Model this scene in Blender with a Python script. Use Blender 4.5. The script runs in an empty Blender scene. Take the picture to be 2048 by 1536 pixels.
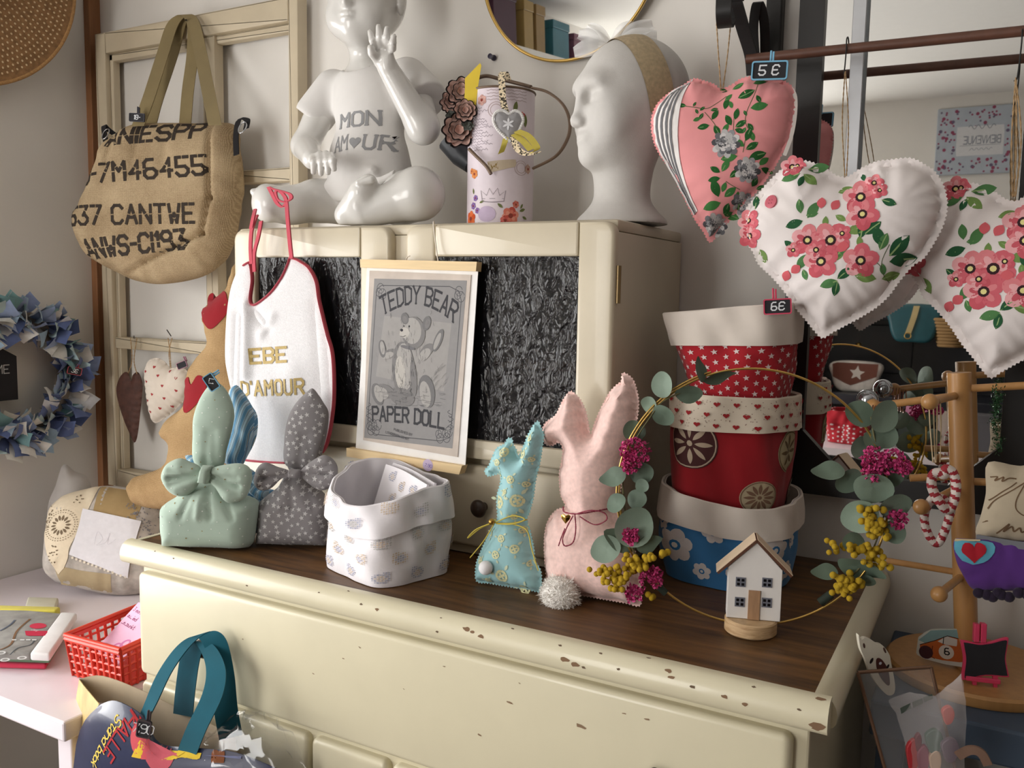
import bpy, bmesh, math, random
import numpy as np
from mathutils import Matrix, Vector, geometry
from mathutils.bvhtree import BVHTree

scene = bpy.context.scene
col = bpy.data.collections.new('shop'); scene.collection.children.link(col)
rnd = random.Random(7)
npr = np.random.default_rng(7)

# ------------------------------------------------------------------ camera
FPX = 1757.1                                   # focal length in pixels of the 2048 x 1536 frame
YAW, PITCH, ROLL = (math.radians(a) for a in (28.957, 5.932, 1.059))
CAM = np.array([0.0, 0.0, 1.37])
_w = np.array([-math.sin(YAW) * math.cos(PITCH), math.cos(YAW) * math.cos(PITCH), -math.sin(PITCH)])
_r = np.array([math.cos(YAW), math.sin(YAW), 0.0])
_u = np.cross(_r, _w)
RT = _r * math.cos(ROLL) + _u * math.sin(ROLL)
UP = np.cross(RT, _w)
FW = _w
cd = bpy.data.cameras.new('camera'); cam = bpy.data.objects.new('camera', cd); col.objects.link(cam)
cd.sensor_width = 36.0; cd.lens = FPX / 2048 * 36.0; cd.clip_start = 0.02
cam.matrix_world = Matrix(((RT[0], UP[0], -FW[0], CAM[0]), (RT[1], UP[1], -FW[1], CAM[1]), (RT[2], UP[2], -FW[2], CAM[2]), (0, 0, 0, 1)))
scene.camera = cam

# ------------------------------------------------------------------ world, daylight, exposure
wd = bpy.data.worlds.new('sky'); scene.world = wd; wd.use_nodes = True
wn = wd.node_tree.nodes; wl = wd.node_tree.links
sky = wn.new('ShaderNodeTexSky'); sky.sky_type = 'HOSEK_WILKIE'; sky.sun_direction = (0.3, 0.6, 0.7); sky.turbidity = 4
wl.new(sky.outputs[0], wn['Background'].inputs[0]); wn['Background'].inputs[1].default_value = 0.6

def area(name, loc, aim, sx, sy, power, colr):
    l = bpy.data.lights.new(name, 'AREA'); l.shape = 'RECTANGLE'; l.size = sx; l.size_y = sy; l.energy = power; l.color = colr
    o = bpy.data.objects.new(name, l); col.objects.link(o); o.location = loc
    o.rotation_euler = (Vector(aim) - Vector(loc)).to_track_quat('-Z', 'Z').to_euler()
    return o
# daylight through the left-wall window, plus an added fill lamp behind the front wall
area('window_daylight', (-2.78, -0.06, 1.16), (0.0, 0.35, 1.16), 2.30, 1.55, 128, (1.0, 0.985, 0.96))
area('front_fill_light', (-1.62, -2.72, 1.30), (-1.2, 0.0, 1.20), 0.9, 1.9, 66, (1.0, 0.97, 0.93))  # added fill to lighten the dresser front and left wall
vs = scene.view_settings
vs.view_transform = 'Standard'; vs.look = 'None'; vs.exposure = -0.14; vs.gamma = 1.0; vs.use_curve_mapping = False

# ------------------------------------------------------------------ from the photograph's pixels to places in the room
def ray(x, y): return FW + RT * ((x - 1024) / FPX) + UP * ((768 - y) / FPX)
def onY(x, y, Y):
    d = ray(x, y); return CAM + d * (Y / d[1])
def onX(x, y, X):
    d = ray(x, y); return CAM + d * (X / d[0])
def onZ(x, y, z):
    d = ray(x, y); return CAM + d * ((z - CAM[2]) / d[2])

class Frame:
    """a local frame: u to the right, v up, n towards the room"""
    def __init__(s, P, yaw=0, lean=0, roll=0):
        yaw, lean, roll = (math.radians(a) for a in (yaw, lean, roll))
        s.P = np.array(P, float)
        U = np.array([math.cos(yaw), math.sin(yaw), 0.0]); N0 = np.array([math.sin(yaw), -math.cos(yaw), 0.0])
        V = np.array([0, 0, 1.0]) * math.cos(lean) - N0 * math.sin(lean); N = np.cross(U, V)
        s.U = U * math.cos(roll) + V * math.sin(roll); s.V = np.cross(N, s.U); s.N = N
    def uv(s, x, y):
        d = ray(x, y); t = ((s.P - CAM) @ s.N) / (d @ s.N); q = CAM + d * t - s.P
        return np.array([q @ s.U, q @ s.V])
    def uvs(s, pts): return np.array([s.uv(*p) for p in pts])
    def w(s, uvn):
        a = np.atleast_2d(np.array(uvn, float))
        if a.shape[1] == 2: a = np.c_[a, np.zeros(len(a))]
        return s.P + a[:, :1] * s.U + a[:, 1:2] * s.V + a[:, 2:3] * s.N
    def p(s, u, v, n=0.0): return s.P + s.U * u + s.V * v + s.N * n
    def mat(s, u=0, v=0, n=0):
        P = s.p(u, v, n)
        return Matrix(((s.U[0], s.V[0], s.N[0], P[0]), (s.U[1], s.V[1], s.N[1], P[1]), (s.U[2], s.V[2], s.N[2], P[2]), (0, 0, 0, 1)))

# ------------------------------------------------------------------ materials (all node based)
def lin(c):
    if isinstance(c, (int, float)): c = (c, c, c)
    return tuple(((v / 255 + .055) / 1.055) ** 2.4 if v > 10.3 else v / 255 / 12.92 for v in c[:3])
MATS = {}
def mat(name, c, rough=.6, metal=0., var=.05, vs=25, bump=0., bs=250, kind='noise', spec=.5, sheen=0., coat=0., c2=None, dist=.001, trans=0., stretch=None, thr=None):
    if name in MATS: return MATS[name]
    m = bpy.data.materials.new(name); MATS[name] = m; m.use_nodes = True
    nt = m.node_tree; n = nt.nodes; L = nt.links; b = n['Principled BSDF']
    tc = n.new('ShaderNodeTexCoord'); src = tc.outputs['Object']
    if stretch:
        mp = n.new('ShaderNodeMapping'); mp.inputs['Scale'].default_value = stretch; L.new(src, mp.inputs[0]); src = mp.outputs[0]
    if c is None:
        at = n.new('ShaderNodeAttribute'); at.attribute_name = 'Col'; base = at.outputs['Color']
    nz = n.new('ShaderNodeTexNoise'); nz.inputs['Scale'].default_value = vs; nz.inputs['Detail'].default_value = 4; L.new(src, nz.inputs['Vector'])
    rp = n.new('ShaderNodeValToRGB'); L.new(nz.outputs['Fac'], rp.inputs[0])
    e = rp.color_ramp.elements; lo, hi = thr or (.3, .7); e[0].position = lo; e[1].position = hi
    if c is None:
        e[0].color = (1 - var,) * 3 + (1,); e[1].color = (1, 1, 1, 1)
        mx = n.new('ShaderNodeMix'); mx.data_type = 'RGBA'; mx.blend_type = 'MULTIPLY'; mx.inputs[0].default_value = 1
        L.new(base, mx.inputs[6]); L.new(rp.outputs[0], mx.inputs[7]); L.new(mx.outputs[2], b.inputs['Base Color'])
    else:
        a = lin(c); d = lin(c2) if c2 else a
        e[0].color = tuple(v * (1 - var) for v in a) + (1,); e[1].color = tuple(min(1, v * (1 + var)) for v in d) + (1,)
        L.new(rp.outputs[0], b.inputs['Base Color'])
    b.inputs['Roughness'].default_value = rough; b.inputs['Metallic'].default_value = metal; b.inputs['Specular IOR Level'].default_value = spec
    b.inputs['Sheen Weight'].default_value = sheen; b.inputs['Coat Weight'].default_value = coat; b.inputs['Transmission Weight'].default_value = trans
    if bump:
        bp = n.new('ShaderNodeBump'); bp.inputs['Strength'].default_value = bump; bp.inputs['Distance'].default_value = dist
        if kind == 'weave':
            w1 = n.new('ShaderNodeTexWave'); w1.bands_direction = 'X'; w2 = n.new('ShaderNodeTexWave'); w2.bands_direction = 'Z'
            for w_ in (w1, w2):
                w_.inputs['Scale'].default_value = bs; w_.inputs['Distortion'].default_value = 1.2; w_.inputs['Detail'].default_value = 1; L.new(tc.outputs['Object'], w_.inputs['Vector'])
            ad = n.new('ShaderNodeMath'); ad.operation = 'ADD'; L.new(w1.outputs['Fac'], ad.inputs[0]); L.new(w2.outputs['Fac'], ad.inputs[1]); L.new(ad.outputs[0], bp.inputs['Height'])
        elif kind == 'voronoi':
            v_ = n.new('ShaderNodeTexVoronoi'); v_.feature = 'SMOOTH_F1'; v_.inputs['Scale'].default_value = bs; L.new(src, v_.inputs['Vector']); L.new(v_.outputs['Distance'], bp.inputs['Height'])
        else:
            n2 = n.new('ShaderNodeTexNoise'); n2.inputs['Scale'].default_value = bs; n2.inputs['Detail'].default_value = 3; L.new(src, n2.inputs['Vector']); L.new(n2.outputs['Fac'], bp.inputs['Height'])
        L.new(bp.outputs['Normal'], b.inputs['Normal'])
    return m
def cloth(name, c, **k):
    k = {**dict(rough=.9, bump=.25, bs=900, kind='weave', sheen=.15, var=.05, spec=.2, dist=.0004), **k}
    return mat(name, c, **k)
PRINT = mat('printed_colours', None, rough=.85, var=.06, vs=90, spec=.2)

# ------------------------------------------------------------------ objects
ORG = {}
def origin(o):
    while o.parent: o = o.parent
    return ORG.get(o.name, np.zeros(3))
def tag(o, label=None, cat=None, group=None, kind=None):
    for k, v in (('label', label), ('category', cat), ('group', group), ('kind', kind)):
        if v: o[k] = v
    return o
def thing(name, label, cat, loc, group=None):
    o = bpy.data.objects.new(name, None); col.objects.link(o); o.location = [float(v) for v in loc]; o.empty_display_size = .02
    ORG[o.name] = np.array(loc, float)
    return tag(o, label, cat, group)
def mesh(V, F, smooth=True, name='mesh'):
    me = bpy.data.meshes.new(name); me.from_pydata(np.asarray(V, float).tolist(), [], [list(map(int, f)) for f in F]); me.validate()
    if smooth: me.polygons.foreach_set('use_smooth', [True] * len(me.polygons))
    me.update(); return me
def ob(name, VF, m, parent=None, base=None, smooth=True, label=None, cat=None, group=None, kind=None, auto=None):
    """mesh object from world-space vertices; base = its origin when top-level"""
    V, F = VF; V = np.asarray(V, float)
    if parent is None:
        org = np.array(base if base is not None else [V[:, 0].mean(), V[:, 1].mean(), V[:, 2].min()], float)
    else: org = origin(parent)
    me = mesh(V - org, F, smooth, name)
    if auto is None and smooth: auto = 62
    if auto is not None: me.set_sharp_from_angle(angle=math.radians(auto))
    if m is not None: me.materials.append(m)
    o = bpy.data.objects.new(name, me); col.objects.link(o)
    if parent is None: o.location = org; ORG[o.name] = org
    else: o.parent = parent
    if kind is None and label is None and cat is None: return o
    return tag(o, label, cat, group, kind)
def struct(name, VF, m, **k): return ob(name, VF, m, kind='structure', smooth=k.pop('smooth', False), **k)
def inst(name, me, M, parent):
    """a part that shares mesh data; M is its world matrix"""
    o = bpy.data.objects.new(name, me); col.objects.link(o); o.parent = parent
    o.matrix_basis = Matrix.Translation(-Vector(origin(parent))) @ M
    return o
def join(*vfs):
    V = []; F = []; n = 0
    for v, f in vfs:
        v = np.asarray(v, float); V.append(v); F += [tuple(i + n for i in q) for q in f]; n += len(v)
    return np.vstack(V), F

# ------------------------------------------------------------------ shapes
def from_bm(bm):
    bm.normal_update(); V = np.array([v.co[:] for v in bm.verts]); bm.verts.index_update()
    F = [[v.index for v in f.verts] for f in bm.faces]; bm.free(); return V, F
def box(lo, hi, r=0., seg=2, fr=None):
    lo, hi = np.minimum(lo, hi).astype(float), np.maximum(lo, hi).astype(float)
    bm = bmesh.new(); bmesh.ops.create_cube(bm, size=1)
    for v in bm.verts: v.co = Vector([(lo[i] + hi[i]) / 2 + v.co[i] * (hi[i] - lo[i]) for i in range(3)])
    if r: bmesh.ops.bevel(bm, geom=bm.edges[:], offset=r, segments=seg, profile=.5, affect='EDGES')
    V, F = from_bm(bm)
    return (fr.w(V), F) if fr else (V, F)
def prism(outline, n0, n1, fr, r=0., seg=3):
    bm = bmesh.new(); vs_ = [bm.verts.new((p[0], p[1], n0)) for p in outline]; f = bm.faces.new(vs_)
    if f.normal.z > 0 or True: bm.normal_update()
    e = bmesh.ops.extrude_face_region(bm, geom=[f]); tv = [g for g in e['geom'] if isinstance(g, bmesh.types.BMVert)]
    for v in tv: v.co.z = n1
    bmesh.ops.recalc_face_normals(bm, faces=bm.faces[:])
    if r:
        ed = [q for q in bm.edges if all(abs(v.co.z - n1) < 1e-9 for v in q.verts)]
        bmesh.ops.bevel(bm, geom=ed, offset=r, segments=seg, profile=.5, affect='EDGES')
    bmesh.ops.triangulate(bm, faces=[q for q in bm.faces if len(q.verts) > 4])
    V, F = from_bm(bm); return fr.w(V), F
def rrect(u0, v0, u1, v1, r, n=5, corners=(1, 1, 1, 1)):
    out = []
    for k, (cx, cy, a) in enumerate(((u1 - r, v1 - r, 0), (u0 + r, v1 - r, 90), (u0 + r, v0 + r, 180), (u1 - r, v0 + r, 270))):
        if corners[k]:
            for i in range(n + 1):
                t = math.radians(a + 90 * i / n); out.append((cx + r * math.cos(t), cy + r * math.sin(t)))
        else: out.append(((u1, v1), (u0, v1), (u0, v0), (u1, v0))[k])
    return out
def cat(P, n=8, closed=False):
    P = np.asarray(P, float); N = len(P); out = []
    rng = range(N if closed else N - 1)
    for i in rng:
        g = lambda k: P[k % N] if closed else P[min(max(k, 0), N - 1)]
        a, b, c, d = g(i - 1), g(i), g(i + 1), g(i + 2)
        for j in range(n):
            t = j / n; out.append(.5 * (2 * b + (c - a) * t + (2 * a - 5 * b + 4 * c - d) * t * t + (3 * b - a - 3 * c + d) * t ** 3))
    if not closed: out.append(P[-1])
    return np.array(out)
def tube(P, r, n=8, closed=False, flat=1.0, caps=True):
    P = np.asarray(P, float); N = len(P); R = np.broadcast_to(np.asarray(r, float), (N,))
    T = np.roll(P, -1, 0) - np.roll(P, 1, 0)
    if not closed: T[0] = P[1] - P[0]; T[-1] = P[-1] - P[-2]
    T /= np.linalg.norm(T, axis=1)[:, None] + 1e-12
    a = np.array([0, 0, 1.0]) if abs(T[0][2]) < .9 else np.array([1.0, 0, 0]); x = np.cross(T[0], a); V = []
    for i in range(N):
        x = x - T[i] * (x @ T[i]); x /= np.linalg.norm(x) + 1e-12; y = np.cross(T[i], x)
        for k in range(n):
            t = 2 * math.pi * k / n; V.append(P[i] + R[i] * (math.cos(t) * x + flat * math.sin(t) * y))
    F = []
    for i in range(N if closed else N - 1):
        for k in range(n):
            j = (i + 1) % N; F.append((i * n + k, i * n + (k + 1) % n, j * n + (k + 1) % n, j * n + k))
    if not closed and caps: F += [tuple(range(n))[::-1], tuple((N - 1) * n + k for k in range(n))]
    return np.array(V), F
def ribbon(P, W, wid, th=.001):
    """flat band along path P, W = width direction(s)"""
    P = np.asarray(P, float); N = len(P); W = np.broadcast_to(np.asarray(W, float), (N, 3)); W = W / np.linalg.norm(W, axis=1)[:, None]
    wid = np.broadcast_to(np.asarray(wid, float), (N,))[:, None]
    T = np.gradient(P, axis=0); D = np.cross(T, W); D /= np.linalg.norm(D, axis=1)[:, None] + 1e-12
    V = np.stack([P - W * wid / 2 - D * th / 2, P + W * wid / 2 - D * th / 2, P + W * wid / 2 + D * th / 2, P - W * wid / 2 + D * th / 2], 1).reshape(-1, 3)
    F = [(i * 4 + k, i * 4 + (k + 1) % 4, i * 4 + 4 + (k + 1) % 4, i * 4 + 4 + k) for i in range(N - 1) for k in range(4)] + [(3, 2, 1, 0), tuple(4 * N - 4 + k for k in range(4))]
    return V, F
def lathe(prof, C, n=32, fr=None):
    """prof = [(r, z)...] about a vertical axis at C (or about fr.V)"""
    V = []; F = []; m = len(prof)
    for k in range(n):
        t = 2 * math.pi * k / n
        for r, z in prof: V.append((r * math.cos(t), r * math.sin(t), z))
    for k in range(n):
        j = (k + 1) % n
        for i in range(m - 1): F.append((k * m + i, j * m + i, j * m + i + 1, k * m + i + 1))
    F.append(tuple(k * m for k in range(n))[::-1]); F.append(tuple(k * m + m - 1 for k in range(n)))
    V = np.array(V)
    if fr is not None: return fr.P + V[:, :1] * fr.U + V[:, 1:2] * -fr.N + V[:, 2:3] * fr.V, F
    return V + np.array(C), F
def ball(C, r, n=12, sq=(1, 1, 1)):
    pr = [(max(1e-5, math.sin(math.pi * i / n)) , -math.cos(math.pi * i / n)) for i in range(n + 1)]
    V, F = lathe(pr, (0, 0, 0), 2 * n); return V * r * np.array(sq) + np.array(C), F
def gridf(V, nu, nv, cu=False):
    F = []
    for i in range(nu if cu else nu - 1):
        for j in range(nv - 1):
            a = i * nv + j; b = ((i + 1) % nu) * nv + j; F.append((a, b, b + 1, a + 1))
    return F

# ------------------------------------------------------------------ surfaces that can carry print
class Surf:
    """fn(uv Nx2) -> xyz"""
    def __init__(s, fn, flip=1): s.fn = fn; s.flip = flip
    def at(s, uv):
        uv = np.asarray(uv, float); e = 5e-4; P = s.fn(uv)
        a = s.fn(uv + [e, 0]) - s.fn(uv - [e, 0]); b = s.fn(uv + [0, e]) - s.fn(uv - [0, e])
        N = np.cross(a, b); N /= np.linalg.norm(N, axis=1)[:, None] + 1e-15
        return P, N * s.flip
    def mesh(s, u0, u1, v0, v1, nu, nv, cu=False):
        us = np.linspace(u0, u1, nu, endpoint=not cu); vs_ = np.linspace(v0, v1, nv)
        g = np.stack(np.meshgrid(us, vs_, indexing='ij'), -1).reshape(-1, 2); return s.fn(g), gridf(None, nu, nv, cu)
class Plane(Surf):
    def __init__(s, fr, n=0): s.fr = fr; s.n = n; s.flip = 1
    def at(s, uv):
        uv = np.asarray(uv, float); return s.fr.w(np.c_[uv, np.full(len(uv), s.n)]), np.tile(s.fr.N, (len(uv), 1))
class Proj(Surf):
    """drop points along -N of a frame onto a mesh"""
    def __init__(s, VF, fr): s.b = BVHTree.FromPolygons([tuple(v) for v in VF[0]], [tuple(f) for f in VF[1]]); s.fr = fr
    def at(s, uv):
        P = []; Ns = []; d = Vector(-s.fr.N)
        for u, v in uv:
            q = s.fr.p(u, v, .4); h = s.b.ray_cast(Vector(q), d)
            if h[0] is None: h = s.b.find_nearest(Vector(s.fr.p(u, v, 0)))
            if h[0] is None: P.append(s.fr.p(u, v, 0)); Ns.append(s.fr.N)
            else: P.append(h[0][:]); Ns.append(h[1][:] if h[1].dot(d) < 0 else (-h[1])[:])
        return np.array(P), np.array(Ns)
def segd(Q, poly):
    """distance to a closed polyline, and arc length of the nearest spot"""
    A = poly; B = np.roll(poly, -1, 0); AB = B - A; L = np.linalg.norm(AB, axis=1); S0 = np.r_[0, np.cumsum(L)[:-1]]
    D = np.empty(len(Q)); S = np.empty(len(Q))
    for i in range(0, len(Q), 4000):
        q = Q[i:i + 4000, None] - A[None]; t = np.clip((q * AB).sum(2) / (L ** 2 + 1e-15), 0, 1)
        d = np.linalg.norm(q - t[..., None] * AB, axis=2); k = d.argmin(1); D[i:i + 4000] = d[np.arange(len(k)), k]; S[i:i + 4000] = S0[k] + t[np.arange(len(k)), k] * L[k]
    return D, S
def inside(Q, poly):
    A = poly; B = np.roll(poly, -1, 0); out = np.zeros(len(Q), bool); k = A[:, 1] != B[:, 1]; A, B = A[k], B[k]; sl = (B[:, 0] - A[:, 0]) / (B[:, 1] - A[:, 1])
    for i in range(0, len(Q), 4000):
        x, y = Q[i:i + 4000, 0:1], Q[i:i + 4000, 1:2]; out[i:i + 4000] = ((((A[:, 1] > y) != (B[:, 1] > y)) & (x < sl * (y - A[:, 1]) + A[:, 0])).sum(1) % 2).astype(bool)
    return out
def resample(P, step):
    P = np.asarray(P, float); Q = np.vstack([P, P[:1]]); d = np.r_[0, np.cumsum(np.linalg.norm(np.diff(Q, axis=0), axis=1))]
    n = max(8, int(d[-1] / step)); n += n % 2; t = np.linspace(0, d[-1], n, endpoint=False)
    return np.c_[np.interp(t, d, Q[:, 0]), np.interp(t, d, Q[:, 1])]
class Puff(Surf):
    """a stuffed, sewn shape: two faces swelling out of a flat seam"""
    def __init__(s, fr, outline, T, margin=.004, R=None, pink=0., pstep=.0025, res=.006, pucker=.0015, wave=.02, crease=(), back=None, smooth=6, flat=None):
        s.fr = fr; o = np.asarray(outline, float)
        if smooth: o = cat(o, smooth, True)
        o = resample(o, pstep)
        a = .5 * np.sum(o[:, 0] * np.roll(o[:, 1], -1) - np.roll(o[:, 0], -1) * o[:, 1])
        if a < 0: o = o[::-1].copy()
        s.base = o; s.T = T; s.m = margin; s.crease = crease; s.pk = pucker; s.wl = wave; s.flip = 1; s.tf = flat
        t = np.roll(o, -1, 0) - np.roll(o, 1, 0); t /= np.linalg.norm(t, axis=1)[:, None] + 1e-12; nn = np.c_[t[:, 1], -t[:, 0]]
        s.edge = o + nn * pink * (np.arange(len(o)) % 2 * 2 - 1)[:, None] if pink else o
        g0 = o.min(0); g1 = o.max(0)
        gx = np.arange(g0[0], g1[0], res); gy = np.arange(g0[1], g1[1], res * .87)
        G = np.stack(np.meshgrid(gx, gy, indexing='ij'), -1); G[:, 1::2, 0] += res / 2; G = G.reshape(-1, 2)
        G = G[inside(G, o)]; D, _ = segd(G, o); s.R = R or max(.003, (D.max() - margin)); G = G[D > res * .55]
        n = len(s.edge); pts = [Vector(p) for p in np.vstack([s.edge, G])]
        r = geometry.delaunay_2d_cdt(pts, [(i, (i + 1) % n) for i in range(n)], [], 1, 1e-7)
        s.V2 = np.array([p[:] for p in r[0]]); s.F2 = [tuple(f) for f in r[2]]
        mp = {}
        for i, ol in enumerate(r[3]):
            for q in ol: mp[q] = i
        s.rim = [mp[i] for i in range(n) if i in mp]; s.bk = T if back is None else back
    def h(s, uv, sgn=1):
        uv = np.asarray(uv, float); D, S = segd(uv, s.base); D = np.where(inside(uv, s.base), D, 0)
        q = np.clip((D - s.m) / s.R, 0, 1); f = np.sqrt(np.clip(1 - (1 - q) ** 2, 0, 1)); T = s.T if sgn > 0 else s.bk
        H = T * f + s.pk * np.sin(2 * math.pi * S / s.wl + 2 * np.sin(S * 37)) * np.exp(-np.clip(D - s.m, 0, 9) / (s.R * .45)) * np.minimum(1, D / (s.m + 1e-4))
        for c in s.crease:
            a = np.array(c[0]); b = np.array(c[1]); ab = b - a; t = np.clip(((uv - a) @ ab) / (ab @ ab + 1e-12), 0, 1)
            d = np.linalg.norm(uv - a - t[:, None] * ab, axis=1); H = H - c[3] * np.exp(-(d / c[2]) ** 2) * f
        return H
    def fn(s, uv): return s.fr.w(np.c_[uv, s.h(uv) + .0006])
    def vf(s):
        H = s.h(s.V2); Hb = s.h(s.V2, -1); n = len(s.V2)
        V = np.vstack([s.fr.w(np.c_[s.V2, H + .0006]), s.fr.w(np.c_[s.V2, -Hb - .0006])])
        F = list(s.F2) + [tuple(i + n for i in f[::-1]) for f in s.F2]
        for i in range(len(s.rim)):
            a, b = s.rim[i], s.rim[(i + 1) % len(s.rim)]; F.append((a, a + n, b + n, b))
        return V, F

# ------------------------------------------------------------------ printed decoration lying on a surface
class Print:
    def __init__(s, surf, lift=.0003): s.s = surf; s.uv = []; s.k = []; s.F = []; s.C = []; s.n = 0; s.c = 0; s.lift = lift
    def raw(s, uv, F, c, up=0):
        uv = np.asarray(uv, float); s.uv.append(uv); s.c += 1; s.k.append(np.full(len(uv), s.lift + up + s.c * 2.5e-6))
        s.F += [tuple(i + s.n for i in f) for f in F]; s.C += [lin(c)] * len(F); s.n += len(uv)
    def poly(s, pts, c, up=0):
        pts = np.asarray(pts, float); m = pts.mean(0); R = min(8, 1 + int(np.ptp(pts, axis=0).max() / .010))
        if R > 2 and len(pts) < 12: pts = resample(pts, np.ptp(pts, axis=0).max() / 7)
        n = len(pts); uv = np.vstack([[m]] + [m + (pts - m) * (k + 1) / R for k in range(R)]); F = [(0, 1 + i, 1 + (i + 1) % n) for i in range(n)]
        for k in range(R - 1): F += [(1 + k * n + i, 1 + (k + 1) * n + i, 1 + (k + 1) * n + (i + 1) % n, 1 + k * n + (i + 1) % n) for i in range(n)]
        s.raw(uv, F, c, up)
    def strip(s, A, B, c, nu=4, up=0):
        A = np.asarray(A, float); B = np.asarray(B, float); n = len(A); t = np.linspace(0, 1, nu)
        g = (A[:, None] * (1 - t)[None, :, None] + B[:, None] * t[None, :, None]).reshape(-1, 2); s.raw(g, gridf(None, n, nu), c, up)
    def line(s, P, w, c, up=0, closed=False):
        P = np.asarray(P, float)
        if closed: P = np.vstack([P, P[:1]])
        t = np.gradient(P, axis=0); t /= np.linalg.norm(t, axis=1)[:, None] + 1e-12; nn = np.c_[-t[:, 1], t[:, 0]] * w / 2; s.strip(P - nn, P + nn, c, 2, up)
    def disc(s, c0, r, c, n=12, sq=1, rot=0, up=0):
        a = np.linspace(0, 2 * math.pi, n, endpoint=False); x, y = np.cos(a) * r, np.sin(a) * r * sq
        s.poly(np.c_[c0[0] + x * math.cos(rot) - y * math.sin(rot), c0[1] + x * math.sin(rot) + y * math.cos(rot)], c, up)
    def star(s, c0, r, c, rot=0, k=5, inner=.42):
        a = np.arange(2 * k) * math.pi / k + math.pi / 2 + rot; R = np.where(np.arange(2 * k) % 2 == 0, r, r * inner); s.poly(np.c_[c0[0] + R * np.cos(a), c0[1] + R * np.sin(a)], c)
    def leaf(s, p, ang, L, c, w=.42, c2=None):
        t = np.linspace(0, 1, 8); y = np.sin(t * math.pi) ** .8 * w * L / 2; x = t * L
        q = np.r_[np.c_[x, y], np.c_[x[-2:0:-1], -y[-2:0:-1]]]; ca, sa = math.cos(ang), math.sin(ang); T_ = lambda q: np.c_[p[0] + q[:, 0] * ca - q[:, 1] * sa, p[1] + q[:, 0] * sa + q[:, 1] * ca]
        s.poly(T_(q), c)
        if c2: s.line(T_(np.array([[0, 0], [L * .5, L * .02], [L * .92, 0]])), L * .06, c2)
    def heart(s, c0, r, c, rot=0):
        t = np.linspace(0, 2 * math.pi, 24, endpoint=False); x = 16 * np.sin(t) ** 3; y = 13 * np.cos(t) - 5 * np.cos(2 * t) - 2 * np.cos(3 * t) - np.cos(4 * t)
        x, y = x / 17 * r, y / 17 * r; s.poly(np.c_[c0[0] + x * math.cos(rot) - y * math.sin(rot), c0[1] + x * math.sin(rot) + y * math.cos(rot)], c)
    def flower(s, c0, r, np_, cs, cc, rot=0, fat=.55, cc2=None):
        for k in range(np_):
            a = rot + 2 * math.pi * k / np_; q = (c0[0] + math.cos(a) * r * .55, c0[1] + math.sin(a) * r * .55); s.disc(q, r * fat, cs[k % len(cs)], 11, .9, a)
            if len(cs) > 2: s.disc((c0[0] + math.cos(a) * r * .45, c0[1] + math.sin(a) * r * .45), r * fat * .55, cs[(k + 1) % len(cs)], 9, .6, a, .00015)
        s.disc(c0, r * .3, cc, 10, up=.0003)
        if cc2: s.disc(c0, r * .16, cc2, 8, up=.00045)
    def text(s, txt, p, h, w, c, gap=1.5, serif=0., slant=0., wx=1., warp=None, rot=0, stencil=0):
        x0 = 0; k = h / 6; ca, sa = math.cos(rot), math.sin(rot)
        def tr(q):
            q = np.asarray(q, float); q = np.c_[q[:, 0] * wx + q[:, 1] * slant, q[:, 1]] * k
            if warp: q = warp(q)
            return np.c_[p[0] + q[:, 0] * ca - q[:, 1] * sa, p[1] + q[:, 0] * sa + q[:, 1] * ca]
        hw = w / 2 / k
        for ch in txt:
            if ch == ' ': x0 += 3; continue
            g = GLYPH.get(ch, '0040')
            wide = max(int(d[i]) for d in g.split() for i in range(0, len(d), 2)); low = min(int(d[i]) for d in g.split() for i in range(0, len(d), 2))
            for st in g.split():
                P = np.array([(int(st[i]) - low + x0, int(st[i + 1])) for i in range(0, len(st), 2)], float)
                for a, b in zip(P[:-1], P[1:]):
                    d = b - a; L = np.hypot(*d); d = d / (L + 1e-9); n_ = np.array([-d[1], d[0]]) * hw; e = d * hw * .75
                    cut = .35 if stencil and L > 3 else 0
                    for f0, f1 in (((0, .5 - cut / L / 2), (.5 + cut / L / 2, 1)) if cut else ((0, 1),)):
                        A = a + (b - a) * f0 - (e if f0 == 0 else 0); B = a + (b - a) * f1 + (e if f1 == 1 else 0); m_ = (A + B) / 2
                        s.raw(tr([A - n_, m_ - n_, B - n_, B + n_, m_ + n_, A + n_]), [(0, 1, 4, 5), (1, 2, 3, 4)], c)
                if serif:
                    for q, o_ in ((P[0], P[1]), (P[-1], P[-2])):
                        if q[1] in (0, 6) and abs(q[1] - o_[1]) > .5: s.raw(tr([q + [-serif, -hw * .6], q + [serif, -hw * .6], q + [serif, hw * .6], q + [-serif, hw * .6]]), [(0, 1, 2, 3)], c)
            x0 += (wide - low) + gap
        return x0 * k * wx
    def ob(s, name, parent, m=None, label=None):
        uv = np.vstack(s.uv); k = np.concatenate(s.k); P, N = s.s.at(uv); V = P + N * k[:, None]
        o = ob(name, (V, s.F), m or PRINT, parent, label=label, kind='stuff')
        at = o.data.color_attributes.new('Col', 'FLOAT_COLOR', 'CORNER'); arr = []
        for pl in o.data.polygons: arr += list(s.C[pl.index] + (1.0,)) * pl.loop_total
        at.data.foreach_set('color', arr)
        return o
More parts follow.
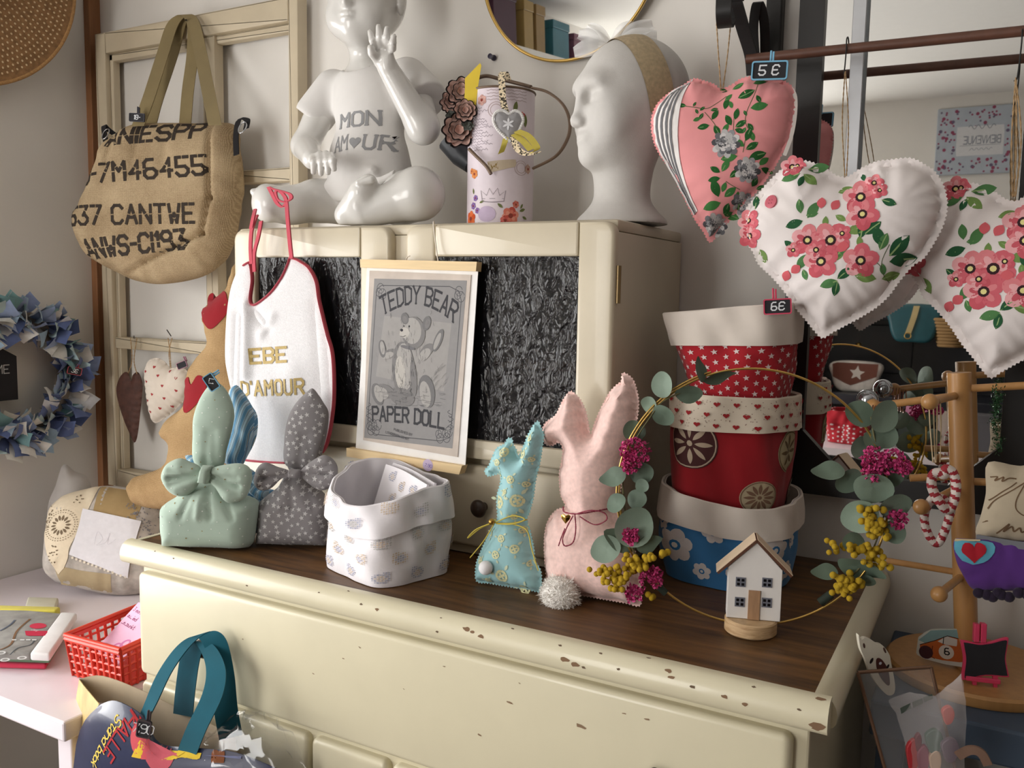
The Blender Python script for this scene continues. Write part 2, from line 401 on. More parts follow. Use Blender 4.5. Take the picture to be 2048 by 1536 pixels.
GLYPH = {'A': '002640 1232', 'B': '0006 063645443303 033342413000', 'C': '4536160501103041', 'D': '0006 062645412000', 'E': '0006 0646 0333 0040', 'F': '0006 0646 0333', 'G': '45361605011030414323', 'H': '0006 4046 0343',
 'I': '2026', 'J': '3631201001', 'K': '0006 4602 1340', 'L': '060040', 'M': '0006234640', 'N': '00064046', 'O': '160501103041453616', 'P': '0006 063645443303', 'R': '0006 063645443303 2340', 'S': '453616050413334241301001', 'T': '0646 2026',
 'U': '060110304146', 'V': '062046', 'W': '0610233046', 'Y': '0623 4623 2320', 'Z': '06460040', '0': '160501103041453616', '1': '152620', '2': '05163645440040', '3': '064623334241301001', '4': '30360242', '5': '460603334241301001',
 '6': '3616050110304142331302', '7': '064610', '8': '13040516364544331302011030414233', '9': '4433130405163645413010', '€': '4536160501103041 0333', '-': '1333', '.': '2021', ',': '2110', "'": '2625', 'a': '33130201102031 3430',
 'b': '0600 0213334241301001', 'c': '4233130201103041', 'd': '4640 4233130201103041', 'e': '024233130201103041', 'h': '0600 0213334240', 'i': '2320 2526', 'k': '0600 3301 1230', 'l': '2620', 'm': '0300 021323222 0'.replace(' ', '') + ' 22334240', 'n': '0300 0213334240', 'o': '130201103041423313',
 'r': '0300 02132333', 's': '4313023241301001', 't': '26213041 0444', 'u': '0301103041 4340', 'p': '0400 0413334241301001', 'j': '2320 2526', 'v': '031043'}

# ------------------------------------------------------------------ smooth solid bodies from blended primitives
def surfnets(D, lo, h):
    S = D < 0; nx, ny, nz = D.shape
    cx = (nx - 1, ny - 1, nz - 1); sh = lambda A, i, j, k: A[i:i + cx[0], j:j + cx[1], k:k + cx[2]]
    acc = np.zeros(cx + (3,)); cnt = np.zeros(cx); corners = [(i, j, k) for i in (0, 1) for j in (0, 1) for k in (0, 1)]
    for a in corners:
        for ax in range(3):
            if a[ax]: continue
            b = list(a); b[ax] = 1; da, db = sh(D, *a), sh(D, *b); m = (da < 0) != (db < 0)
            t = np.where(m, da / (da - db + 1e-20), 0)
            for q in range(3): acc[..., q] += np.where(m, a[q] + (t if q == ax else 0), 0)
            cnt += m
    act = cnt > 0; idx = np.full(cx, -1); idx[act] = np.arange(act.sum())
    I = np.argwhere(act); V = lo + h * (I + acc[act] / cnt[act][:, None]); F = []
    for ax in range(3):
        o = [x for x in range(3) if x != ax]; sl0 = [slice(None)] * 3; sl1 = [slice(None)] * 3; sl0[ax] = slice(0, -1); sl1[ax] = slice(1, None)
        e = np.argwhere(S[tuple(sl0)] != S[tuple(sl1)])
        e = e[(e[:, o[0]] > 0) & (e[:, o[1]] > 0) & (e[:, o[0]] < cx[o[0]]) & (e[:, o[1]] < cx[o[1]])]
        q = []
        for d0, d1 in ((-1, -1), (0, -1), (0, 0), (-1, 0)):
            p = e.copy(); p[:, o[0]] += d0; p[:, o[1]] += d1; q.append(idx[p[:, 0], p[:, 1], p[:, 2]])
        q = np.stack(q, 1); sg = S[e[:, 0], e[:, 1], e[:, 2]]
        if ax == 1: sg = ~sg
        q[~sg] = q[~sg][:, ::-1]; F.append(q)
    return V, [tuple(f) for f in np.vstack(F)]
def sdf(prims, lo, hi, h, clip=None):
    lo = np.array(lo, float); n = ((np.array(hi) - lo) / h).astype(int) + 1
    X = np.stack(np.meshgrid(*[lo[i] + h * np.arange(n[i]) for i in range(3)], indexing='ij'), -1).astype(np.float32); D = np.full(tuple(n), 1.0, np.float32)
    for p in prims:
        k = p.get('k', .015)
        if 'r' in p and 'c' in p:
            # only work near the primitive
            c = np.array(p['c'], np.float32); r = np.array(p['r'], np.float32); pad = float(max(r)) + k * 1.5 + .01; lo_, hi_ = c - pad, c + pad
        else: a = np.array(p['a'], np.float32); b = np.array(p['b'], np.float32); rr = p['ra'], p['rb']; pad = max(rr) + k * 1.5 + .01; lo_, hi_ = np.minimum(a, b) - pad, np.maximum(a, b) + pad
        i0 = np.clip(((lo_ - lo) / h).astype(int), 0, n - 1); i1 = np.clip(((hi_ - lo) / h).astype(int) + 2, 1, n)
        if (i1 <= i0).any(): continue
        sl = tuple(slice(a_, b_) for a_, b_ in zip(i0, i1)); x = X[sl]
        if 'c' in p:
            q = x - c
            if 'R' in p: q = q @ np.array(p['R'], np.float32)
            k0 = np.linalg.norm(q / r, axis=-1); k1 = np.linalg.norm(q / r ** 2, axis=-1) + 1e-6; d = k0 * (k0 - 1) / k1
        else:
            ab = b - a; t = np.clip(((x - a) @ ab) / (ab @ ab + 1e-12), 0, 1); d = np.linalg.norm(x - a - t[..., None] * ab, axis=-1) - (rr[0] + (rr[1] - rr[0]) * t)
        E = D[sl]
        if p.get('sub'):
            hh = np.clip(.5 - .5 * (E + d) / k, 0, 1); D[sl] = E * (1 - hh) - d * hh + k * hh * (1 - hh)
        else:
            hh = np.clip(.5 + .5 * (E - d) / k, 0, 1); D[sl] = E * (1 - hh) + d * hh - k * hh * (1 - hh)
    if clip is not None: D = np.maximum(D, clip(X))
    D[0] = D[-1] = 1; D[:, 0] = D[:, -1] = 1; D[:, :, 0] = D[:, :, -1] = 1
    return surfnets(D.astype(float), lo, h)
def E_(c, r, k=.015, R=None, sub=0):
    d = dict(c=c, r=r if np.ndim(r) else (r, r, r), k=k)
    if R is not None: d['R'] = R
    if sub: d['sub'] = 1
    return d
def K_(a, b, ra, rb, k=.012): return dict(a=a, b=b, ra=ra, rb=rb, k=k)
def rotz(deg):
    a = math.radians(deg); return np.array([[math.cos(a), -math.sin(a), 0], [math.sin(a), math.cos(a), 0], [0, 0, 1]])
def axes_(fr): return np.stack([fr.U, fr.V, fr.N], 1)

# ================================================================== the room
WALL = mat('wall_plaster', (226, 222, 216), rough=.85, var=.03, vs=4, bump=.15, bs=120)
CEIL = mat('ceiling_paint', (238, 236, 232), rough=.9, var=.01)
FLOOR = mat('floor_boards', (92, 70, 52), rough=.5, var=.2, vs=8, stretch=(1, 8, 1))
XL, XR, YB, YF, ZC = -2.25, 1.75, 1.64, -2.6, 2.55
struct('floor', box((XL - .2, YF - .2, -.1), (XR + .2, YB + .2, 0)), FLOOR)
struct('ceiling', box((XL - .2, YF - .2, ZC), (XR + .2, YB + .2, ZC + .1)), CEIL)
struct('wall_back', box((XL - .12, YB, 0), (XR + .12, YB + .12, ZC)), WALL)
struct('wall_right', box((XR, YF, 0), (XR + .12, YB, ZC)), mat('low_bounce_wall', (112, 102, 94), rough=.85))  # unseen wall coloured dark so it bounces less light
def wall_with_hole(axis, c0, c1, a0, a1, h0, h1, z0, z1):
    out = []
    for lo_, hi_, za, zb in ((a0, h0, 0, ZC), (h1, a1, 0, ZC), (h0, h1, 0, z0), (h0, h1, z1, ZC)):
        out.append(box((c0, lo_, za), (c1, hi_, zb)) if axis == 'x' else box((lo_, c0, za), (hi_, c1, zb)))
    return join(*out)
WF = mat('window_paint', (230, 228, 222), rough=.5)
GL = bpy.data.materials.new('window_glass'); GL.use_nodes = True
_b = GL.node_tree.nodes['Principled BSDF']; _t = GL.node_tree.nodes.new('ShaderNodeBsdfTransparent'); _m = GL.node_tree.nodes.new('ShaderNodeMixShader')
_b.inputs['Roughness'].default_value = .02; _m.inputs[0].default_value = .92
GL.node_tree.links.new(_b.outputs[0], _m.inputs[1]); GL.node_tree.links.new(_t.outputs[0], _m.inputs[2]); GL.node_tree.links.new(_m.outputs[0], GL.node_tree.nodes['Material Output'].inputs[0])
struct('wall_left', wall_with_hole('x', XL - .12, XL, YF, YB, -.75, .90, .45, 1.80), WALL)
struct('wall_front', wall_with_hole('y', YF - .12, YF, XL, XR, -2.10, -1.15, .30, 2.30), WALL)  # unseen opening that lets the added fill lamp in
for k, (ax, a0, a1, z0, z1, c0) in enumerate((('x', -.75, .90, .45, 1.80, XL - .08), ('y', -2.10, -1.15, .30, 2.30, YF - .08))):
    P_ = lambda a, b, za, zb: box((c0, a, za), (c0 + .05, b, zb)) if ax == 'x' else box((a, c0, za), (b, c0 + .05, zb))
    w_ = struct('window_%d' % (k + 1), join(P_(a0, a1, z0, z0 + .05), P_(a0, a1, z1 - .05, z1), P_(a0, a0 + .05, z0, z1), P_(a1 - .05, a1, z0, z1)), WF)
    ob('pane', box((c0 + .02, a0 + .05, z0 + .05), (c0 + .026, a1 - .05, z1 - .05)) if ax == 'x' else box((a0 + .05, c0 + .02, z0 + .05), (a1 - .05, c0 + .026, z1 - .05)), GL, w_, smooth=False)
OAK = mat('raw_strip_wood', (142, 96, 60), rough=.6, var=.15, vs=14, stretch=(6, 6, .6), bump=.2, bs=60)
struct('trim_1', join(box((-2.25, 1.605, .72), (-2.226, 1.64, 2.55), .002)), OAK)

# ================================================================== dresser
CREAM = mat('cream_gloss_paint', (216, 208, 180), rough=.32, var=.035, vs=7, bump=.12, bs=35, coat=.15)
CHIP = mat('bare_chipped_wood', (140, 112, 88), rough=.8, var=.2, vs=200)
KNOB = mat('dark_wood_knob', (52, 36, 28), rough=.35, var=.2)
WOOD = bpy.data.materials.new('brown_laminate_grain'); WOOD.use_nodes = True
def wood_nodes(m, ca, cb, sc=(1.2, 16, 16), rough=.35, ws=3.0):
    nt = m.node_tree; n = nt.nodes; L = nt.links; b = n['Principled BSDF']
    tc = n.new('ShaderNodeTexCoord'); mp = n.new('ShaderNodeMapping'); mp.inputs['Scale'].default_value = sc; L.new(tc.outputs['Object'], mp.inputs[0])
    nz = n.new('ShaderNodeTexNoise'); nz.inputs['Scale'].default_value = ws; nz.inputs['Detail'].default_value = 7; nz.inputs['Roughness'].default_value = .68; nz.inputs['Distortion'].default_value = .6; L.new(mp.outputs[0], nz.inputs['Vector'])
    rp = n.new('ShaderNodeValToRGB'); e = rp.color_ramp.elements; e[0].position = .34; e[0].color = lin(ca) + (1,); e[1].position = .68; e[1].color = lin(cb) + (1,)
    L.new(nz.outputs['Fac'], rp.inputs[0]); L.new(rp.outputs[0], b.inputs['Base Color']); b.inputs['Roughness'].default_value = rough
wood_nodes(WOOD, (62, 40, 20), (122, 84, 44), rough=.46)
dr = thing('dresser', 'cream painted wooden dresser with brown wood-grain top and chipped front edge', 'dresser', (-.76, 1.33, 0))
DX0, DX1, DY = -1.365, -.168, 1.062
ob('body', box((DX0, DY, .06), (DX1, 1.625, .862), .003), CREAM, dr, smooth=False)
ob('worktop', box((-1.372, 1.058, .872), (-.163, 1.63, .9)), WOOD, dr, smooth=False)
def sweep(prof, p0, p1, out):
    """profile (outward, z) swept from p0 to p1"""
    p0, p1, out = (np.array(v, float) for v in (p0, p1, out)); n = len(prof)
    V = [q + out * a + np.array([0, 0, z]) for q in (p0, p1) for a, z in prof]
    F = [(i, (i + 1) % n, n + (i + 1) % n, n + i) for i in range(n)] + [tuple(range(n))[::-1], tuple(range(n, 2 * n))]; return np.array(V), F
LIP = [(-.002, .9012), (.006, .9012), (.013, .899), (.019, .894), (.023, .887), (.025, .878), (.024, .868), (.021, .863), (.016, .8605), (-.002, .8605)]
ob('front_moulding', sweep(LIP, (-1.392, 1.058, 0), (-.145, 1.058, 0), (0, -1, 0)), CREAM, dr, auto=40)
ob('side_moulding', sweep(LIP, (-.163, 1.06, 0), (-.163, 1.63, 0), (1, 0, 0)), CREAM, dr, auto=40)
ob('side_moulding', sweep(LIP, (-1.372, 1.06, 0), (-1.372, 1.63, 0), (-1, 0, 0)), CREAM, dr, auto=40)
FD = Frame((0, DY, 0))
def drawer(x0, x1, z0, z1, knobs, name='drawer', y=.016):
    o = ob(name, prism(rrect(x0, z0, x1, z1, .012), -.01, y, FD, .009, 4), CREAM, dr, auto=35)
    for kx, kz in knobs:
        fk = Frame((kx, DY - y, kz)); fk.U, fk.V, fk.N = fk.U, fk.N.copy(), -fk.V
        ob('knob', lathe([(.0001, -.002), (.009, -.002), (.008, .008), (.012, .014), (.0165, .02), (.017, .026), (.013, .031), (.0001, .033)], None, 24, fk), KNOB, o)
    return o
k1 = onY(412, 1305, 1.03); k2 = onY(1303, 1545, 1.03)
ZD0 = onY(296, 1352, 1.046)[2]
drawer(-1.362, -.186, ZD0, .846, [(k1[0], (k1[2] + k2[2]) / 2), (k2[0], (k1[2] + k2[2]) / 2)])
xd = onY(617, 1460, 1.046)[0]
drawer(-1.360, xd - .004, .10, ZD0 - .012, [(-1.17, .42)], 'cupboard_door')
drawer(xd + .004, -.79, .10, ZD0 - .012, [(-.85, .42)], 'cupboard_door')
drawer(-.782, -.186, .10, ZD0 - .012, [(-.72, .42)], 'cupboard_door')
for x in (DX0 + .03, DX1 - .03):
    for y in (1.10, 1.58): ob('foot', box((x - .025, y - .025, 0), (x + .025, y + .025, .061), .004), CREAM, dr, smooth=False)
# paint chips along the moulding and on the drawer front (bare wood showing, slightly sunken look)
def lipfn(uv):
    t = uv[:, 1]; pr = np.array(LIP[1:8]); d = np.linspace(0, 1, len(pr)); a = np.interp(t, d, pr[:, 0]); z = np.interp(t, d, pr[:, 1]); return np.c_[uv[:, 0], 1.058 - a, z]
cp = Print(Surf(lipfn, -1), .0002)
for px_, t, s_ in ((935, .45, 9), (948, .5, 6), (965, .55, 8), (725, .45, 5), (758, .5, 6), (882, .3, 3), (880, .7, 4), (1120, .3, 5), (1135, .62, 9), (1155, .68, 9), (1172, .7, 5), (1200, .25, 4), (1240, .55, 4), (1337, .3, 8), (1345, .45, 7), (1388, .55, 5), (1452, .6, 6), (1492, .65, 6), (1505, .2, 4), (1600, .5, 4), (1660, .72, 13), (1668, .8, 9), (1655, .08, 9), (690, .1, 4), (640, .4, 3), (310, .3, 3), (350, .4, 4), (500, .7, 4), (1020, .1, 5), (1290, .02, 5)):
    x = min(onY(px_, 1080 + .24 * (px_ - 275) + 20, 1.04)[0], -.157); r = s_ * .0006; n_ = 9
    a = np.linspace(0, 6.28, n_, endpoint=False); j = npr.uniform(.55, 1.2, n_)
    cp.poly(np.c_[x + 1.2 * r * np.cos(a) * j, t + 13 * r * np.sin(a) * j], (134, 106, 82) if s_ > 5 else (110, 92, 74))
cp.ob('chipped_paint', dr)
cp = Print(Plane(FD, .016), .0003)
for px_, py_, s_ in ((1172, 1443, 9), (1030, 1396, 6), (1302, 1428, 4), (970, 1460, 4), (1050, 1358, 2), (1257, 1417, 3), (640, 1340, 3), (820, 1370, 2), (420, 1270, 5), (500, 1272, 3), (700, 1310, 3), (733, 1288, 3), (900, 1325, 3)):
    u, v = FD.uv(px_, py_); r = s_ * .0006; a = np.linspace(0, 6.28, 8, endpoint=False); j = npr.uniform(.5, 1.2, 8); ro = npr.uniform(-.6, .1)
    q = np.c_[1.6 * r * np.cos(a) * j, .6 * r * np.sin(a) * j]; cp.poly(np.c_[u + q[:, 0] * math.cos(ro) - q[:, 1] * math.sin(ro), v + q[:, 0] * math.sin(ro) + q[:, 1] * math.cos(ro)], (140, 116, 92))
cp.ob('chipped_paint', dr)

# ================================================================== glazed upper cabinet standing on the dresser
CX0, CX1, CY, CT = -1.375, -.541, 1.318, 1.49
CREAM2 = mat('muted_cream_cabinet_paint', (205, 194, 171), rough=.34, var=.05, vs=8, bump=.12, bs=35, coat=.12)  # slightly darker, more neutral cream than on the dresser
cb = thing('glazed_cabinet', 'cream painted upper cabinet with dark textured glass doors, standing on the dresser', 'cabinet', (-.96, 1.47, .9015))
DARK = mat('cabinet_inside', (58, 48, 40), rough=.8)
th = .018
ob('top_board', box((CX0, CY, CT - .02), (CX1, 1.635, CT), .006), CREAM2, cb, auto=40)
ob('side_panel', box((CX1 - th, CY, .9015), (CX1, 1.635, CT - .02), .002), CREAM2, cb, smooth=False)
ob('side_panel', box((CX0, CY, .9015), (CX0 + th, 1.635, CT - .02), .002), CREAM2, cb, smooth=False)
ob('back_panel', box((CX0 + th, 1.622, .9015), (CX1 - th, 1.634, CT - .02)), DARK, cb, smooth=False)
ob('floor_board', box((CX0 + th, CY, .9015), (CX1 - th, 1.622, .915)), CREAM2, cb, smooth=False)
ob('middle_board', box((CX0 + th, CY + .004, 1.062), (CX1 - th, 1.622, 1.074)), CREAM2, cb, smooth=False)
xm0, xm1 = onY(791, 470, CY)[0], onY(822, 470, CY)[0]
ob('centre_post', box((xm0 - .012, CY, 1.0), (xm1 + .012, CY + .02, CT - .02)), CREAM2, cb, smooth=False)
SHELF = mat('inner_shelf_wood', (176, 120, 66), rough=.5, var=.1)
ob('inner_shelf', box((CX0 + .02, CY + .05, 1.236), (CX1 - .02, 1.62, 1.252)), SHELF, cb, smooth=False)
FCB = Frame((0, CY, 0))
PANE = bpy.data.materials.new('hammered_dark_glass'); PANE.use_nodes = True
nt = PANE.node_tree; n = nt.nodes; L = nt.links; b = n['Principled BSDF']
b.inputs['Base Color'].default_value = (.016, .016, .019, 1); b.inputs['Roughness'].default_value = .10; b.inputs['Specular IOR Level'].default_value = .55
tc = n.new('ShaderNodeTexCoord'); mp = n.new('ShaderNodeMapping'); mp.inputs['Scale'].default_value = (1, 1, .62); L.new(tc.outputs['Object'], mp.inputs[0])
vo = n.new('ShaderNodeTexVoronoi'); vo.feature = 'SMOOTH_F1'; vo.inputs['Scale'].default_value = 70; vo.inputs['Smoothness'].default_value = .6
nz = n.new('ShaderNodeTexNoise'); nz.inputs['Scale'].default_value = 60; nz.inputs['Detail'].default_value = 2; nz.inputs['Distortion'].default_value = 1.5
L.new(mp.outputs[0], vo.inputs['Vector']); L.new(mp.outputs[0], nz.inputs['Vector'])
ad = n.new('ShaderNodeMath'); ad.operation = 'MULTIPLY_ADD'; ad.inputs[1].default_value = .6; L.new(vo.outputs['Distance'], ad.inputs[0]); L.new(nz.outputs['Fac'], ad.inputs[2])
bp = n.new('ShaderNodeBump'); bp.inputs['Strength'].default_value = .75; bp.inputs['Distance'].default_value = .0045; L.new(ad.outputs[0], bp.inputs['Height']); L.new(bp.outputs[0], b.inputs['Normal'])
tr = n.new('ShaderNodeBsdfRefraction'); tr.inputs['Color'].default_value = (.55, .5, .45, 1); tr.inputs['IOR'].default_value = 1.06; tr.inputs['Roughness'].default_value = .08; L.new(bp.outputs[0], tr.inputs['Normal'])
mx = n.new('ShaderNodeMixShader'); mx.inputs[0].default_value = .5; L.new(b.outputs[0], mx.inputs[1]); L.new(tr.outputs[0], mx.inputs[2]); L.new(mx.outputs[0], n['Material Output'].inputs[0])
def cab_door(x0, x1, gx0, gx1, z0, z1, gz0, gz1, hinge=None):
    d = ob('door', prism(rrect(x0, z0, gx0, z1, .022, corners=(0, 1, 1, 0)), 0, .018, FCB, .007, 3), CREAM2, cb, auto=35)
    ob('stile', prism(rrect(gx1, z0, x1, z1, .022, corners=(1, 0, 0, 1)), 0, .018, FCB, .007, 3), CREAM2, d, auto=35)
    ob('rail', prism(rrect(gx0, gz1, gx1, z1, .004), 0, .0175, FCB, .004, 2), CREAM2, d, auto=35)
    ob('rail', prism(rrect(gx0, z0, gx1, gz0, .004), 0, .0175, FCB, .004, 2), CREAM2, d, auto=35)
    ob('glass_pane', box((gx0 - .004, CY - .010, gz0 - .004), (gx1 + .004, CY - .006, gz1 + .004)), PANE, d, smooth=False)
    if hinge:
        for hz in (z1 - .10, z0 + .08): ob('hinge', tube([(hinge, CY - .004, hz - .03), (hinge, CY - .004, hz + .03)], .0045, 10), mat('old_brass', (150, 128, 92), rough=.4, metal=.8), d, label='small painted brass hinge barrel')
gz1 = onY(1000, 513, CY - .018)[2]; gz0 = onY(1100, 897, CY - .018)[2]
g = lambda p: onY(p, 600, CY - .018)[0]
cab_door(-1.372, xm0, g(512), g(719), 1.078, CT - .004, gz0, gz1)
cab_door(xm1, CX1 + .002, g(868), g(1153), 1.078, CT - .004, gz0, gz1, CX1 + .004)
zc = .985
for x0, x1, kx in ((-1.366, (xm0 + xm1) / 2 - .006, g(640)), ((xm0 + xm1) / 2 + .006, CX1 - .006, g(972))):
    d = ob('small_drawer', prism(rrect(x0, .918, x1, 1.066, .02), 0, .014, FCB, .007, 3), CREAM2, cb, auto=35)
    fk = Frame((kx, CY - .014, .995)); fk.V, fk.N = fk.N.copy(), -fk.V
    ob('knob', lathe([(.0001, -.002), (.008, -.002), (.007, .008), (.013, .014), (.016, .02), (.012, .026), (.0001, .028)], None, 20, fk), KNOB, d)

# ================================================================== big wall mirror, black frame with cut corners
MIR = bpy.data.materials.new('mirror_silver'); MIR.use_nodes = True
b = MIR.node_tree.nodes['Principled BSDF']; b.inputs['Base Color'].default_value = (.86, .87, .86, 1); b.inputs['Metallic'].default_value = 1; b.inputs['Roughness'].default_value = .015
BLK = mat('black_lacquer', (26, 24, 24), rough=.35, var=.1)
fm = Frame((0, 1.60, 0))
mx0, mx1 = onY(1586, 300, 1.60)[0], onY(2040, 300, 1.60)[0] + .045
mz0 = onY(1760, 1004, 1.60)[2]; mz1 = 2.08; fw = .042
def octo(d, c):
    a0, a1, z0, z1 = mx0 + d, mx1 - d, mz0 + d, mz1 - d; return [(a0 + c, z0), (a1 - c, z0), (a1, z0 + c), (a1, z1 - c), (a1 - c, z1), (a0 + c, z1), (a0, z1 - c), (a0, z0 + c)]
mr = thing('wall_mirror', 'tall wall mirror in a black frame with cut corners behind the hanging hearts', 'mirror', (-.16, 1.63, mz0))
ob('mirror_glass', prism(octo(fw * .7, .062), -.02, -.006, fm), MIR, mr, smooth=False)
o1 = [(mx0, mz0), (mx1, mz0), (mx1, mz0), (mx1, mz1), (mx1, mz1), (mx0, mz1), (mx0, mz1), (mx0, mz0)]; o2 = octo(fw, .07)
for k in range(8):
    j = (k + 1) % 8; q = [o1[k], o1[j], o2[j], o2[k]] if np.hypot(o1[k][0] - o1[j][0], o1[k][1] - o1[j][1]) > 1e-6 else [o1[k], o2[j], o2[k]]
    ob('frame_side' if len(q) == 4 else 'frame_corner', prism(q, -.03, .004, fm), BLK, mr, smooth=False)
sx = onY(1712, 170, 1.585)[0]
ob('metal_strip', box((sx - .011, 1.583, 1.50), (sx + .010, 1.588, 2.10), .0008, 1), mat('brushed_aluminium', (190, 192, 196), rough=.35, metal=.6), label='narrow pale grey metal strip standing against the wall mirror behind the hearts', cat='metal strip', smooth=False)

# round mirror
fr = Frame((-.787, 1.612, 2.02), 0, -3.2)
t = thing('round_mirror', 'round wall mirror with a thin brass rim above the watering can', 'mirror', (-.787, 1.63, 1.83))
Rm = .190
ob('mirror_glass', prism([(Rm * math.cos(a), Rm * math.sin(a)) for a in np.linspace(0, 2 * math.pi, 64, endpoint=False)], -.008, 0, fr), MIR, t, smooth=False)
BRASS = mat('brass', (206, 170, 96), rough=.28, metal=.9, var=.08)
ob('rim', tube(fr.w([(Rm * math.cos(a), Rm * math.sin(a), .001) for a in np.linspace(0, 2 * math.pi, 96, endpoint=False)]), .0032, 8, True), BRASS, t)

# ================================================================== white table left of the dresser
TW = mat('white_table_laminate', (236, 226, 232), rough=.3, var=.02, vs=6)
t = thing('white_table', 'low white table in the left corner carrying the red basket and tea towels', 'table', (-1.82, 1.27, 0))
ob('table_top', box((-2.245, .917, .562), (-1.40, 1.635, .60), .004), TW, t, smooth=False)
for x in (-2.21, -1.435):
    for y in (.96, 1.59): ob('leg', box((x - .02, y - .02, 0), (x + .02, y + .02, .562), .003), TW, t, smooth=False)

# ================================================================== price tags, twine
SLATE = mat('chalkboard', (34, 33, 38), rough=.8, var=.1)
TWINE = mat('jute_twine', (176, 146, 108), rough=.95, var=.2, vs=300, bump=.5, bs=900)
def price_tag(fr, w, h, cb, txt, label, clip=(0, 1), cw=.006, cl=.016, th=.08, gap=1.2, group='clip-on price tags', tilt=0):
    """little framed chalkboard on a clothes-peg clip; fr is at its centre"""
    t = thing('price_tag', label, 'price tag', fr.p(0, -h / 2), group); m = mat('tag_plastic_%d_%d_%d' % cb, cb, rough=.4)
    ob('board', prism(rrect(-w / 2, -h / 2, w / 2, h / 2, h * .12), -.0012, .0006, fr), SLATE, t, smooth=False)
    o = rrect(-w / 2, -h / 2, w / 2, h / 2, h * .14); i = rrect(-w / 2 + h * .08, -h / 2 + h * .08, w / 2 - h * .08, h / 2 - h * .08, h * .08); n = len(o)
    V = [(p[0], p[1], z) for p, z in [(p, -.0018) for p in o] + [(p, .0018) for p in o] + [(p, .0018) for p in i] + [(p, -.0018) for p in i]]
    F = [(a * n + k, a * n + (k + 1) % n, ((a + 1) % 4) * n + (k + 1) % n, ((a + 1) % 4) * n + k) for a in range(4) for k in range(n)]
    ob('border', (fr.w(V), F), m, t, smooth=False)
    cx, sg = clip; s_ = 1 if sg > 0 else -1
    c = ob('clip', join(box((cx - cw * .55, s_ * h / 2 - .004, -.006), (cx - cw * .08, s_ * (h / 2 + cl), -.0022), .0005, 1, fr), box((cx + cw * .08, s_ * h / 2 - .004, -.006), (cx + cw * .55, s_ * (h / 2 + cl * .9), -.0022), .0005, 1, fr)), m, t, smooth=False)
    if txt:
        p = Print(Plane(fr, .0006), .0003); hh = h * .5
        wd = sum(3 if ch == ' ' else 4 if ch not in '1.,I-' else 1.5 for ch in txt) + gap * (len(txt) - 1)
        p.text(txt, (-wd * hh / 12, -hh / 2 + .0005), hh, h * th, (226, 228, 232), gap=gap, slant=.12); p.ob('lettering', t)
    return t
def twisted(P, r, turns, n=6, col_m=TWINE):
    """two-ply cord along P"""
    P = cat(P, 10) if len(P) < 30 else np.asarray(P); out = []
    T = np.gradient(P, axis=0); T /= np.linalg.norm(T, axis=1)[:, None]; a = np.array([.3, .2, 1.0]); x = np.cross(T, a); x /= np.linalg.norm(x, axis=1)[:, None]; y = np.cross(T, x); ph = np.linspace(0, turns * 2 * math.pi, len(P))
    for k in (0, math.pi): out.append(tube(P + r * .55 * (np.cos(ph + k)[:, None] * x + np.sin(ph + k)[:, None] * y), r * .62, n))
    return join(*out)

# ================================================================== rail with bracket in front of the mirror
RY, RZ = 1.522, 1.766
IRON = mat('wrought_iron', (34, 33, 33), rough=.45, metal=.3, var=.15, bump=.2, bs=200)
RAIL = mat('rusty_brown_rail', (96, 62, 48), rough=.5, var=.15, vs=60)
br = thing('wrought_iron_bracket', 'black wrought iron scroll bracket above the pink heart, with a brown rail through it', 'bracket', (-.37, 1.63, 1.70))
xb = onY(1508, 108, RY)[0]
ob('rail', tube([(xb - .012, RY, RZ + .002), (.40, RY, RZ - .006)], .0078, 14), RAIL, br, auto=60)
ob('wall_bar', tube([(.385, RY, RZ - .006), (.385, 1.637, RZ - .006)], .007, 10), IRON, br)
def px3(pts): return np.array([onY(*p) for p in pts])
ob('strut', ribbon(cat(px3([(1470, 0, 1.47), (1487, 60, 1.50), (1502, 110, 1.522), (1506, 150, 1.535)]), 6), (1, 0, 0), .021, .006), IRON, br, smooth=False)
ob('strut', ribbon(cat(px3([(1474, -60, 1.50), (1476, 0, 1.49), (1484, 55, 1.50), (1508, 112, 1.53)]), 6), (1, .3, 0), .010, .006), IRON, br, smooth=False)
ob('wall_bar', box((xb - .006, 1.612, 1.69), (xb + .022, 1.638, 2.05), .003, 2), IRON, br, smooth=False)
ob('scroll', ribbon(cat(px3([(1513, 150, 1.60), (1507, 60, 1.57), (1515, 5, 1.55), (1528, 40, 1.57), (1530, 110, 1.61)]), 8), (1, .2, 0), .016, .005), IRON, br)
hk = onY(1449, 0, 1.43); hb = onY(1449, 54, 1.43)
ob('hook', ribbon(cat(np.array([onY(1474, 2, 1.47), onY(1473, -25, 1.45), onY(1452, -40, 1.40), onY(1447, 10, 1.378), onY(1448, 44, 1.39), onY(1452, 53, 1.42), onY(1456, 40, 1.45), onY(1452, 20, 1.462)]), 8), (1, .1, 0), .023, .005), IRON, br)

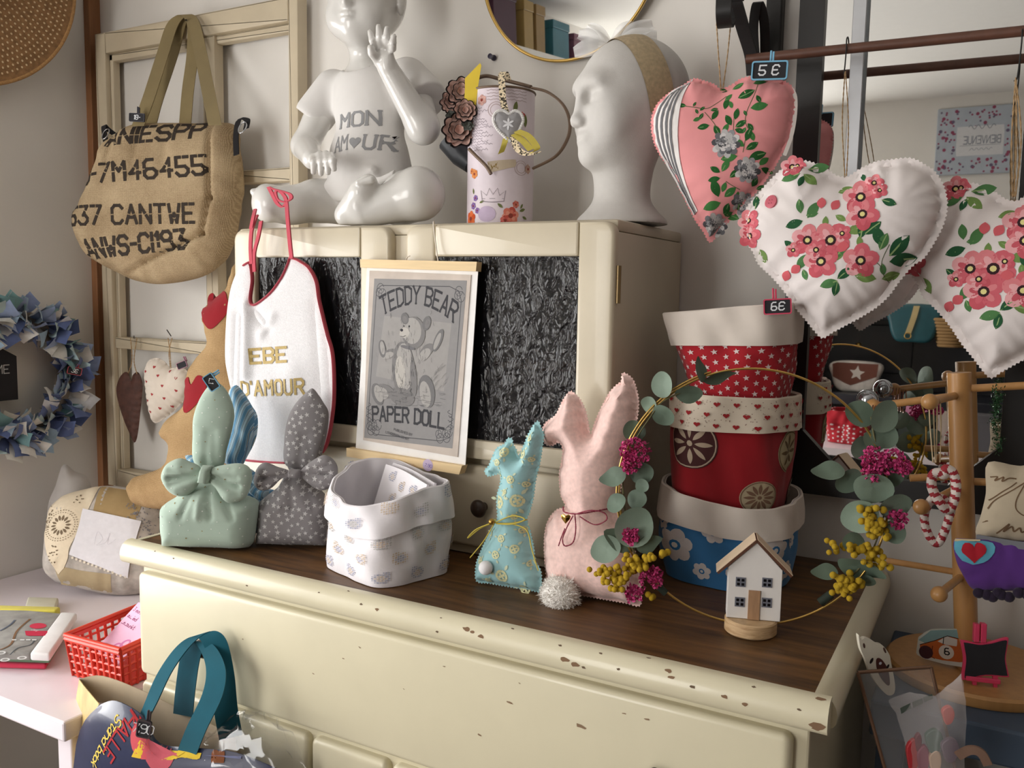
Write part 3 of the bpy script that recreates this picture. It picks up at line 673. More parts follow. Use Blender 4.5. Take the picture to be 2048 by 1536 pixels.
# ================================================================== hanging fabric hearts
LINEN = cloth('ivory_linen', (238, 230, 228), var=.03, bump=.2)
PINKC = cloth('rose_pink_cotton', (238, 158, 160), var=.04, bump=.2)
FH1 = Frame(onY(1447, 300, 1.42), 9)
h1 = thing('fabric_heart', 'rose pink stuffed fabric heart with green vine print and grey striped side', 'fabric heart', FH1.P, 'hanging stuffed hearts')
O1 = [(1441, 178), (1430, 169), (1407, 161), (1387, 157), (1366, 170), (1340, 184), (1317, 204), (1304, 229), (1302, 259), (1310, 292), (1325, 319), (1344, 345), (1357, 375), (1372, 405), (1389, 439), (1407, 465), (1421, 486), (1445, 457), (1471, 431), (1505, 394), (1539, 352), (1561, 315), (1580, 277), (1589, 240), (1593, 202), (1587, 176), (1569, 162), (1542, 156), (1505, 153), (1482, 157), (1462, 170)]
pf1 = Puff(FH1, FH1.uvs(O1), .034, .006, R=.062, pink=.0011, pstep=.0028, res=.005, pucker=.0016, wave=.026, smooth=4)
ob('heart_pad', pf1.vf(), PINKC, h1)
p = Print(pf1, .0003); uv1 = lambda x, y: FH1.uv(x, y)
Z = lambda X, Y: FH1.uv(1280 + X / 2.667, Y / 2.667)
bd = cat([Z(*q) for q in ((285, 424), (246, 520), (226, 640), (220, 760), (234, 900), (272, 1030), (318, 1130))], 8)
le = cat([Z(*q) for q in ((262, 440), (150, 500), (70, 620), (72, 740), (120, 850), (200, 990), (285, 1150))], 8)
p.strip(le * .95 + bd * .05, bd, (236, 232, 230), 24, .0009)
for f in (.22, .40, .57, .72):
    a = le * (1 - f) + bd * f; p.strip(a, le * (1 - f - .075) + bd * (f + .075), (118, 118, 122), 4, .0020)
ed = cat([Z(*q) for q in ((806, 470), (828, 520), (826, 620), (806, 730), (770, 830))], 6); p.line(ed, .006, (238, 232, 226))
GR, GR2 = (40, 92, 44), (66, 122, 64); WH = (236, 214, 190)
def vine(pts, w=.0009): p.line(cat([Z(*q) for q in pts], 8), w, (74, 98, 60))
vine([(240, 585), (310, 595), (370, 600), (420, 570), (470, 530)]); vine([(360, 620), (410, 680), (440, 740)]); vine([(640, 440), (620, 520), (580, 620), (575, 680), (610, 740)]); vine([(515, 620), (510, 720)]); vine([(470, 980), (500, 1000), (540, 1020)]); vine([(575, 750), (560, 830)])
for X, Y, a, l in ((262, 586, 170, 44), (300, 590, 60, 26), (312, 604, -60, 28), (335, 612, 40, 30), (340, 650, 200, 40), (352, 625, 240, 36), (390, 610, 10, 36), (398, 660, 60, 55), (385, 690, 190, 60), (410, 690, -60, 60), (455, 730, 60, 52), (500, 520, 225, 46), (478, 540, 260, 60), (490, 560, -70, 40), (470, 500, 150, 48), (500, 490, 30, 60), (610, 460, 20, 74), (620, 500, 205, 86), (630, 530, -60, 44), (600, 600, 10, 82), (580, 640, 120, 30), (585, 680, -50, 44), (600, 720, -70, 50), (575, 700, 240, 34), (520, 660, 80, 56), (500, 690, 120, 60), (520, 700, 30, 60), (518, 710, -20, 50), (575, 770, 70, 66), (565, 800, 140, 56), (575, 815, 30, 66), (530, 850, 190, 80), (560, 870, 250, 70), (590, 860, 20, 84), (640, 890, 40, 56), (650, 905, -20, 60), (440, 935, 150, 56), (450, 930, 60, 66), (440, 965, 190, 60), (470, 985, 250, 50), (490, 960, 40, 60), (520, 1010, 220, 70), (530, 1030, 270, 90), (430, 1060, 110, 90), (440, 1090, 200, 90), (480, 1090, 250, 60), (450, 1140, -20, 80), (600, 1000, 60, 50), (620, 1010, 20, 44)):
    p.leaf(Z(X, Y), math.radians(a), l * .00030 * 1.05, GR if (X + Y) % 3 else GR2, .5, (120, 158, 104))
def rose(q, r, cs):
    for ring, k in ((1, 10), (.66, 8), (.36, 6)):
        for i in range(k):
            a = i * 6.283 / k + ring * 3; p.disc((q[0] + math.cos(a) * r * ring * .72, q[1] + math.sin(a) * r * ring * .72), r * .33, cs[(i + int(ring * 10)) % len(cs)], 8, .8, a)
    p.disc(q, r * .18, cs[0], 8)
GY = ((84, 84, 88), (214, 210, 210), (150, 150, 154), (190, 188, 188), (110, 110, 114))
for X, Y, r in ((472, 785, 66), (580, 918, 58), (555, 1090, 54), (405, 1205, 56)): rose(Z(X, Y), r * .00033, GY)
p.ob('floral_print', h1)
ob('hanging_twine', join(twisted([onY(1433, 46, 1.395), onY(1437, 110, 1.40), FH1.p(*FH1.uv(1442, 182))], .0011, 26), twisted([onY(1462, 40, 1.445), onY(1455, 110, 1.43), FH1.p(*FH1.uv(1445, 184))], .0011, 26)), TWINE, h1)

O2 = [(1689, 354), (1674, 351), (1655, 339), (1640, 330), (1610, 321), (1582, 325), (1563, 338), (1540, 360), (1512, 392), (1490, 420), (1482, 450), (1488, 480), (1505, 503), (1516, 528), (1542, 553), (1567, 582), (1589, 614), (1610, 639), (1630, 664), (1645, 677), (1664, 666), (1690, 652), (1718, 637), (1753, 615), (1779, 591), (1800, 562), (1828, 530), (1846, 519), (1867, 489), (1887, 450), (1895, 412), (1889, 375), (1872, 345), (1855, 332), (1827, 317), (1805, 316), (1782, 319), (1752, 323), (1719, 338), (1698, 352)]
CO = ((216, 106, 118), (228, 136, 142), (240, 176, 180), (206, 94, 106))
def poppy(p, q, r, rot=0):
    p.flower(q, r, 5, CO, (62, 40, 44), rot, .52, (232, 222, 150))
def floral_heart(fr, outl, Zf, k, m, par, lab):
    h = thing('fabric_heart', lab, 'fabric heart', par, 'hanging stuffed hearts')
    pf = Puff(fr, outl, .040, .011, R=.075, pink=.0012, pstep=.003, res=.0055, pucker=.0022, wave=.03, smooth=4)
    ob('heart_pad', pf.vf(), LINEN, h); p = Print(pf, .0003); s = .00037 * k
    for X, Y, a, l in ((870, 1150, 100, 50), (905, 1175, 60, 64), (880, 1190, 200, 60), (960, 1150, 190, 40), (1050, 1160, -30, 40), (1000, 1165, -90, 40), (1110, 1250, 20, 70), (1120, 1290, 225, 90), (1100, 1320, 230, 70), (1180, 1280, 80, 60), (1200, 1260, 40, 66), (1290, 1320, 110, 70), (1280, 1340, 70, 60), (1330, 1370, 50, 90), (1330, 1400, 10, 90), (1260, 1490, 170, 70), (1300, 1470, 100, 40), (1290, 1490, 20, 60), (1060, 1490, 40, 60), (1060, 1500, 200, 60), (1060, 1505, 260, 50), (850, 1440, 60, 60), (880, 1440, -70, 40), (830, 1330, 140, 40), (1140, 1010, 200, 50), (1200, 975, 110, 30), (1290, 1080, -20, 50), (900, 910, 10, 70), (880, 940, -40, 60), (860, 935, 200, 66), (880, 950, 250, 40), (1180, 1330, 100, 40), (620, 1120, 90, 50), (640, 1330, -60, 60)):
        p.leaf(Zf(X, Y), math.radians(a), l * s * 1.15, ((44, 92, 60), (82, 128, 78), (120, 150, 84))[(X * 7 + Y) % 3], .52, (150, 178, 120))
    p.line(cat([Zf(*q) for q in ((1330, 1310), (1290, 1400), (1300, 1470), (1330, 1510))], 6), .001, (90, 100, 70)); p.line(cat([Zf(*q) for q in ((1250, 1400), (1280, 1420), (1300, 1470))], 6), .001, (90, 100, 70))
    for X, Y, r, ro in ((905, 1290, 62, .2), (1025, 1290, 72, .9), (975, 1400, 66, .5), (1180, 1395, 66, 1.5), (1250, 990, 36, .1), (1280, 1030, 30, .7), (1180, 1065, 66, .4), (1190, 1155, 62, 1.1), (950, 1340, 40, 2), (1085, 1255, 34, 2), (830, 1340, 30, .3), (585, 1180, 48, .8), (590, 1260, 50, .1), (812, 892, 46, .3), (840, 886, 34, 1.2)): poppy(p, Zf(X, Y), r * s * .98, ro)
    for X, Y, a in ((975, 1135, 90), (1032, 1142, 60), (800, 1455, 250), (865, 1430, 220), (1060, 1330, 0)): p.leaf(Zf(X, Y - 10), math.radians(a), 44 * s, (220, 104, 112), .8)
    p.ob('floral_print', h); return h, pf
FH2 = Frame(onY(1690, 480, 1.405), 6)
Z2 = lambda X, Y: FH2.uv(1280 + X / 2.667, Y / 2.667)
h2, pf2 = floral_heart(FH2, FH2.uvs(O2), Z2, 1.0, LINEN, FH2.P, 'ivory stuffed heart with coral poppy print and a pink button, before the mirror')
BT = mat('pink_button', (196, 96, 110), rough=.45, var=.08, vs=120)
u, v = Z2(712, 1087); P, N = pf2.at([(u, v)]); fb = Frame(P[0]); fb.N = N[0]; fb.U = np.cross([0, 0, 1.0], N[0]); fb.U /= np.linalg.norm(fb.U); fb.V = np.cross(N[0], fb.U)
bt = ob('button', prism([(.0105 * math.cos(a), .0105 * math.sin(a)) for a in np.linspace(0, 6.283, 28, endpoint=False)], -.001, .0028, fb, .0009, 2), BT, h2, auto=40)
ob('thread_holes', join(*[prism([(x * .0024 + .0009 * math.cos(a), y * .0024 + .0009 * math.sin(a)) for a in np.linspace(0, 6.283, 8, endpoint=False)], .0026, .0031, fb) for x in (-1, 1) for y in (-1, 1)]), mat('button_thread', (150, 60, 76)), bt)
hx = onY(1695, 88, RY)
ob('wire_hook', tube(cat([hx + [0, .012, -.004], hx + [0, .010, .006], hx + [0, 0, .0105], hx + [0, -.010, .004], hx + [0, -.009, -.012], onY(1690, 130, RY - .008), onY(1688, 148, RY - .006), onY(1691, 142, RY - .002)], 6), .0011, 6), IRON, h2)
nt2 = FH2.p(*FH2.uv(1690, 356))
ob('hanging_twine', join(twisted([onY(1690, 143, RY - .006), nt2 * .5 + onY(1690, 143, RY) * .5 + [-.004, 0, 0], nt2], .0011, 30), twisted([onY(1691, 143, RY - .006), nt2 * .5 + onY(1690, 143, RY) * .5 + [.005, 0, 0], nt2 + [.002, 0, 0]], .0011, 30)), TWINE, h2)
FH3 = Frame(onY(2025, 545, 1.488), -4)
q2 = np.array(O2, float); q3 = (q2 - [1645, 677]) * [1.06, 1.10] + [1982, 757]
Z3 = lambda X, Y: FH3.uv(*((np.array([1280 + X / 2.667, Y / 2.667]) - [1645, 677]) * [1.0, 1.08] + [1972, 748]))
h3, pf3 = floral_heart(FH3, FH3.uvs(q3), Z3, 1.1, LINEN, FH3.P, 'ivory stuffed heart with coral poppy print, partly hidden behind the buttoned heart')
h3x = onY(2044, 72, RY); nt3 = FH3.p(*FH3.uv(2028, 394))
ob('wire_hook', tube(cat([h3x + [0, .010, .002], h3x + [0, 0, .0105], h3x + [0, -.010, .003], h3x + [0, -.008, -.02], h3x + [-.002, -.006, -.06], h3x + [-.006, -.004, -.064]], 6), .0011, 6), IRON, h3)
ob('hanging_twine', join(*[twisted([h3x + [-.004, -.006, -.06], (nt3 + h3x) / 2 + [dx, 0, -.03], nt3 + [dx * .3, 0, 0]], .0013, 26) for dx in (-.006, 0, .006)]), TWINE, h3)
ft = Frame(onY(1539, 141, 1.395), 9, 0, -2)
price_tag(ft, .0535, .0285, (122, 182, 214), '5 €', 'blue framed price tag reading 5 €, clipped on the pink heart', clip=(.002, 1))

# ================================================================== things on the left of the wall
FR = mat('old_cream_frame_paint', (200, 186, 160), rough=.55, var=.06, vs=12, bump=.2, bs=60)
wf = thing('window_frame', 'old cream wooden window frame without glass hung on the wall', 'window frame', (-1.84, 1.62, .79))
FW_ = Frame((0, 1.605, 0)); gx = lambda p, y=600: onY(p, y, 1.595)[0]; gz = lambda x, y: onY(x, y, 1.595)[2]
fx0, fx1 = -2.190, gx(597, 200); xm = gx(418, 300)
fz0, fz1 = gz(300, 985), gz(300, 47)
def member(name, a0, b0, a1, b1, d=.012, step=True):
    o = ob(name, prism(rrect(a0, b0, a1, b1, .002, 2), -.02, d, FW_, .004, 2), FR, wf, auto=40); return o
sw = .042
member('stile', fx0, fz0, fx0 + sw, fz1); member('stile', fx1 - sw * .7, fz0, fx1, fz1)
member('rail', fx0 + sw, fz1 - .055, fx1 - sw * .7, fz1); member('rail', fx0 + sw, fz0, fx1 - sw * .7, fz0 + .05)
member('muntin', xm - .022, fz0 + .05, xm + .022, fz1 - .055, .008)
for zz, x0, x1 in ((gz(540, 350), xm + .022, fx1 - sw * .7), (gz(300, 690), fx0 + sw, xm - .022), (gz(480, 690), xm + .022, fx1 - sw * .7), (gz(300, 350), fx0 + sw, xm - .022)):
    member('muntin', x0, zz - .016, x1, zz + .016, .007)
for a0, b0, a1, b1 in ((fx0 + sw, fz1 - .075, fx1 - sw * .7, fz1 - .055), (fx0 + sw, fz0 + .05, fx0 + sw + .016, fz1 - .055)):
    member('inner_moulding', a0, b0, a1, b1, .0)

HAT = mat('tan_straw', (150, 112, 72), rough=.75, var=.25, vs=90, bump=.5, bs=260)
hc = np.array([-2.205, 1.235, 2.125]); fh = Frame(hc, 84, 2)
ht = thing('straw_hat', 'brown openwork straw hat hanging high on the wall above the rag wreath', 'hat', hc - [0, 0, .28], None)
NRB = 64; bw = .283
def brim(uv): r, a = uv[:, 0], uv[:, 1]; return fh.w(np.c_[r * np.cos(a), r * np.sin(a), .012 + .010 * np.sin(2 * a + 1) * (r / bw) ** 2])
sb = Surf(brim); ob('brim', (lambda vf: join(vf, (vf[0] - fh.N * .004, [f[::-1] for f in vf[1]])))((sb.mesh(.09, bw, 0, 2 * math.pi, 10, 72))), HAT, ht)
ob('brim_edge', tube(sb.fn(np.c_[np.full(96, bw), np.linspace(0, 2 * math.pi, 96, endpoint=False)]) - fh.N * .002, .005, 8, True), mat('straw_braid', (176, 134, 84), rough=.7, var=.2, vs=200), ht)
def crown_p(uv): r, a = uv[:, 0], uv[:, 1]; return fh.w(np.c_[.09 * np.cos(a) * np.cos(r) ** .4, .105 * np.sin(a) * np.cos(r) ** .4, .012 + .095 * np.sin(r)])
ob('hat_crown', Surf(crown_p).mesh(0, 1.55, 0, 2 * math.pi, 12, 48), HAT, ht)
p = Print(sb, .0004)
for i, r in enumerate(np.linspace(.115, .262, 13)):
    n_ = int(2 * math.pi * r / .0135)
    for k in range(n_):
        a = 2 * math.pi * (k + .5 * (i % 2)) / n_; p.disc((r, a), .0030, (226, 200, 160), 6, .9 / r)
p.ob('openwork_dot', ht)

# burlap tote
BURL = bpy.data.materials.new('burlap_weave'); BURL.use_nodes = True
def burlap_nodes(m, ca, cb, sc=130):
    nt = m.node_tree; n = nt.nodes; L = nt.links; b = n['Principled BSDF']; tc = n.new('ShaderNodeTexCoord')
    w1 = n.new('ShaderNodeTexWave'); w2 = n.new('ShaderNodeTexWave'); w1.bands_direction = 'X'; w2.bands_direction = 'Z'
    for w_ in (w1, w2): w_.inputs['Scale'].default_value = sc; w_.inputs['Distortion'].default_value = 2.5; w_.inputs['Detail'].default_value = 2; w_.inputs['Detail Scale'].default_value = .3; L.new(tc.outputs['Object'], w_.inputs['Vector'])
    a = n.new('ShaderNodeMath'); a.operation = 'MULTIPLY'; L.new(w1.outputs['Fac'], a.inputs[0]); L.new(w2.outputs['Fac'], a.inputs[1])
    nz = n.new('ShaderNodeTexNoise'); nz.inputs['Scale'].default_value = 9; nz.inputs['Detail'].default_value = 6; L.new(tc.outputs['Object'], nz.inputs['Vector'])
    s_ = n.new('ShaderNodeMath'); s_.operation = 'MULTIPLY_ADD'; s_.inputs[1].default_value = .45; L.new(a.outputs[0], s_.inputs[0]); n3 = n.new('ShaderNodeTexNoise'); n3.inputs['Scale'].default_value = 420; n3.inputs['Detail'].default_value = 2; L.new(tc.outputs['Object'], n3.inputs['Vector']); s3 = n.new('ShaderNodeMath'); s3.operation = 'MULTIPLY_ADD'; s3.inputs[1].default_value = .6; s3.inputs[2].default_value = -.3; L.new(n3.outputs['Fac'], s3.inputs[0]); s4 = n.new('ShaderNodeMath'); L.new(nz.outputs['Fac'], s4.inputs[0]); L.new(s3.outputs[0], s4.inputs[1]); L.new(s4.outputs[0], s_.inputs[2])
    rp = n.new('ShaderNodeValToRGB'); e = rp.color_ramp.elements; e[0].position = .3; e[0].color = lin(ca) + (1,); e[1].position = .95; e[1].color = lin(cb) + (1,); L.new(s_.outputs[0], rp.inputs[0]); L.new(rp.outputs[0], b.inputs['Base Color'])
    bp = n.new('ShaderNodeBump'); bp.inputs['Strength'].default_value = .5; bp.inputs['Distance'].default_value = .0012; L.new(a.outputs[0], bp.inputs['Height']); L.new(bp.outputs[0], b.inputs['Normal']); b.inputs['Roughness'].default_value = .95; b.inputs['Specular IOR Level'].default_value = .1
burlap_nodes(BURL, (134, 112, 84), (204, 182, 148), 120)
FB = Frame(onY(325, 400, 1.50), 16)
bg = thing('burlap_tote', 'tan burlap tote bag stencilled with black letters hanging from the window frame', 'bag', FB.p(*FB.uv(330, 568)))
OB = [(209, 287), (235, 268), (262, 250), (330, 246), (400, 247), (468, 249), (478, 290), (484, 345), (485, 385), (480, 420), (474, 460), (452, 518), (406, 553), (330, 568), (279, 563), (241, 548), (178, 512), (152, 465), (151, 431), (172, 386), (193, 328)]
cr = [(FB.uv(437, 250), FB.uv(440, 400), .006, .012), (FB.uv(440, 400), FB.uv(425, 470), .006, .012), (FB.uv(425, 470), FB.uv(270, 547), .006, .016), (FB.uv(170, 480), FB.uv(235, 535), .006, .012), (FB.uv(245, 270), FB.uv(235, 330), .010, .012), (FB.uv(300, 260), FB.uv(290, 350), .012, .007), (FB.uv(360, 260), FB.uv(350, 340), .014, .006)]
pb = Puff(FB, FB.uvs(OB), .052, .002, R=.08, pstep=.006, res=.0065, pucker=.003, wave=.09, crease=cr, smooth=5)
ob('body', pb.vf(), BURL, bg)
p = Print(pb, .0008); INK = (58, 50, 44)
def strow(txt, x0, y0, x1, y1, hpx, w):
    a, b_ = FB.uv(x0, y0), FB.uv(x1, y1); L_ = np.hypot(*(b_ - a)); rot = math.atan2(b_[1] - a[1], b_[0] - a[0]); h = hpx * .00098
    n_ = sum(4 if ch not in '-I1' else 1 for ch in txt); wx = L_ / (h / 6) / (n_ + 1.5 * (len(txt) - 1)); p.text(txt, a, h, w, INK, gap=1.5, rot=rot, stencil=1, wx=wx)
strow('ANIESPP', 232, 296, 432, 280, 38, .0075); strow('J-7M46455', 182, 372, 434, 354, 44, .0075); strow('537 CANTWE', 158, 452, 426, 448, 44, .0075); strow('ANWS-CI193', 192, 518, 396, 498, 44, .0085)
p.ob('lettering', bg)
STR = cloth('olive_webbing', (138, 122, 86), var=.06)
def strap(pts, wid, m, par, name='handle', W=(1, .3, 0)): return ob(name, ribbon(cat(px3(pts), 8), W, wid, .0022), m, par)
strap([(276, 252, 1.455), (296, 200, 1.475), (325, 110, 1.53), (345, 50, 1.565), (368, 30, 1.572), (386, 45, 1.57), (402, 110, 1.54), (418, 190, 1.49), (430, 250, 1.455)], .034, STR, bg)
strap([(300, 256, 1.52), (315, 200, 1.53), (345, 110, 1.568), (362, 45, 1.582), (374, 34, 1.585), (386, 50, 1.585), (385, 110, 1.565), (376, 180, 1.54), (370, 252, 1.52)], .032, STR, bg)
ob('nail', tube([onY(372, 40, 1.56), onY(372, 40, 1.61)], .002, 8), IRON, bg)
BKW = cloth('black_webbing', (24, 22, 24)); RING = mat('steel_ring', (190, 192, 196), rough=.25, metal=.9)
for pts, rc in (([(228, 268, 1.47), (215, 258, 1.465), (208, 252, 1.46), (209, 268, 1.455), (212, 285, 1.455)], (211, 268, 1.45)), ([(473, 310, 1.47), (472, 270, 1.465), (478, 240, 1.46), (494, 240, 1.462), (492, 258, 1.465)], (485, 255, 1.455))):
    ob('side_loop', ribbon(cat(px3(pts), 8), (1, .1, .25), .015, .003), BKW, bg)
    c_ = onY(*rc); ob('ring', tube([c_ + [.011 * math.cos(a), .006 * math.sin(a), .013 * math.sin(a)] for a in np.linspace(0, 6.283, 24, endpoint=False)], .0016, 6, True), RING, bg)
ft = Frame(onY(274, 235, 1.44), 20, 0, -3)
price_tag(ft, .040, .020, (44, 42, 54), '18-', 'small dark price tag reading 18 on the burlap tote', clip=(.001, 1))

# two small hearts hanging from nails in the frame
def hung_heart(name, label, outl, Y, T, m, yaw=10, pink=0, **k):
    c_ = np.mean(outl, 0); f = Frame(onY(c_[0], c_[1], Y), yaw); h = thing(name, label, 'fabric heart', f.P, 'small hearts hung on the old frame'); q = Puff(f, f.uvs(outl), T, .003, pink=pink, res=.004, smooth=5, **k)
    ob('heart_pad', q.vf(), m, h); return h, q, f
BRN = mat('dark_brown_leather', (84, 52, 42), rough=.7, var=.25, vs=60, bump=.2, bs=150)
h, q, f = hung_heart('leather_heart', 'long dark brown leather heart hanging beside the polka heart cushion', [(262, 762), (257, 748), (250, 744), (239, 756), (233, 778), (237, 805), (248, 840), (260, 868), (269, 885), (275, 870), (280, 830), (284, 790), (285, 768), (280, 750), (274, 744), (266, 750)], 1.575, .008, BRN)
ob('hanging_twine', join(twisted([onY(261, 676, 1.585), onY(264, 720, 1.575), onY(256, 748, 1.575)], .0014, 14), twisted([onY(274, 676, 1.585), onY(268, 720, 1.575), onY(274, 748, 1.575)], .0014, 14)), TWINE, h)
ob('nail', tube([onY(268, 676, 1.575), onY(268, 672, 1.61)], .0015, 6), IRON, h)
PKC = cloth('cream_heart_cotton', (226, 214, 200), var=.04)
h, q, f = hung_heart('polka_heart', 'cream heart cushion with tiny red hearts hanging from a nail in the old frame', [(342, 736), (328, 722), (312, 716), (297, 722), (289, 742), (291, 775), (296, 812), (303, 838), (312, 846), (330, 836), (352, 818), (372, 796), (382, 770), (376, 745), (362, 734)], 1.565, .024, PKC, pink=.0008)
p = Print(q, .0003)
for x, y in ((318, 733), (300, 742), (327, 750), (302, 762), (337, 770), (362, 755), (316, 787), (340, 795), (362, 780), (303, 800), (330, 815), (310, 822), (350, 812), (345, 742)): p.heart(f.uv(x, y), .0046, (168, 62, 62), rnd.uniform(-.3, .3))
p.ob('heart_print', h)
ob('hanging_twine', join(twisted([onY(336, 676, 1.585), onY(340, 705, 1.575), onY(342, 738, 1.57)], .0014, 12), twisted([onY(344, 676, 1.585), onY(338, 705, 1.575), onY(341, 738, 1.57)], .0014, 12)), TWINE, h)
ob('nail', tube([onY(334, 660, 1.565), onY(342, 672, 1.61)], .0015, 6), IRON, h)
price_tag(Frame(onY(364, 730, 1.535), 20, 0, 22), .028, .0175, (150, 96, 116), '', 'tiny pink framed blank price tag on the polka heart', clip=(.012, 1), cl=.010)

# ================================================================== baby mannequin
MANQ = mat('white_gloss_mannequin', (222, 220, 216), rough=.22, var=.015, coat=.3)
TEE = cloth('white_jersey', (220, 217, 214), var=.02, bump=.15)
o3 = lambda x, y, Y: onY(x, y, Y)
mq = thing('baby_mannequin', 'glossy white baby mannequin sitting on the cabinet in a printed white T-shirt', 'mannequin', (-1.12, 1.46, 1.49))
zt = 1.49
fd = np.array([.217, -.975, 0]); sd = np.array([.975, .217, 0]); hcn = o3(731, 6, 1.478)
RH = np.stack([sd, fd, np.array([0, 0, 1.0])], 1)
hp_ = lambda s_, f_, z_: hcn + sd * s_ + fd * f_ + np.array([0, 0, z_])
B = [E_(o3(742, 395, 1.475), (.088, .068, .055)), E_(o3(738, 318, 1.468), (.080, .064, .080), .03), E_(o3(741, 215, 1.478), (.076, .056, .075), .03), E_(o3(742, 165, 1.482), (.074, .045, .038), .03),
     K_(o3(735, 150, 1.485), o3(732, 70, 1.482), .036, .033, .02),
     E_(hp_(0, -.012, .018), (.076, .092, .088), .02, RH), E_(hp_(0, .035, -.035), (.058, .045, .058), .03, RH), E_(hp_(0, .055, -.066), (.024, .022, .020), .025, RH),
     E_(hp_(.034, .050, -.045), (.024, .022, .026), .02, RH), E_(hp_(-.034, .050, -.045), (.024, .022, .026), .02, RH),
     E_(hp_(0, .088, -.022), (.0075, .010, .012), .012, RH), E_(hp_(0, .080, .004), (.007, .008, .022), .012, RH), E_(hp_(.007, .083, -.026), (.005, .006, .005), .006, RH), E_(hp_(-.007, .083, -.026), (.005, .006, .005), .006, RH),
     E_(hp_(.026, .086, .008), (.014, .010, .009), .012, RH, 1), E_(hp_(-.026, .086, .008), (.014, .010, .009), .012, RH, 1), E_(hp_(.026, .070, .007), (.011, .008, .007), .004, RH), E_(hp_(-.026, .070, .007), (.011, .008, .007), .004, RH),
     E_(hp_(0, .0795, -.0440), (.017, .0085, .0046), .004, RH), E_(hp_(0, .0785, -.0525), (.014, .0090, .0050), .004, RH), E_(hp_(0, .090, -.048), (.019, .0065, .0014), .0025, RH, 1),
     E_(hp_(.077, -.005, -.008), (.007, .014, .022), .006, RH), E_(hp_(-.077, -.005, -.008), (.007, .014, .022), .006, RH),
     # arms
     K_(o3(660, 185, 1.478), o3(610, 292, 1.435), .033, .027), K_(o3(610, 292, 1.435), o3(625, 318, 1.372), .028, .021), E_(o3(640, 322, 1.350), (.024, .016, .018), .012),
     K_(o3(822, 165, 1.488), o3(846, 255, 1.440), .036, .031), K_(o3(846, 255, 1.440), o3(778, 140, 1.385), .031, .020), E_(o3(768, 113, 1.375), (.021, .013, .022), .014),
     # legs
     K_(o3(705, 402, 1.47), o3(632, 402, 1.42), .052, .043), K_(o3(632, 402, 1.42), o3(580, 410, 1.378), .042, .036), K_(o3(588, 412, 1.375), o3(545, 408, 1.345), .034, .036, .02), E_(o3(530, 405, 1.336), (.028, .021, .036), .015),
     K_(o3(800, 398, 1.47), o3(836, 388, 1.40), .054, .050), K_(o3(836, 388, 1.40), o3(728, 424, 1.350), .048, .030), K_(o3(694, 430, 1.340), o3(725, 385, 1.338), .024, .025, .015), K_(o3(725, 385, 1.338), o3(737, 366, 1.338), .022, .017, .01)]
for tip, bs in (((740, 64), (752, 98)), ((757, 53), (763, 92)), ((774, 57), (774, 91)), ((788, 73), (785, 97))):
    m_ = ((tip[0] + bs[0]) / 2 - 1, (tip[1] + bs[1]) / 2); B += [K_(o3(*bs, 1.368), o3(*m_, 1.352), .0075, .0070, .004), K_(o3(*m_, 1.352), o3(*tip, 1.352), .0068, .0052, .002)]
B += [K_(o3(757, 122, 1.372), o3(744, 106, 1.350), .0095, .0082, .006), K_(o3(744, 106, 1.350), o3(741, 96, 1.345), .008, .0065, .002)]
for tip, bs in (((627, 344), (626, 314)), ((642, 347), (640, 309)), ((656, 345), (652, 308)), ((668, 338), (662, 311))):
    m_ = ((tip[0] + bs[0]) / 2 + 1, (tip[1] + bs[1]) / 2 - 4); B += [K_(o3(*bs, 1.345), o3(*m_, 1.325), .0075, .0075, .003), K_(o3(*m_, 1.325), o3(*tip, 1.332), .0072, .0058, .002)]
for k in range(5):
    B.append(E_(o3(511 + k * 4 - (k == 0) * 3, 384 + k * 9 if k < 3 else 398 + k * 6, 1.322), .0078 - k * .0007, .003))
    B.append(E_(o3(744 - k * 7, 359 + k * 1.5, 1.326 - k * .003), .0075 - k * .0006, .003))
lo = (-1.42, 1.27, zt + .0008); hi = (-.93, 1.60, 2.09)
VF = sdf(B, lo, hi, .0031, clip=lambda X: (zt + .002) - X[..., 2])
ob('body', VF, MANQ, mq)
S_ = [E_(o3(742, 372, 1.472), (.095, .075, .070), .03), E_(o3(738, 318, 1.468), (.087, .071, .085), .03), E_(o3(741, 215, 1.478), (.083, .063, .080), .03), E_(o3(742, 168, 1.482), (.082, .053, .042), .03),
      K_(o3(668, 178, 1.480), o3(632, 228, 1.462), .040, .042, .02), K_(o3(815, 160, 1.488), o3(846, 196, 1.470), .044, .046, .02),
      K_(o3(650, 385, 1.42), o3(760, 395, 1.405), .012, .012, .02), K_(o3(660, 372, 1.412), o3(745, 340, 1.402), .006, .006, .02), K_(o3(820, 330, 1.42), o3(740, 372, 1.403), .006, .006, .015)]
zn = o3(735, 134, 1.44)[2]; ncen = o3(728, 116, 1.465)
aL, aR = o3(668, 178, 1.480), o3(815, 160, 1.488); eL, eR = o3(625, 240, 1.458), o3(852, 206, 1.466)
def tclip(X):
    nk = .052 - np.linalg.norm((X - ncen.astype(np.float32)) * np.array([1, 1, 1.1], np.float32), axis=-1)
    zlo = (o3(740, 402, 1.42)[2]) - X[..., 2]
    dL = ((X - eL.astype(np.float32)) @ ((eL - aL) / np.linalg.norm(eL - aL)).astype(np.float32)); dR = ((X - eR.astype(np.float32)) @ ((eR - aR) / np.linalg.norm(eR - aR)).astype(np.float32))
    dL = np.where(X[..., 0] < eL[0] + .035, dL, -1); dR = np.where(X[..., 0] > eR[0] - .035, dR, -1)
    wr = .0016 * np.sin(X[..., 2] * 130 + X[..., 0] * 60) * np.exp(-((X[..., 2] - 1.56) / .05) ** 2)
    return np.maximum.reduce([nk, zlo, np.maximum(dL, X[..., 2] - 9), dR, X[..., 2] - zn - .03]) + wr * 0
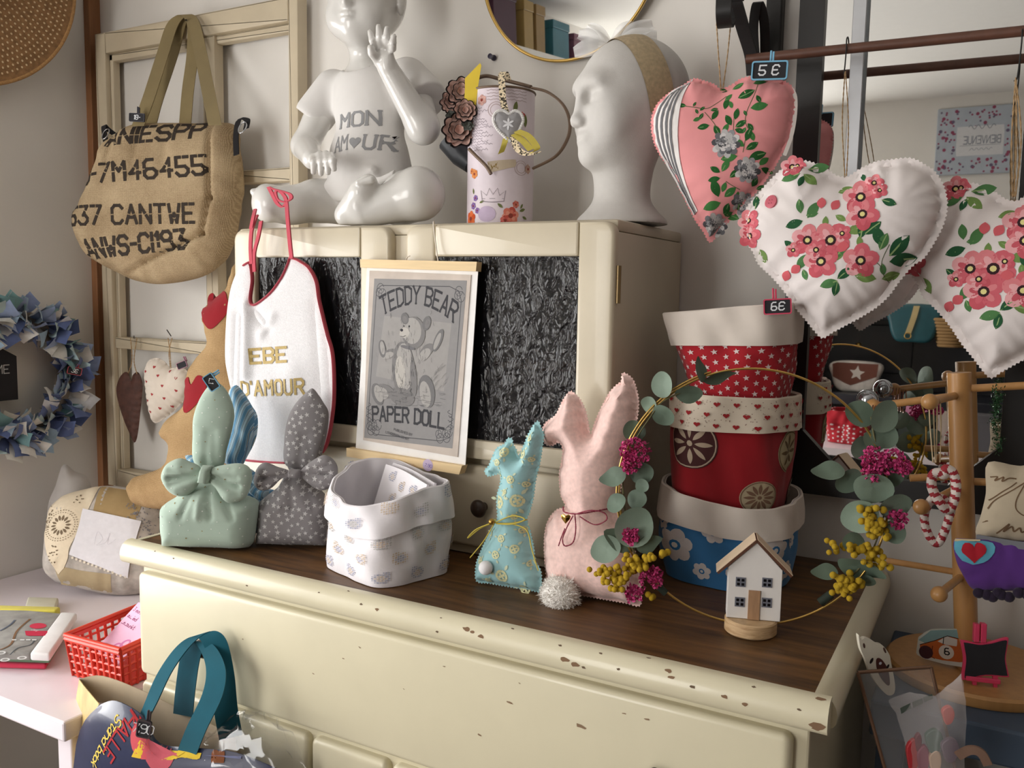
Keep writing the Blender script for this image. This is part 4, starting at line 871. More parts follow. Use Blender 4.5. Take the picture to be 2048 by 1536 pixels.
TV = sdf(S_, lo, hi, .0034, clip=tclip)
tee = ob('t_shirt', TV, TEE, mq)
FT = Frame(o3(722, 265, 1.40), 4)
p = Print(Proj(TV, FT), .0008); SIL = (150, 150, 152); tu = lambda x, y: FT.uv(x, y)
def word(txt, a, b_, hpx, w, gap=1.5, **k):
    a, b_ = tu(*a), tu(*b_); rot = math.atan2(b_[1] - a[1], b_[0] - a[0]); L_ = np.hypot(*(b_ - a)); h = hpx * .00086; n_ = len(txt) * 4; wx = L_ / (h / 6) / (n_ + gap * (len(txt) - 1)); p.text(txt, a, h, w, SIL, gap=gap, rot=rot, wx=wx, serif=.75, **k)
word('MON', (669, 254), (742, 244), 32, .0046); word('AM', (666, 304), (694, 299), 34, .0040, 1.0); word('UR', (724, 297), (766, 295), 32, .0048, 1.8); p.heart(tu(708, 284), .0135, SIL)
p.ob('lettering', tee)

# ================================================================== metal watering can
wc = o3(1000, 400, 1.468); wc[2] = zt; Rw, Hw = .0625, .250
can = thing('watering_can', 'tall cylindrical tin watering can with vintage flower print and brown wire handles', 'watering can', wc)
TIN = mat('printed_tin', (226, 214, 222), rough=.45, var=.07, vs=14)
WIRE = mat('brown_wire', (112, 92, 76), rough=.5, metal=.3, var=.15)
def canf(uv): a = uv[:, 0] / Rw - math.pi / 2 + math.radians(30); return np.c_[wc[0] + Rw * np.cos(a), wc[1] + Rw * np.sin(a), wc[2] + uv[:, 1]]
cs = Surf(canf)
ob('body', lathe([(.001, .001), (Rw, .001), (Rw, Hw), (Rw - .002, Hw), (Rw - .002, .012), (.001, .012)], wc, 56), TIN, can, auto=40)
ob('rim', tube([wc + [Rw * math.cos(a), Rw * math.sin(a), Hw] for a in np.linspace(0, 6.283, 48, endpoint=False)], .0022, 8, True), WIRE, can)
p = Print(cs, .0003); cu = lambda x, y: np.array([(x - 1000) / 67 * .0625 * 1.08, (437 - y) * .00092])
for j in range(16):
    y = 205 + j * 5.4; x0, x1 = (938, 962 + 14 * math.sin(j * 1.7)) if j < 6 else (934, 975 + 12 * math.sin(j * 2.1)); xs = np.linspace(x0, x1, 26); p.line(np.array([cu(x, y + 1.6 * math.sin(x * .9 + j) * (i % 3)) for i, x in enumerate(xs)]), .0007, (150, 140, 150))
for j in range(4): xs = np.linspace(972, 1050, 30); p.line(np.array([cu(x, 172 + j * 6 + 1.4 * math.sin(x * .8 + j) * (i % 2)) for i, x in enumerate(xs)]), .0007, (160, 138, 132))
for x, y, r in ((990, 210, 15), (1040, 320, 14)): [p.line(np.array([cu(x + rr * math.cos(a), y + rr * math.sin(a)) for a in np.linspace(0, 6.283, 24)]), .0007, (176, 150, 140)) for rr in (r, r * .7)]
for x, y, r, cs_ in ((1020, 415, 17, ((206, 92, 80), (226, 130, 110), (236, 160, 140))), (1030, 392, 7, ((206, 100, 90), (226, 140, 120))), (1010, 425, 10, ((190, 80, 74), (222, 120, 110))), (936, 420, 15, ((216, 92, 50), (230, 120, 70))), (944, 395, 7, ((130, 100, 160), (150, 120, 180))), (950, 380, 6, ((120, 96, 160), (150, 120, 180))), (955, 405, 6, ((140, 104, 170), (150, 120, 180))), (962, 190, 10, ((206, 160, 150), (226, 180, 170))), (1058, 320, 9, ((196, 160, 150), (206, 176, 160))), (946, 332, 9, ((214, 130, 70), (226, 150, 90))), (938, 326, 6, ((206, 120, 60), (226, 150, 90))), (1040, 220, 9, ((190, 90, 90), (216, 120, 110)))):
    p.flower(cu(x, y), r * .0009, 6, cs_, (150, 70, 60), r)
for x, y, a, l in ((1005, 400, 140, 14), (1038, 405, 20, 16), (1045, 415, -20, 14), (1040, 400, 60, 12), (960, 390, 20, 12), (945, 372, 100, 12), (955, 430, -10, 12), (1024, 215, 80, 24), (1048, 240, 90, 26)): p.leaf(cu(x, y), math.radians(a), l * .0009, (116, 124, 76), .4)
cr_ = [cu(*q) for q in ((966, 386), (963, 366), (975, 376), (980, 362), (987, 374), (995, 362), (999, 376), (1010, 366), (1007, 386))]
p.line(np.array(cr_), .0012, (150, 140, 148)); p.line(np.array([cu(x, 387 + 2 * math.sin((x - 966) / 13)) for x in np.linspace(965, 1008, 14)]), .0014, (150, 140, 148)); p.line(np.array([cu(x, 382) for x in (966, 986, 1008)]), .0009, (160, 150, 158))
p.poly([cu(*q) for q in ((975, 310), (1028, 304), (1030, 318), (980, 332))], (206, 190, 168)); p.poly([cu(*q) for q in ((977, 313), (994, 311), (996, 325), (982, 329))], (150, 124, 70)); p.disc(cu(975, 412), .018, (206, 188, 214), 14, .8)
p.ob('floral_print', can)
hd = lambda pts: px3(pts)
ob('side_handle', tube(cat(hd([(1064, 176, 1.46), (1095, 184, 1.455), (1125, 208, 1.452), (1139, 240, 1.45), (1136, 275, 1.45), (1112, 312, 1.455), (1066, 337, 1.46)]), 8), .0042, 8, flat=.6), WIRE, can)
ob('top_handle', tube(cat(hd([(938, 182, 1.43), (950, 160, 1.44), (972, 152, 1.46), (1000, 158, 1.47), (1040, 168, 1.48), (1062, 174, 1.47)]), 8), .0036, 8), WIRE, can)
ob('brace', tube(cat(hd([(938, 298, 1.40), (952, 312, 1.398), (972, 332, 1.396), (982, 348, 1.395)]), 6), .0034, 8), WIRE, can)
SPT = mat('dark_zinc', (52, 54, 58), rough=.45, metal=.3, var=.1)
sp = o3(915, 300, 1.47); ob('spout', tube([o3(945, 330, 1.47), o3(925, 312, 1.47), o3(908, 282, 1.47)], [.020, .026, .034], 18, flat=.9), SPT, can, auto=40)
# flower brooch, yellow paper, lace heart
br_ = thing('fabric_flower_brooch', 'dusky pink fabric flower brooch edged in black on the watering can handle', 'brooch', o3(915, 285, 1.42))
ROSE = cloth('dusky_rose_fabric', (216, 178, 166), var=.15, vs=120); LACE_B = cloth('black_lace', (44, 36, 38), var=.2)
def petals(C_, r, n_, m, par, name, fr, seed=1, tilt=.5):
    rr = random.Random(seed); out = []
    for ring, k in ((1.0, n_), (.62, n_ - 2), (.3, 4)):
        for i in range(k):
            a = 6.283 * i / k + ring + rr.uniform(-.15, .15); c0 = fr.U * math.cos(a) + fr.V * math.sin(a); tn = -fr.U * math.sin(a) + fr.V * math.cos(a)
            V = []
            for u in np.linspace(0, 1, 5):
                for v in np.linspace(-1, 1, 5): V.append(np.array(C_) + c0 * r * ring * u * (1 - .1 * v * v) + tn * v * r * .42 * ring ** .6 * math.sin(.35 + u * 2.3) + fr.N * r * (.35 * (1 - ring) + tilt * u * u * .5 + .12 * v * v * u + rr.uniform(-.02, .02)))
            out.append((V, gridf(None, 5, 5)))
    return ob(name, join(*out), m, par, kind='stuff')
fz = Frame((0, 0, 0), 35)
for x, y, Y, r, s_ in ((918, 262, 1.405, .030, 3), (922, 185, 1.41, .026, 5), (902, 205, 1.42, .020, 6), (930, 222, 1.395, .020, 8)):
    petals(o3(x, y, Y) + fz.N * -.004, r * 1.12, 9, LACE_B, br_, 'petal_edging', fz, s_); petals(o3(x, y, Y), r, 9, ROSE, br_, 'petals', fz, s_)
for x, y, Y, r in ((905, 235, 1.412, .014), (935, 250, 1.40, .012), (908, 283, 1.41, .012)):
    petals(o3(x, y, Y), r, 6, cloth('grey_green_leaf_cloth', (112, 116, 110)), br_, 'leaf_petals', fz, 9)
YEL = mat('yellow_paper', (236, 206, 60), rough=.6)
ob('yellow_paper_tag', prism([(0, 0), (.012, -.028), (.030, -.050), (.036, -.03), (.024, .005), (.012, .045), (.008, .048), (-.006, .012)], -.0004, .0004, Frame(o3(930, 172, 1.40), 20, 0, -25)), YEL, None, label='bent bright yellow paper tag tucked behind the flower brooch', cat='paper tag', smooth=False)
lh = thing('lace_heart_ornament', 'small grey lace heart with gold ribbon hanging from the watering can rim', 'ornament', o3(1018, 310, 1.385))
FL = Frame(o3(1018, 250, 1.392), 25)
hpts = [FL.uv(*q) for q in ((1018, 228), (1008, 222), (996, 223), (988, 232), (988, 245), (996, 260), (1008, 272), (1019, 283), (1030, 272), (1041, 256), (1046, 240), (1041, 227), (1030, 222))]
GRF = cloth('grey_felt', (160, 158, 160)); WHT = cloth('white_lace', (232, 230, 228), bump=.3)
q = Puff(FL, hpts, .006, .002, res=.004, pstep=.003); ob('heart_pad', q.vf(), GRF, lh)
cl = cat(np.array(hpts), 8, True); sc_ = []
for i in range(0, len(cl), 2): sc_.append(ball(FL.p(cl[i][0], cl[i][1], .001), .0032, 5))
ob('lace_edging', join(*sc_), WHT, lh)
p = Print(q, .0008); c_ = FL.uv(1017, 249); [p.leaf(c_, k * math.pi / 3 + .5, .011, (236, 236, 240), .35) for k in range(6)]; p.line(cl * .9 + np.mean(cl, 0) * .1, .0009, (236, 236, 238), closed=True); p.ob('stitch_print', lh)
LEO = mat('speckled_ribbon', (176, 160, 140), rough=.8, var=.9, vs=260, c2=(190, 176, 150), thr=(.45, .5)); GLD = mat('gold_ribbon', (200, 184, 84), rough=.35, metal=.4, var=.1)
ob('loop', ribbon(cat(px3([(1012, 225, 1.388), (1006, 200, 1.395), (1004, 170, 1.405), (1003, 150, 1.415), (1010, 145, 1.425), (1016, 160, 1.432)]), 6), (1, .4, 0), .012, .002), LEO, lh)
for pts, m_ in (([(1012, 275, 1.388), (1008, 290, 1.386), (1002, 306, 1.388)], GLD), ([(1028, 268, 1.388), (1046, 282, 1.384), (1062, 300, 1.386)], GLD), ([(1034, 262, 1.388), (1056, 272, 1.384), (1074, 296, 1.386), (1066, 304, 1.386)], GLD), ([(1026, 270, 1.39), (1034, 296, 1.388), (1052, 308, 1.388), (1076, 306, 1.388)], LEO)):
    ob('ribbon_tail', ribbon(cat(px3(pts), 6), (.8, .3, .35), .012, .0012), m_, lh)
pin = thing('push_pin', 'dark purple push pin stuck in the wall under the round mirror', 'push pin', o3(988, 116, 1.63)); fp = Frame(o3(988, 116, 1.637)); fp.V, fp.N = fp.N.copy(), -fp.V
ob('pin_head', lathe([(.0001, 0), (.006, 0), (.006, .003), (.003, .005), (.003, .012), (.0055, .014), (.0055, .017), (.0001, .018)], None, 16, fp), mat('purple_plastic', (44, 38, 62), rough=.3), pin)

# ================================================================== polystyrene head
FOAM = mat('white_polystyrene', (206, 203, 199), rough=.75, var=.02, vs=80, bump=.12, bs=500, kind='voronoi')
fh_ = Frame((0, 0, 0)); fd = np.array([-.64, -.768, 0]); sd = np.array([.768, -.64, 0]); RF = np.stack([sd, fd, np.array([0, 0, 1.0])], 1)
hc_ = o3(1258, 205, 1.478); H_ = lambda s_, f_, z_: hc_ + sd * s_ + fd * f_ + np.array([0, 0, z_])
nb = o3(1243, 420, 1.478); nb[2] = zt
HB = [E_(H_(0, -.012, .022), (.077, .100, .090), .02, RF), E_(H_(0, .030, -.030), (.062, .062, .085), .03, RF), E_(H_(0, .045, -.088), (.036, .042, .030), .03, RF), E_(H_(0, .072, -.100), (.016, .014, .013), .02, RF),
      E_(H_(0, .080, .020), (.045, .016, .014), .025, RF), E_(H_(.025, .090, -.002), (.021, .015, .012), .014, RF, 1), E_(H_(-.025, .090, -.002), (.021, .015, .012), .014, RF, 1), E_(H_(.026, .074, -.003), (.017, .009, .009), .006, RF), E_(H_(-.026, .074, -.003), (.017, .009, .009), .006, RF),
      K_(H_(0, .088, .012), H_(0, .100, -.036), .0075, .0080, .014), E_(H_(0, .101, -.040), (.009, .010, .009), .008, RF), E_(H_(.010, .096, -.043), (.007, .010, .007), .006, RF), E_(H_(-.010, .096, -.043), (.007, .010, .007), .006, RF),
      E_(H_(0, .086, -.0645), (.019, .008, .0055), .009, RF), E_(H_(0, .085, -.074), (.016, .009, .006), .008, RF), E_(H_(0, .100, -.0692), (.022, .006, .0012), .003, RF, 1),
      E_(H_(.040, .052, -.036), (.026, .024, .030), .03, RF), E_(H_(-.040, .052, -.036), (.026, .024, .030), .03, RF),
      K_(H_(0, -.015, -.06), nb + [0, 0, .075], .049, .044, .035), K_(nb + [0, 0, .075], nb + [0, 0, .03], .044, .052, .02), E_(nb + [0, 0, .004], (.082, .078, .030), .03)]
VF = sdf(HB, (nb[0] - .16, nb[1] - .16, zt + .001), (nb[0] + .17, nb[1] + .15, zt + .36), .0032, clip=lambda X: (zt + .002) - X[..., 2])
fo = thing('foam_head', 'white polystyrene display head with smooth face on top of the cabinet', 'display head', (nb[0], nb[1], zt)); ob('head', VF, FOAM, fo)
hb_ = thing('lace_headband', 'beige lace headband with a white tulle bow worn by the polystyrene head', 'headband', H_(0, -.01, .0))
BGE = cloth('beige_lace', (196, 176, 142), var=.16, vs=150, bump=.5)
def band(uv):
    a = uv[:, 0]; w_ = uv[:, 1]; tilt = math.radians(24); y = np.cos(a)
    f0 = -.010 + w_; s0 = np.sin(a) * .0795; z0 = .022 + np.cos(a) * .0925
    k = np.sqrt(np.clip(1 - ((f0 + .012) / .103) ** 2, .2, 1)); z_ = .022 + (z0 - .022) * k; s_ = s0 * k; f1 = f0 - (z_ - .10) * -.35
    return hc_ + s_[:, None] * sd + f1[:, None] * fd + z_[:, None] * np.array([0, 0, 1.0])
bs_ = Surf(band); V, F = bs_.mesh(-2.2, 2.2, -.004, .050, 60, 10)
b_tree = BVHTree.FromPolygons([tuple(v) for v in VF[0]], [tuple(f) for f in VF[1]])
def drape(V, off):
    out = []
    for v in V:
        h = b_tree.find_nearest(Vector(v)); n_ = (Vector(v) - h[0]); nn = h[1]; out.append((h[0] + nn * off)[:])
    return np.array(out)
V = drape(V, .0022); ob('band', join((V, F), (drape(V, .0006), [f[::-1] for f in F])), BGE, hb_)
TUL = bpy.data.materials.new('white_tulle'); TUL.use_nodes = True
nt = TUL.node_tree; n = nt.nodes; d_ = n['Principled BSDF']; d_.inputs['Base Color'].default_value = (.9, .9, .9, 1); d_.inputs['Roughness'].default_value = .8
tb = n.new('ShaderNodeBsdfTransparent'); mx = n.new('ShaderNodeMixShader'); mx.inputs[0].default_value = .55; nt.links.new(tb.outputs[0], mx.inputs[1]); nt.links.new(d_.outputs[0], mx.inputs[2]); nt.links.new(mx.outputs[0], n['Material Output'].inputs[0])
fbw = Frame(o3(1222, 88, 1.475), 22)
def loop(L_, w_, ang, seed):
    def f(uv):
        t, v = uv[:, 0], uv[:, 1]; r = L_ * t; ww = w_ * np.sin(np.clip(t, 0, 1) * 2.2 + .25) * v; zz = .012 * np.sin(t * 3) + .006 * np.cos(v * 4 + seed) * t
        return fbw.w(np.c_[r * math.cos(ang) - ww * math.sin(ang), r * math.sin(ang) + ww * math.cos(ang), zz])
    return Surf(f).mesh(0, 1, -1, 1, 14, 12)
for L_, w_, ang, s_ in ((.066, .016, 3.35, 1), (.060, .014, 2.85, 2), (.080, .018, .10, 3), (.078, .015, .42, 4), (.050, .013, .75, 5), (.052, .012, 2.5, 6)):
    ob('bow_loop', loop(L_, w_, ang, s_), TUL, hb_)
ob('bow_knot', ball(fbw.p(0, -.001, .004), .009, 8, (1, .8, .7)), WHT, hb_)

# ================================================================== bib hung on the mannequin's foot
TERRY = mat('white_terry', (236, 234, 236), rough=.95, var=.05, vs=300, bump=.8, bs=700, dist=.0015, sheen=.3, spec=.1)
REDT = cloth('rose_red_binding', (196, 82, 96), var=.06)
Fb = Frame(o3(560, 700, 1.272), 4, 2); Zb = lambda X, Y: Fb.uv(420 + X / 2.56, 360 + Y / 2.56)
OBB = [(205, 418), (150, 455), (118, 520), (98, 600), (84, 720), (78, 900), (92, 1000), (128, 1160), (152, 1300), (172, 1432), (260, 1442), (380, 1450), (480, 1448), (560, 1405), (600, 1350), (622, 1250), (637, 1100), (630, 900), (600, 780), (562, 620), (546, 520), (510, 450), (455, 410), (415, 396), (398, 440), (370, 500), (320, 570), (270, 615), (225, 640), (208, 610), (218, 520), (213, 460)]
bb = thing('baby_bib', 'white terry bib with rose binding and gold letters hung on the mannequin foot', 'bib', Fb.p(*Zb(300, 1450)))
pz = Puff(Fb, [Zb(*q) for q in OBB], .003, .001, R=.02, pstep=.004, res=.006, pucker=.0008, wave=.04, smooth=4, crease=[(Zb(195, 640), Zb(190, 1000), .012, -.010), (Zb(215, 660), Zb(300, 760), .010, .006), (Zb(330, 700), Zb(265, 800), .008, -.005), (Zb(150, 700), Zb(130, 1200), .012, .006), (Zb(430, 1000), Zb(450, 1400), .03, -.006), (Zb(560, 640), Zb(600, 1200), .02, .005)])
ob('bib_body', pz.vf(), TERRY, bb)
def bind(pts, w=.0052):
    c_ = cat(np.array([Zb(*q) for q in pts]), 8); P, N = pz.at(c_); ob('binding', tube(P, w, 8, flat=.45), REDT, bb)
bind([(205, 420), (214, 460), (218, 520), (208, 610), (225, 640), (270, 615), (320, 570), (370, 500), (398, 440), (415, 396)]); bind([(415, 398), (455, 412), (510, 452), (546, 522), (562, 622), (600, 782), (630, 900), (637, 1100), (622, 1250), (600, 1350), (575, 1395)]); bind([(172, 1432), (260, 1442), (385, 1448)], .005); bind([(205, 420), (175, 436)])
for pts in (([(418, 400), (410, 330), (398, 200), (392, 120), (385, 88), (360, 60), (335, 62), (345, 100), (385, 112), (415, 96), (408, 72), (370, 58), (320, 45), (300, 35)]), ([(212, 430), (208, 340), (215, 250), (240, 180)]), ([(228, 470), (226, 380), (248, 290), (262, 210)]), ([(300, 35), (318, 70), (345, 120), (372, 138), (388, 120)]), ([(210, 250), (222, 190), (232, 150)])):
    P = np.array([o3(420 + x / 2.56, 360 + y / 2.56, 1.268 + (.0 if y > 180 else .016)) for x, y in pts]); ob('tie', ribbon(cat(P, 8), (1, -.1, .1), .0095, .0028), REDT, bb)
p = Print(pz, .0012); GOLD = (176, 150, 84)
def wordb(txt, a, b_, hpx, w, gap=1.6):
    a, b_ = Zb(*a), Zb(*b_); rot = math.atan2(b_[1] - a[1], b_[0] - a[0]); L_ = np.hypot(*(b_ - a)); h = hpx / 2.56 * .00082; n_ = sum(4 if ch != "'" else .6 for ch in txt); wx = L_ / (h / 6) / (n_ + gap * (len(txt) - 1)); p.text(txt, a, h, w, GOLD, gap=gap, rot=rot, wx=wx, serif=.6)
wordb('EBE', (222, 938), (400, 928), 84, .0056); wordb("D'AMOUR", (170, 1105), (498, 1092), 86, .0054, 1.9); p.ob('lettering', bb, mat('gold_glitter_print', None, rough=.5, metal=.25, var=.5, vs=600))

# ================================================================== teddy bear poster on wooden hanger bars
Zp0 = lambda X, Y: (640 + X / 2.648, 420 + Y / 2.648)
Fp = Frame(o3(830, 730, 1.284), 0, 1.5); Zp = lambda X, Y: Fp.uv(*Zp0(X, Y))
po = thing('hanging_print', 'grey teddy bear print on linen between pale wood bars, hung on the cabinet', 'poster', Fp.p(*Zp(450, 1390)))
PAPER = mat('white_backing_paper', (238, 236, 234), rough=.6); LIN = cloth('natural_linen', (214, 202, 192), var=.08, bump=.4, bs=600); PINE = mat('pale_pine', (232, 204, 156), rough=.55, var=.08, vs=10, stretch=(1, 12, 12))
def slab(q, n0, n1, m, name, sub=1): return ob(name, prism([Zp(*a) for a in q], n0, n1, Fp), m, po, smooth=False)
slab([(228, 262), (845, 276), (840, 326), (230, 306)], -.008, .009, PINE, 'hanger_bar'); slab([(160, 1256), (770, 1350), (754, 1396), (160, 1302)], -.008, .011, PINE, 'hanger_bar')
slab([(250, 300), (838, 320), (770, 1356), (190, 1262)], -.001, .0005, PAPER, 'backing_paper'); lo_ = slab([(266, 322), (803, 345), (732, 1308), (232, 1218)], .0005, .0022, LIN, 'linen_panel')
p = Print(Plane(Fp, .0022), .0002); G0 = (150, 148, 148); G1 = (88, 88, 92); G2 = (132, 130, 130); G3 = (170, 167, 164); G4 = (190, 186, 180)
p.strip(np.array([Zp(292, 364), Zp(238, 1205)]), np.array([Zp(782, 374), Zp(705, 1262)]), G0, 2)
p.strip(np.array([Zp(345, 560), Zp(300, 880)]), np.array([Zp(700, 600), Zp(660, 960)]), (162, 159, 157), 2)
fb_ = [Zp(*q) for q in ((330, 400), (690, 405), (740, 430), (752, 480), (700, 1130), (690, 1205), (640, 1222), (300, 1188), (262, 1160), (258, 1120), (300, 480), (305, 420))]
p.line(np.array(fb_), .0014, G1, closed=True)
for cx, cy in ((325, 415), (740, 430), (275, 1165), (640, 1208), (675, 1205), (300, 1168)):
    for dx, dy, r in ((0, 0, 26), (-8, 22, 22), (10, 30, 28)):
        p.line(np.array([Zp(cx + dx + r * .7 * math.cos(a), cy + dy * (1 if cy < 800 else -1) + r * math.sin(a)) for a in np.linspace(0, 6.0, 18)]), .0011, G1)
for sx_, x0, y0 in ((1, 262, 1020), (-1, 692, 1060)):
    for k in range(4): p.line(np.array([Zp(x0 + sx_ * 12 * math.sin(a * 2 + k) + (k % 2) * 6, y0 + k * 26 + a * 12) for a in np.linspace(0, 3.2, 10)]), .0011, G1)
def arcw(txt, x0, x1, yb, sag, hpx, w):
    a, b_ = Zp(x0, yb[0]), Zp(x1, yb[1]); L_ = np.hypot(*(b_ - a)); h = hpx * .00033; n_ = sum(3 if c == ' ' else 4 for c in txt) + 1.3 * (len(txt.replace(' ', '')) - 1); wx = L_ / (h / 6) / n_; rot = math.atan2(b_[1] - a[1], b_[0] - a[0])
    def warp(q):
        t = q[:, 0] / L_ * 2 - 1; g_ = -4 * sag * t; return np.c_[q[:, 0] + q[:, 1] * sag * 8 * t * .25 / L_, q[:, 1] + sag * (1 - t * t)]
    p.text(txt, a, h, w, (70, 70, 74), gap=1.3, rot=rot, wx=wx, serif=.7, warp=warp)
arcw('TEDDY BEAR', 338, 708, (556, 592), .026, 92, .0046); arcw('PAPER DOLL', 284, 660, (1116, 1158), .004, 78, .0046)
p.text('PUBLISHED BY', Zp(395, 1166), .0042, .0006, G1, gap=1.6, rot=-.16); p.text('LITHOGRAPH CO N.Y.', Zp(352, 1180), .0040, .0006, G1, gap=1.4, rot=-.16)
def ell(X, Y, rx, ry, c, rot=0): a0 = Zp(X, Y); p.disc(a0, rx * .000328, c, 18, ry / rx, math.radians(rot))
for e in ((445, 840, 76, 150, G2, 4), (452, 830, 58, 130, G3, 4), (430, 860, 34, 90, G4, 4), (500, 890, 22, 100, G2, 6), (440, 990, 84, 50, G2, -6), (345, 960, 70, 40, G2, -8), (330, 970, 50, 34, G3, -10), (310, 975, 38, 64, (122, 121, 122), 24), (316, 972, 28, 50, G3, 24), (570, 960, 52, 90, (122, 121, 122), 12), (562, 975, 36, 72, G3, 12), (375, 760, 48, 24, G2, 20), (365, 770, 40, 18, G3, 20), (335, 735, 24, 50, (122, 121, 122), 12), (336, 730, 15, 38, G3, 12), (570, 745, 52, 30, G2, 40), (560, 765, 44, 26, G3, 40), (630, 690, 24, 66, (122, 121, 122), -24), (626, 695, 14, 50, G3, -24), (500, 650, 78, 88, G2, 8), (492, 640, 62, 72, G3, 8), (570, 600, 26, 40, (122, 121, 122), -18), (574, 602, 15, 26, G2, -18), (455, 575, 26, 32, (122, 121, 122), 20), (455, 580, 15, 20, G2, 20), (452, 650, 34, 28, G4, 10), (438, 636, 10, 8, (60, 60, 64), 0), (478, 616, 5, 6, (50, 50, 54), 0), (450, 615, 4, 5, (50, 50, 54), 0), (470, 728, 50, 10, (120, 119, 122), -8)): ell(*e)
rb = random.Random(3)
for k in range(150):
    X = rb.gauss(460, 70); Y = rb.gauss(820, 120)
    if 0: continue
    p.line(np.array([Zp(X, Y), Zp(X + rb.uniform(-3, 5), Y + 12), Zp(X + rb.uniform(-5, 6), Y + 24)]), .0004, G1 if k % 3 else G2)
for k in range(40): X = rb.uniform(300, 650); Y = rb.uniform(960, 1040); p.line(np.array([Zp(X, Y), Zp(X + 14, Y + 2), Zp(X + 30, Y + rb.uniform(-4, 6))]), .0004, G1)
for k in range(14): X = 610 + rb.uniform(-10, 50); Y = 840 + k * 9; p.line(np.array([Zp(X, Y), Zp(X + 8, Y - 16), Zp(X + 22, Y - 30)]), .0005, G2)
p.line(np.array([Zp(432, 668), Zp(446, 672), Zp(460, 664)]), .0008, (70, 70, 74)); p.ob('teddy_bear_print', po)
p = Print(Plane(Fp, .0112), .0002); c_ = Zp(590, 1347); p.disc(c_, .0108, (206, 188, 216), 24); p.text('7,90', c_ - np.array([.0062, .0022]), .0052, .0007, (96, 80, 160), gap=1.2, rot=-.12); p.ob('price_sticker_print', po)
st_ = [o3(876, 522, 1.287), o3(873, 500, 1.293), o3(868, 460, 1.294), o3(867, 446, 1.298), o3(869, 438, 1.335)]; st_[-1][2] = CT + .001; st_[-2][2] = CT + .001
ob('hanging_cord', tube(cat(np.array(st_), 8), .0012, 6), mat('white_cotton_cord', (226, 218, 204), rough=.9), po)
ob('hanging_cord', tube(cat(np.array([o3(812, 520, 1.287), o3(815, 514, 1.288), o3(820, 512, 1.289)]), 4), .0012, 6), MATS['white_cotton_cord'], po)

# ================================================================== rabbit-eared gift bags on the dresser
ZT = .9
def bag(name, label, base_px, yaw, body, ears, bow, knot, m, Zf, bowT=.016, T=.042, push=.034):
    P0 = onZ(*base_px, ZT); N0 = np.array([math.sin(math.radians(yaw)), -math.cos(math.radians(yaw)), 0]); f = Frame(P0 - N0 * push, yaw)
    g = thing(name, label, 'gift bag', [f.P[0], f.P[1], ZT], 'rabbit-eared gift bags'); out = {}
    lift = lambda q: np.array([[u, max(v, .001)] for u, v in q])
    o_ = lift(np.array([f.uv(*Zf(*q)) for q in body])); o_[:, 1] += 0
    q = Puff(f, o_, T, .001, R=.034, pstep=.004, res=.005, pucker=.0012, wave=.05, smooth=0, crease=[((o_[:, 0].mean() + dx, o_[:, 1].max()), (o_[:, 0].mean() + dx * 2.2, o_[:, 1].max() - .055), .005, d) for dx, d in ((-.02, .006), (.004, .007), (.022, .006), (-.006, -.005))])
    ob('bag_body', q.vf(), m, g); out['body'] = q
    for k, e in enumerate(ears):
        fe = Frame(f.P + N0 * (.004 - .016 * k), yaw, 4 + 3 * k); eo = np.array([fe.uv(*Zf(*a)) for a in e]); c0 = eo.mean(0)
        pe = Puff(fe, eo, .010, .002, pstep=.004, res=.005, pucker=.0008, wave=.04, smooth=5, crease=[((c0[0] + dx, eo[:, 1].min()), (c0[0] + dx * .6, eo[:, 1].min() + .06), .007, .003) for dx in (-.010, .008)])
        ob('ear', pe.vf(), m, g); out['ear%d' % k] = pe
    fb = Frame(f.P + N0 * (T * .75), yaw, -2); kc = np.mean([fb.uv(*Zf(*a)) for a in knot], 0)
    for k, e in enumerate(bow):
        eo = np.array([fb.uv(*Zf(*a)) for a in e]); c0 = eo.mean(0); far = kc + (c0 - kc) * 1.35; dv = np.array([0, .016])
        pe = Puff(fb, eo, bowT, .001, pstep=.003, res=.0045, pucker=.0008, wave=.03, smooth=5, crease=[(kc, far, .005, .013), (kc, far - dv * .8, .004, .006), (kc, far + dv, .004, .006)])
        ob('bow_loop', pe.vf(), m, g); out['bow%d' % k] = pe
    ko = np.array([fb.uv(*Zf(*a)) for a in knot]); pk = Puff(fb, ko, bowT * 1.15, .0005, R=.005, pstep=.002, res=.003, pucker=0, smooth=0)
    ob('bow_knot', pk.vf(), m, g); out['knot'] = pk; out['f'] = f; out['fb'] = fb
    return g, out
def scatter(surfs, n_, fn, seed, parent, name, lift=.0004):
    rr = random.Random(seed); r_ = np.random.default_rng(seed)
    for s_ in surfs:
        p = Print(s_, lift); b0 = s_.base.min(0); b1 = s_.base.max(0); want = int(n_ * (b1 - b0).prod() / .01) + 1; pts = []
        C_ = r_.uniform(b0, b1, (want * 12, 2)); C_ = C_[inside(C_, s_.base)]; C_ = C_[segd(C_, s_.base)[0] > .004]
        for c_ in C_:
            if len(pts) >= want: break
            if pts and np.min(np.linalg.norm(np.array(pts) - c_, axis=1)) < .75 * math.sqrt(.01 / n_): continue
            pts.append(c_); fn(p, c_, rr)
        if p.uv: p.ob(name, parent)
ZG = lambda X, Y: (300 + X / 3.84, 720 + Y / 3.84)
SAGE = cloth('sage_green_cotton', (172, 190, 176), var=.03, bump=.12)
SAGEB = [(112, 1440), (96, 1300), (88, 1130), (135, 1090), (200, 1052), (330, 940), (560, 940), (690, 1030), (790, 1062), (832, 1098), (828, 1190), (808, 1340), (795, 1400), (765, 1436), (690, 1452), (400, 1456), (220, 1452)]
EAR1 = [(345, 800), (328, 560), (336, 430), (382, 300), (455, 195), (520, 172), (590, 250), (632, 380), (622, 500), (575, 680), (535, 810)]
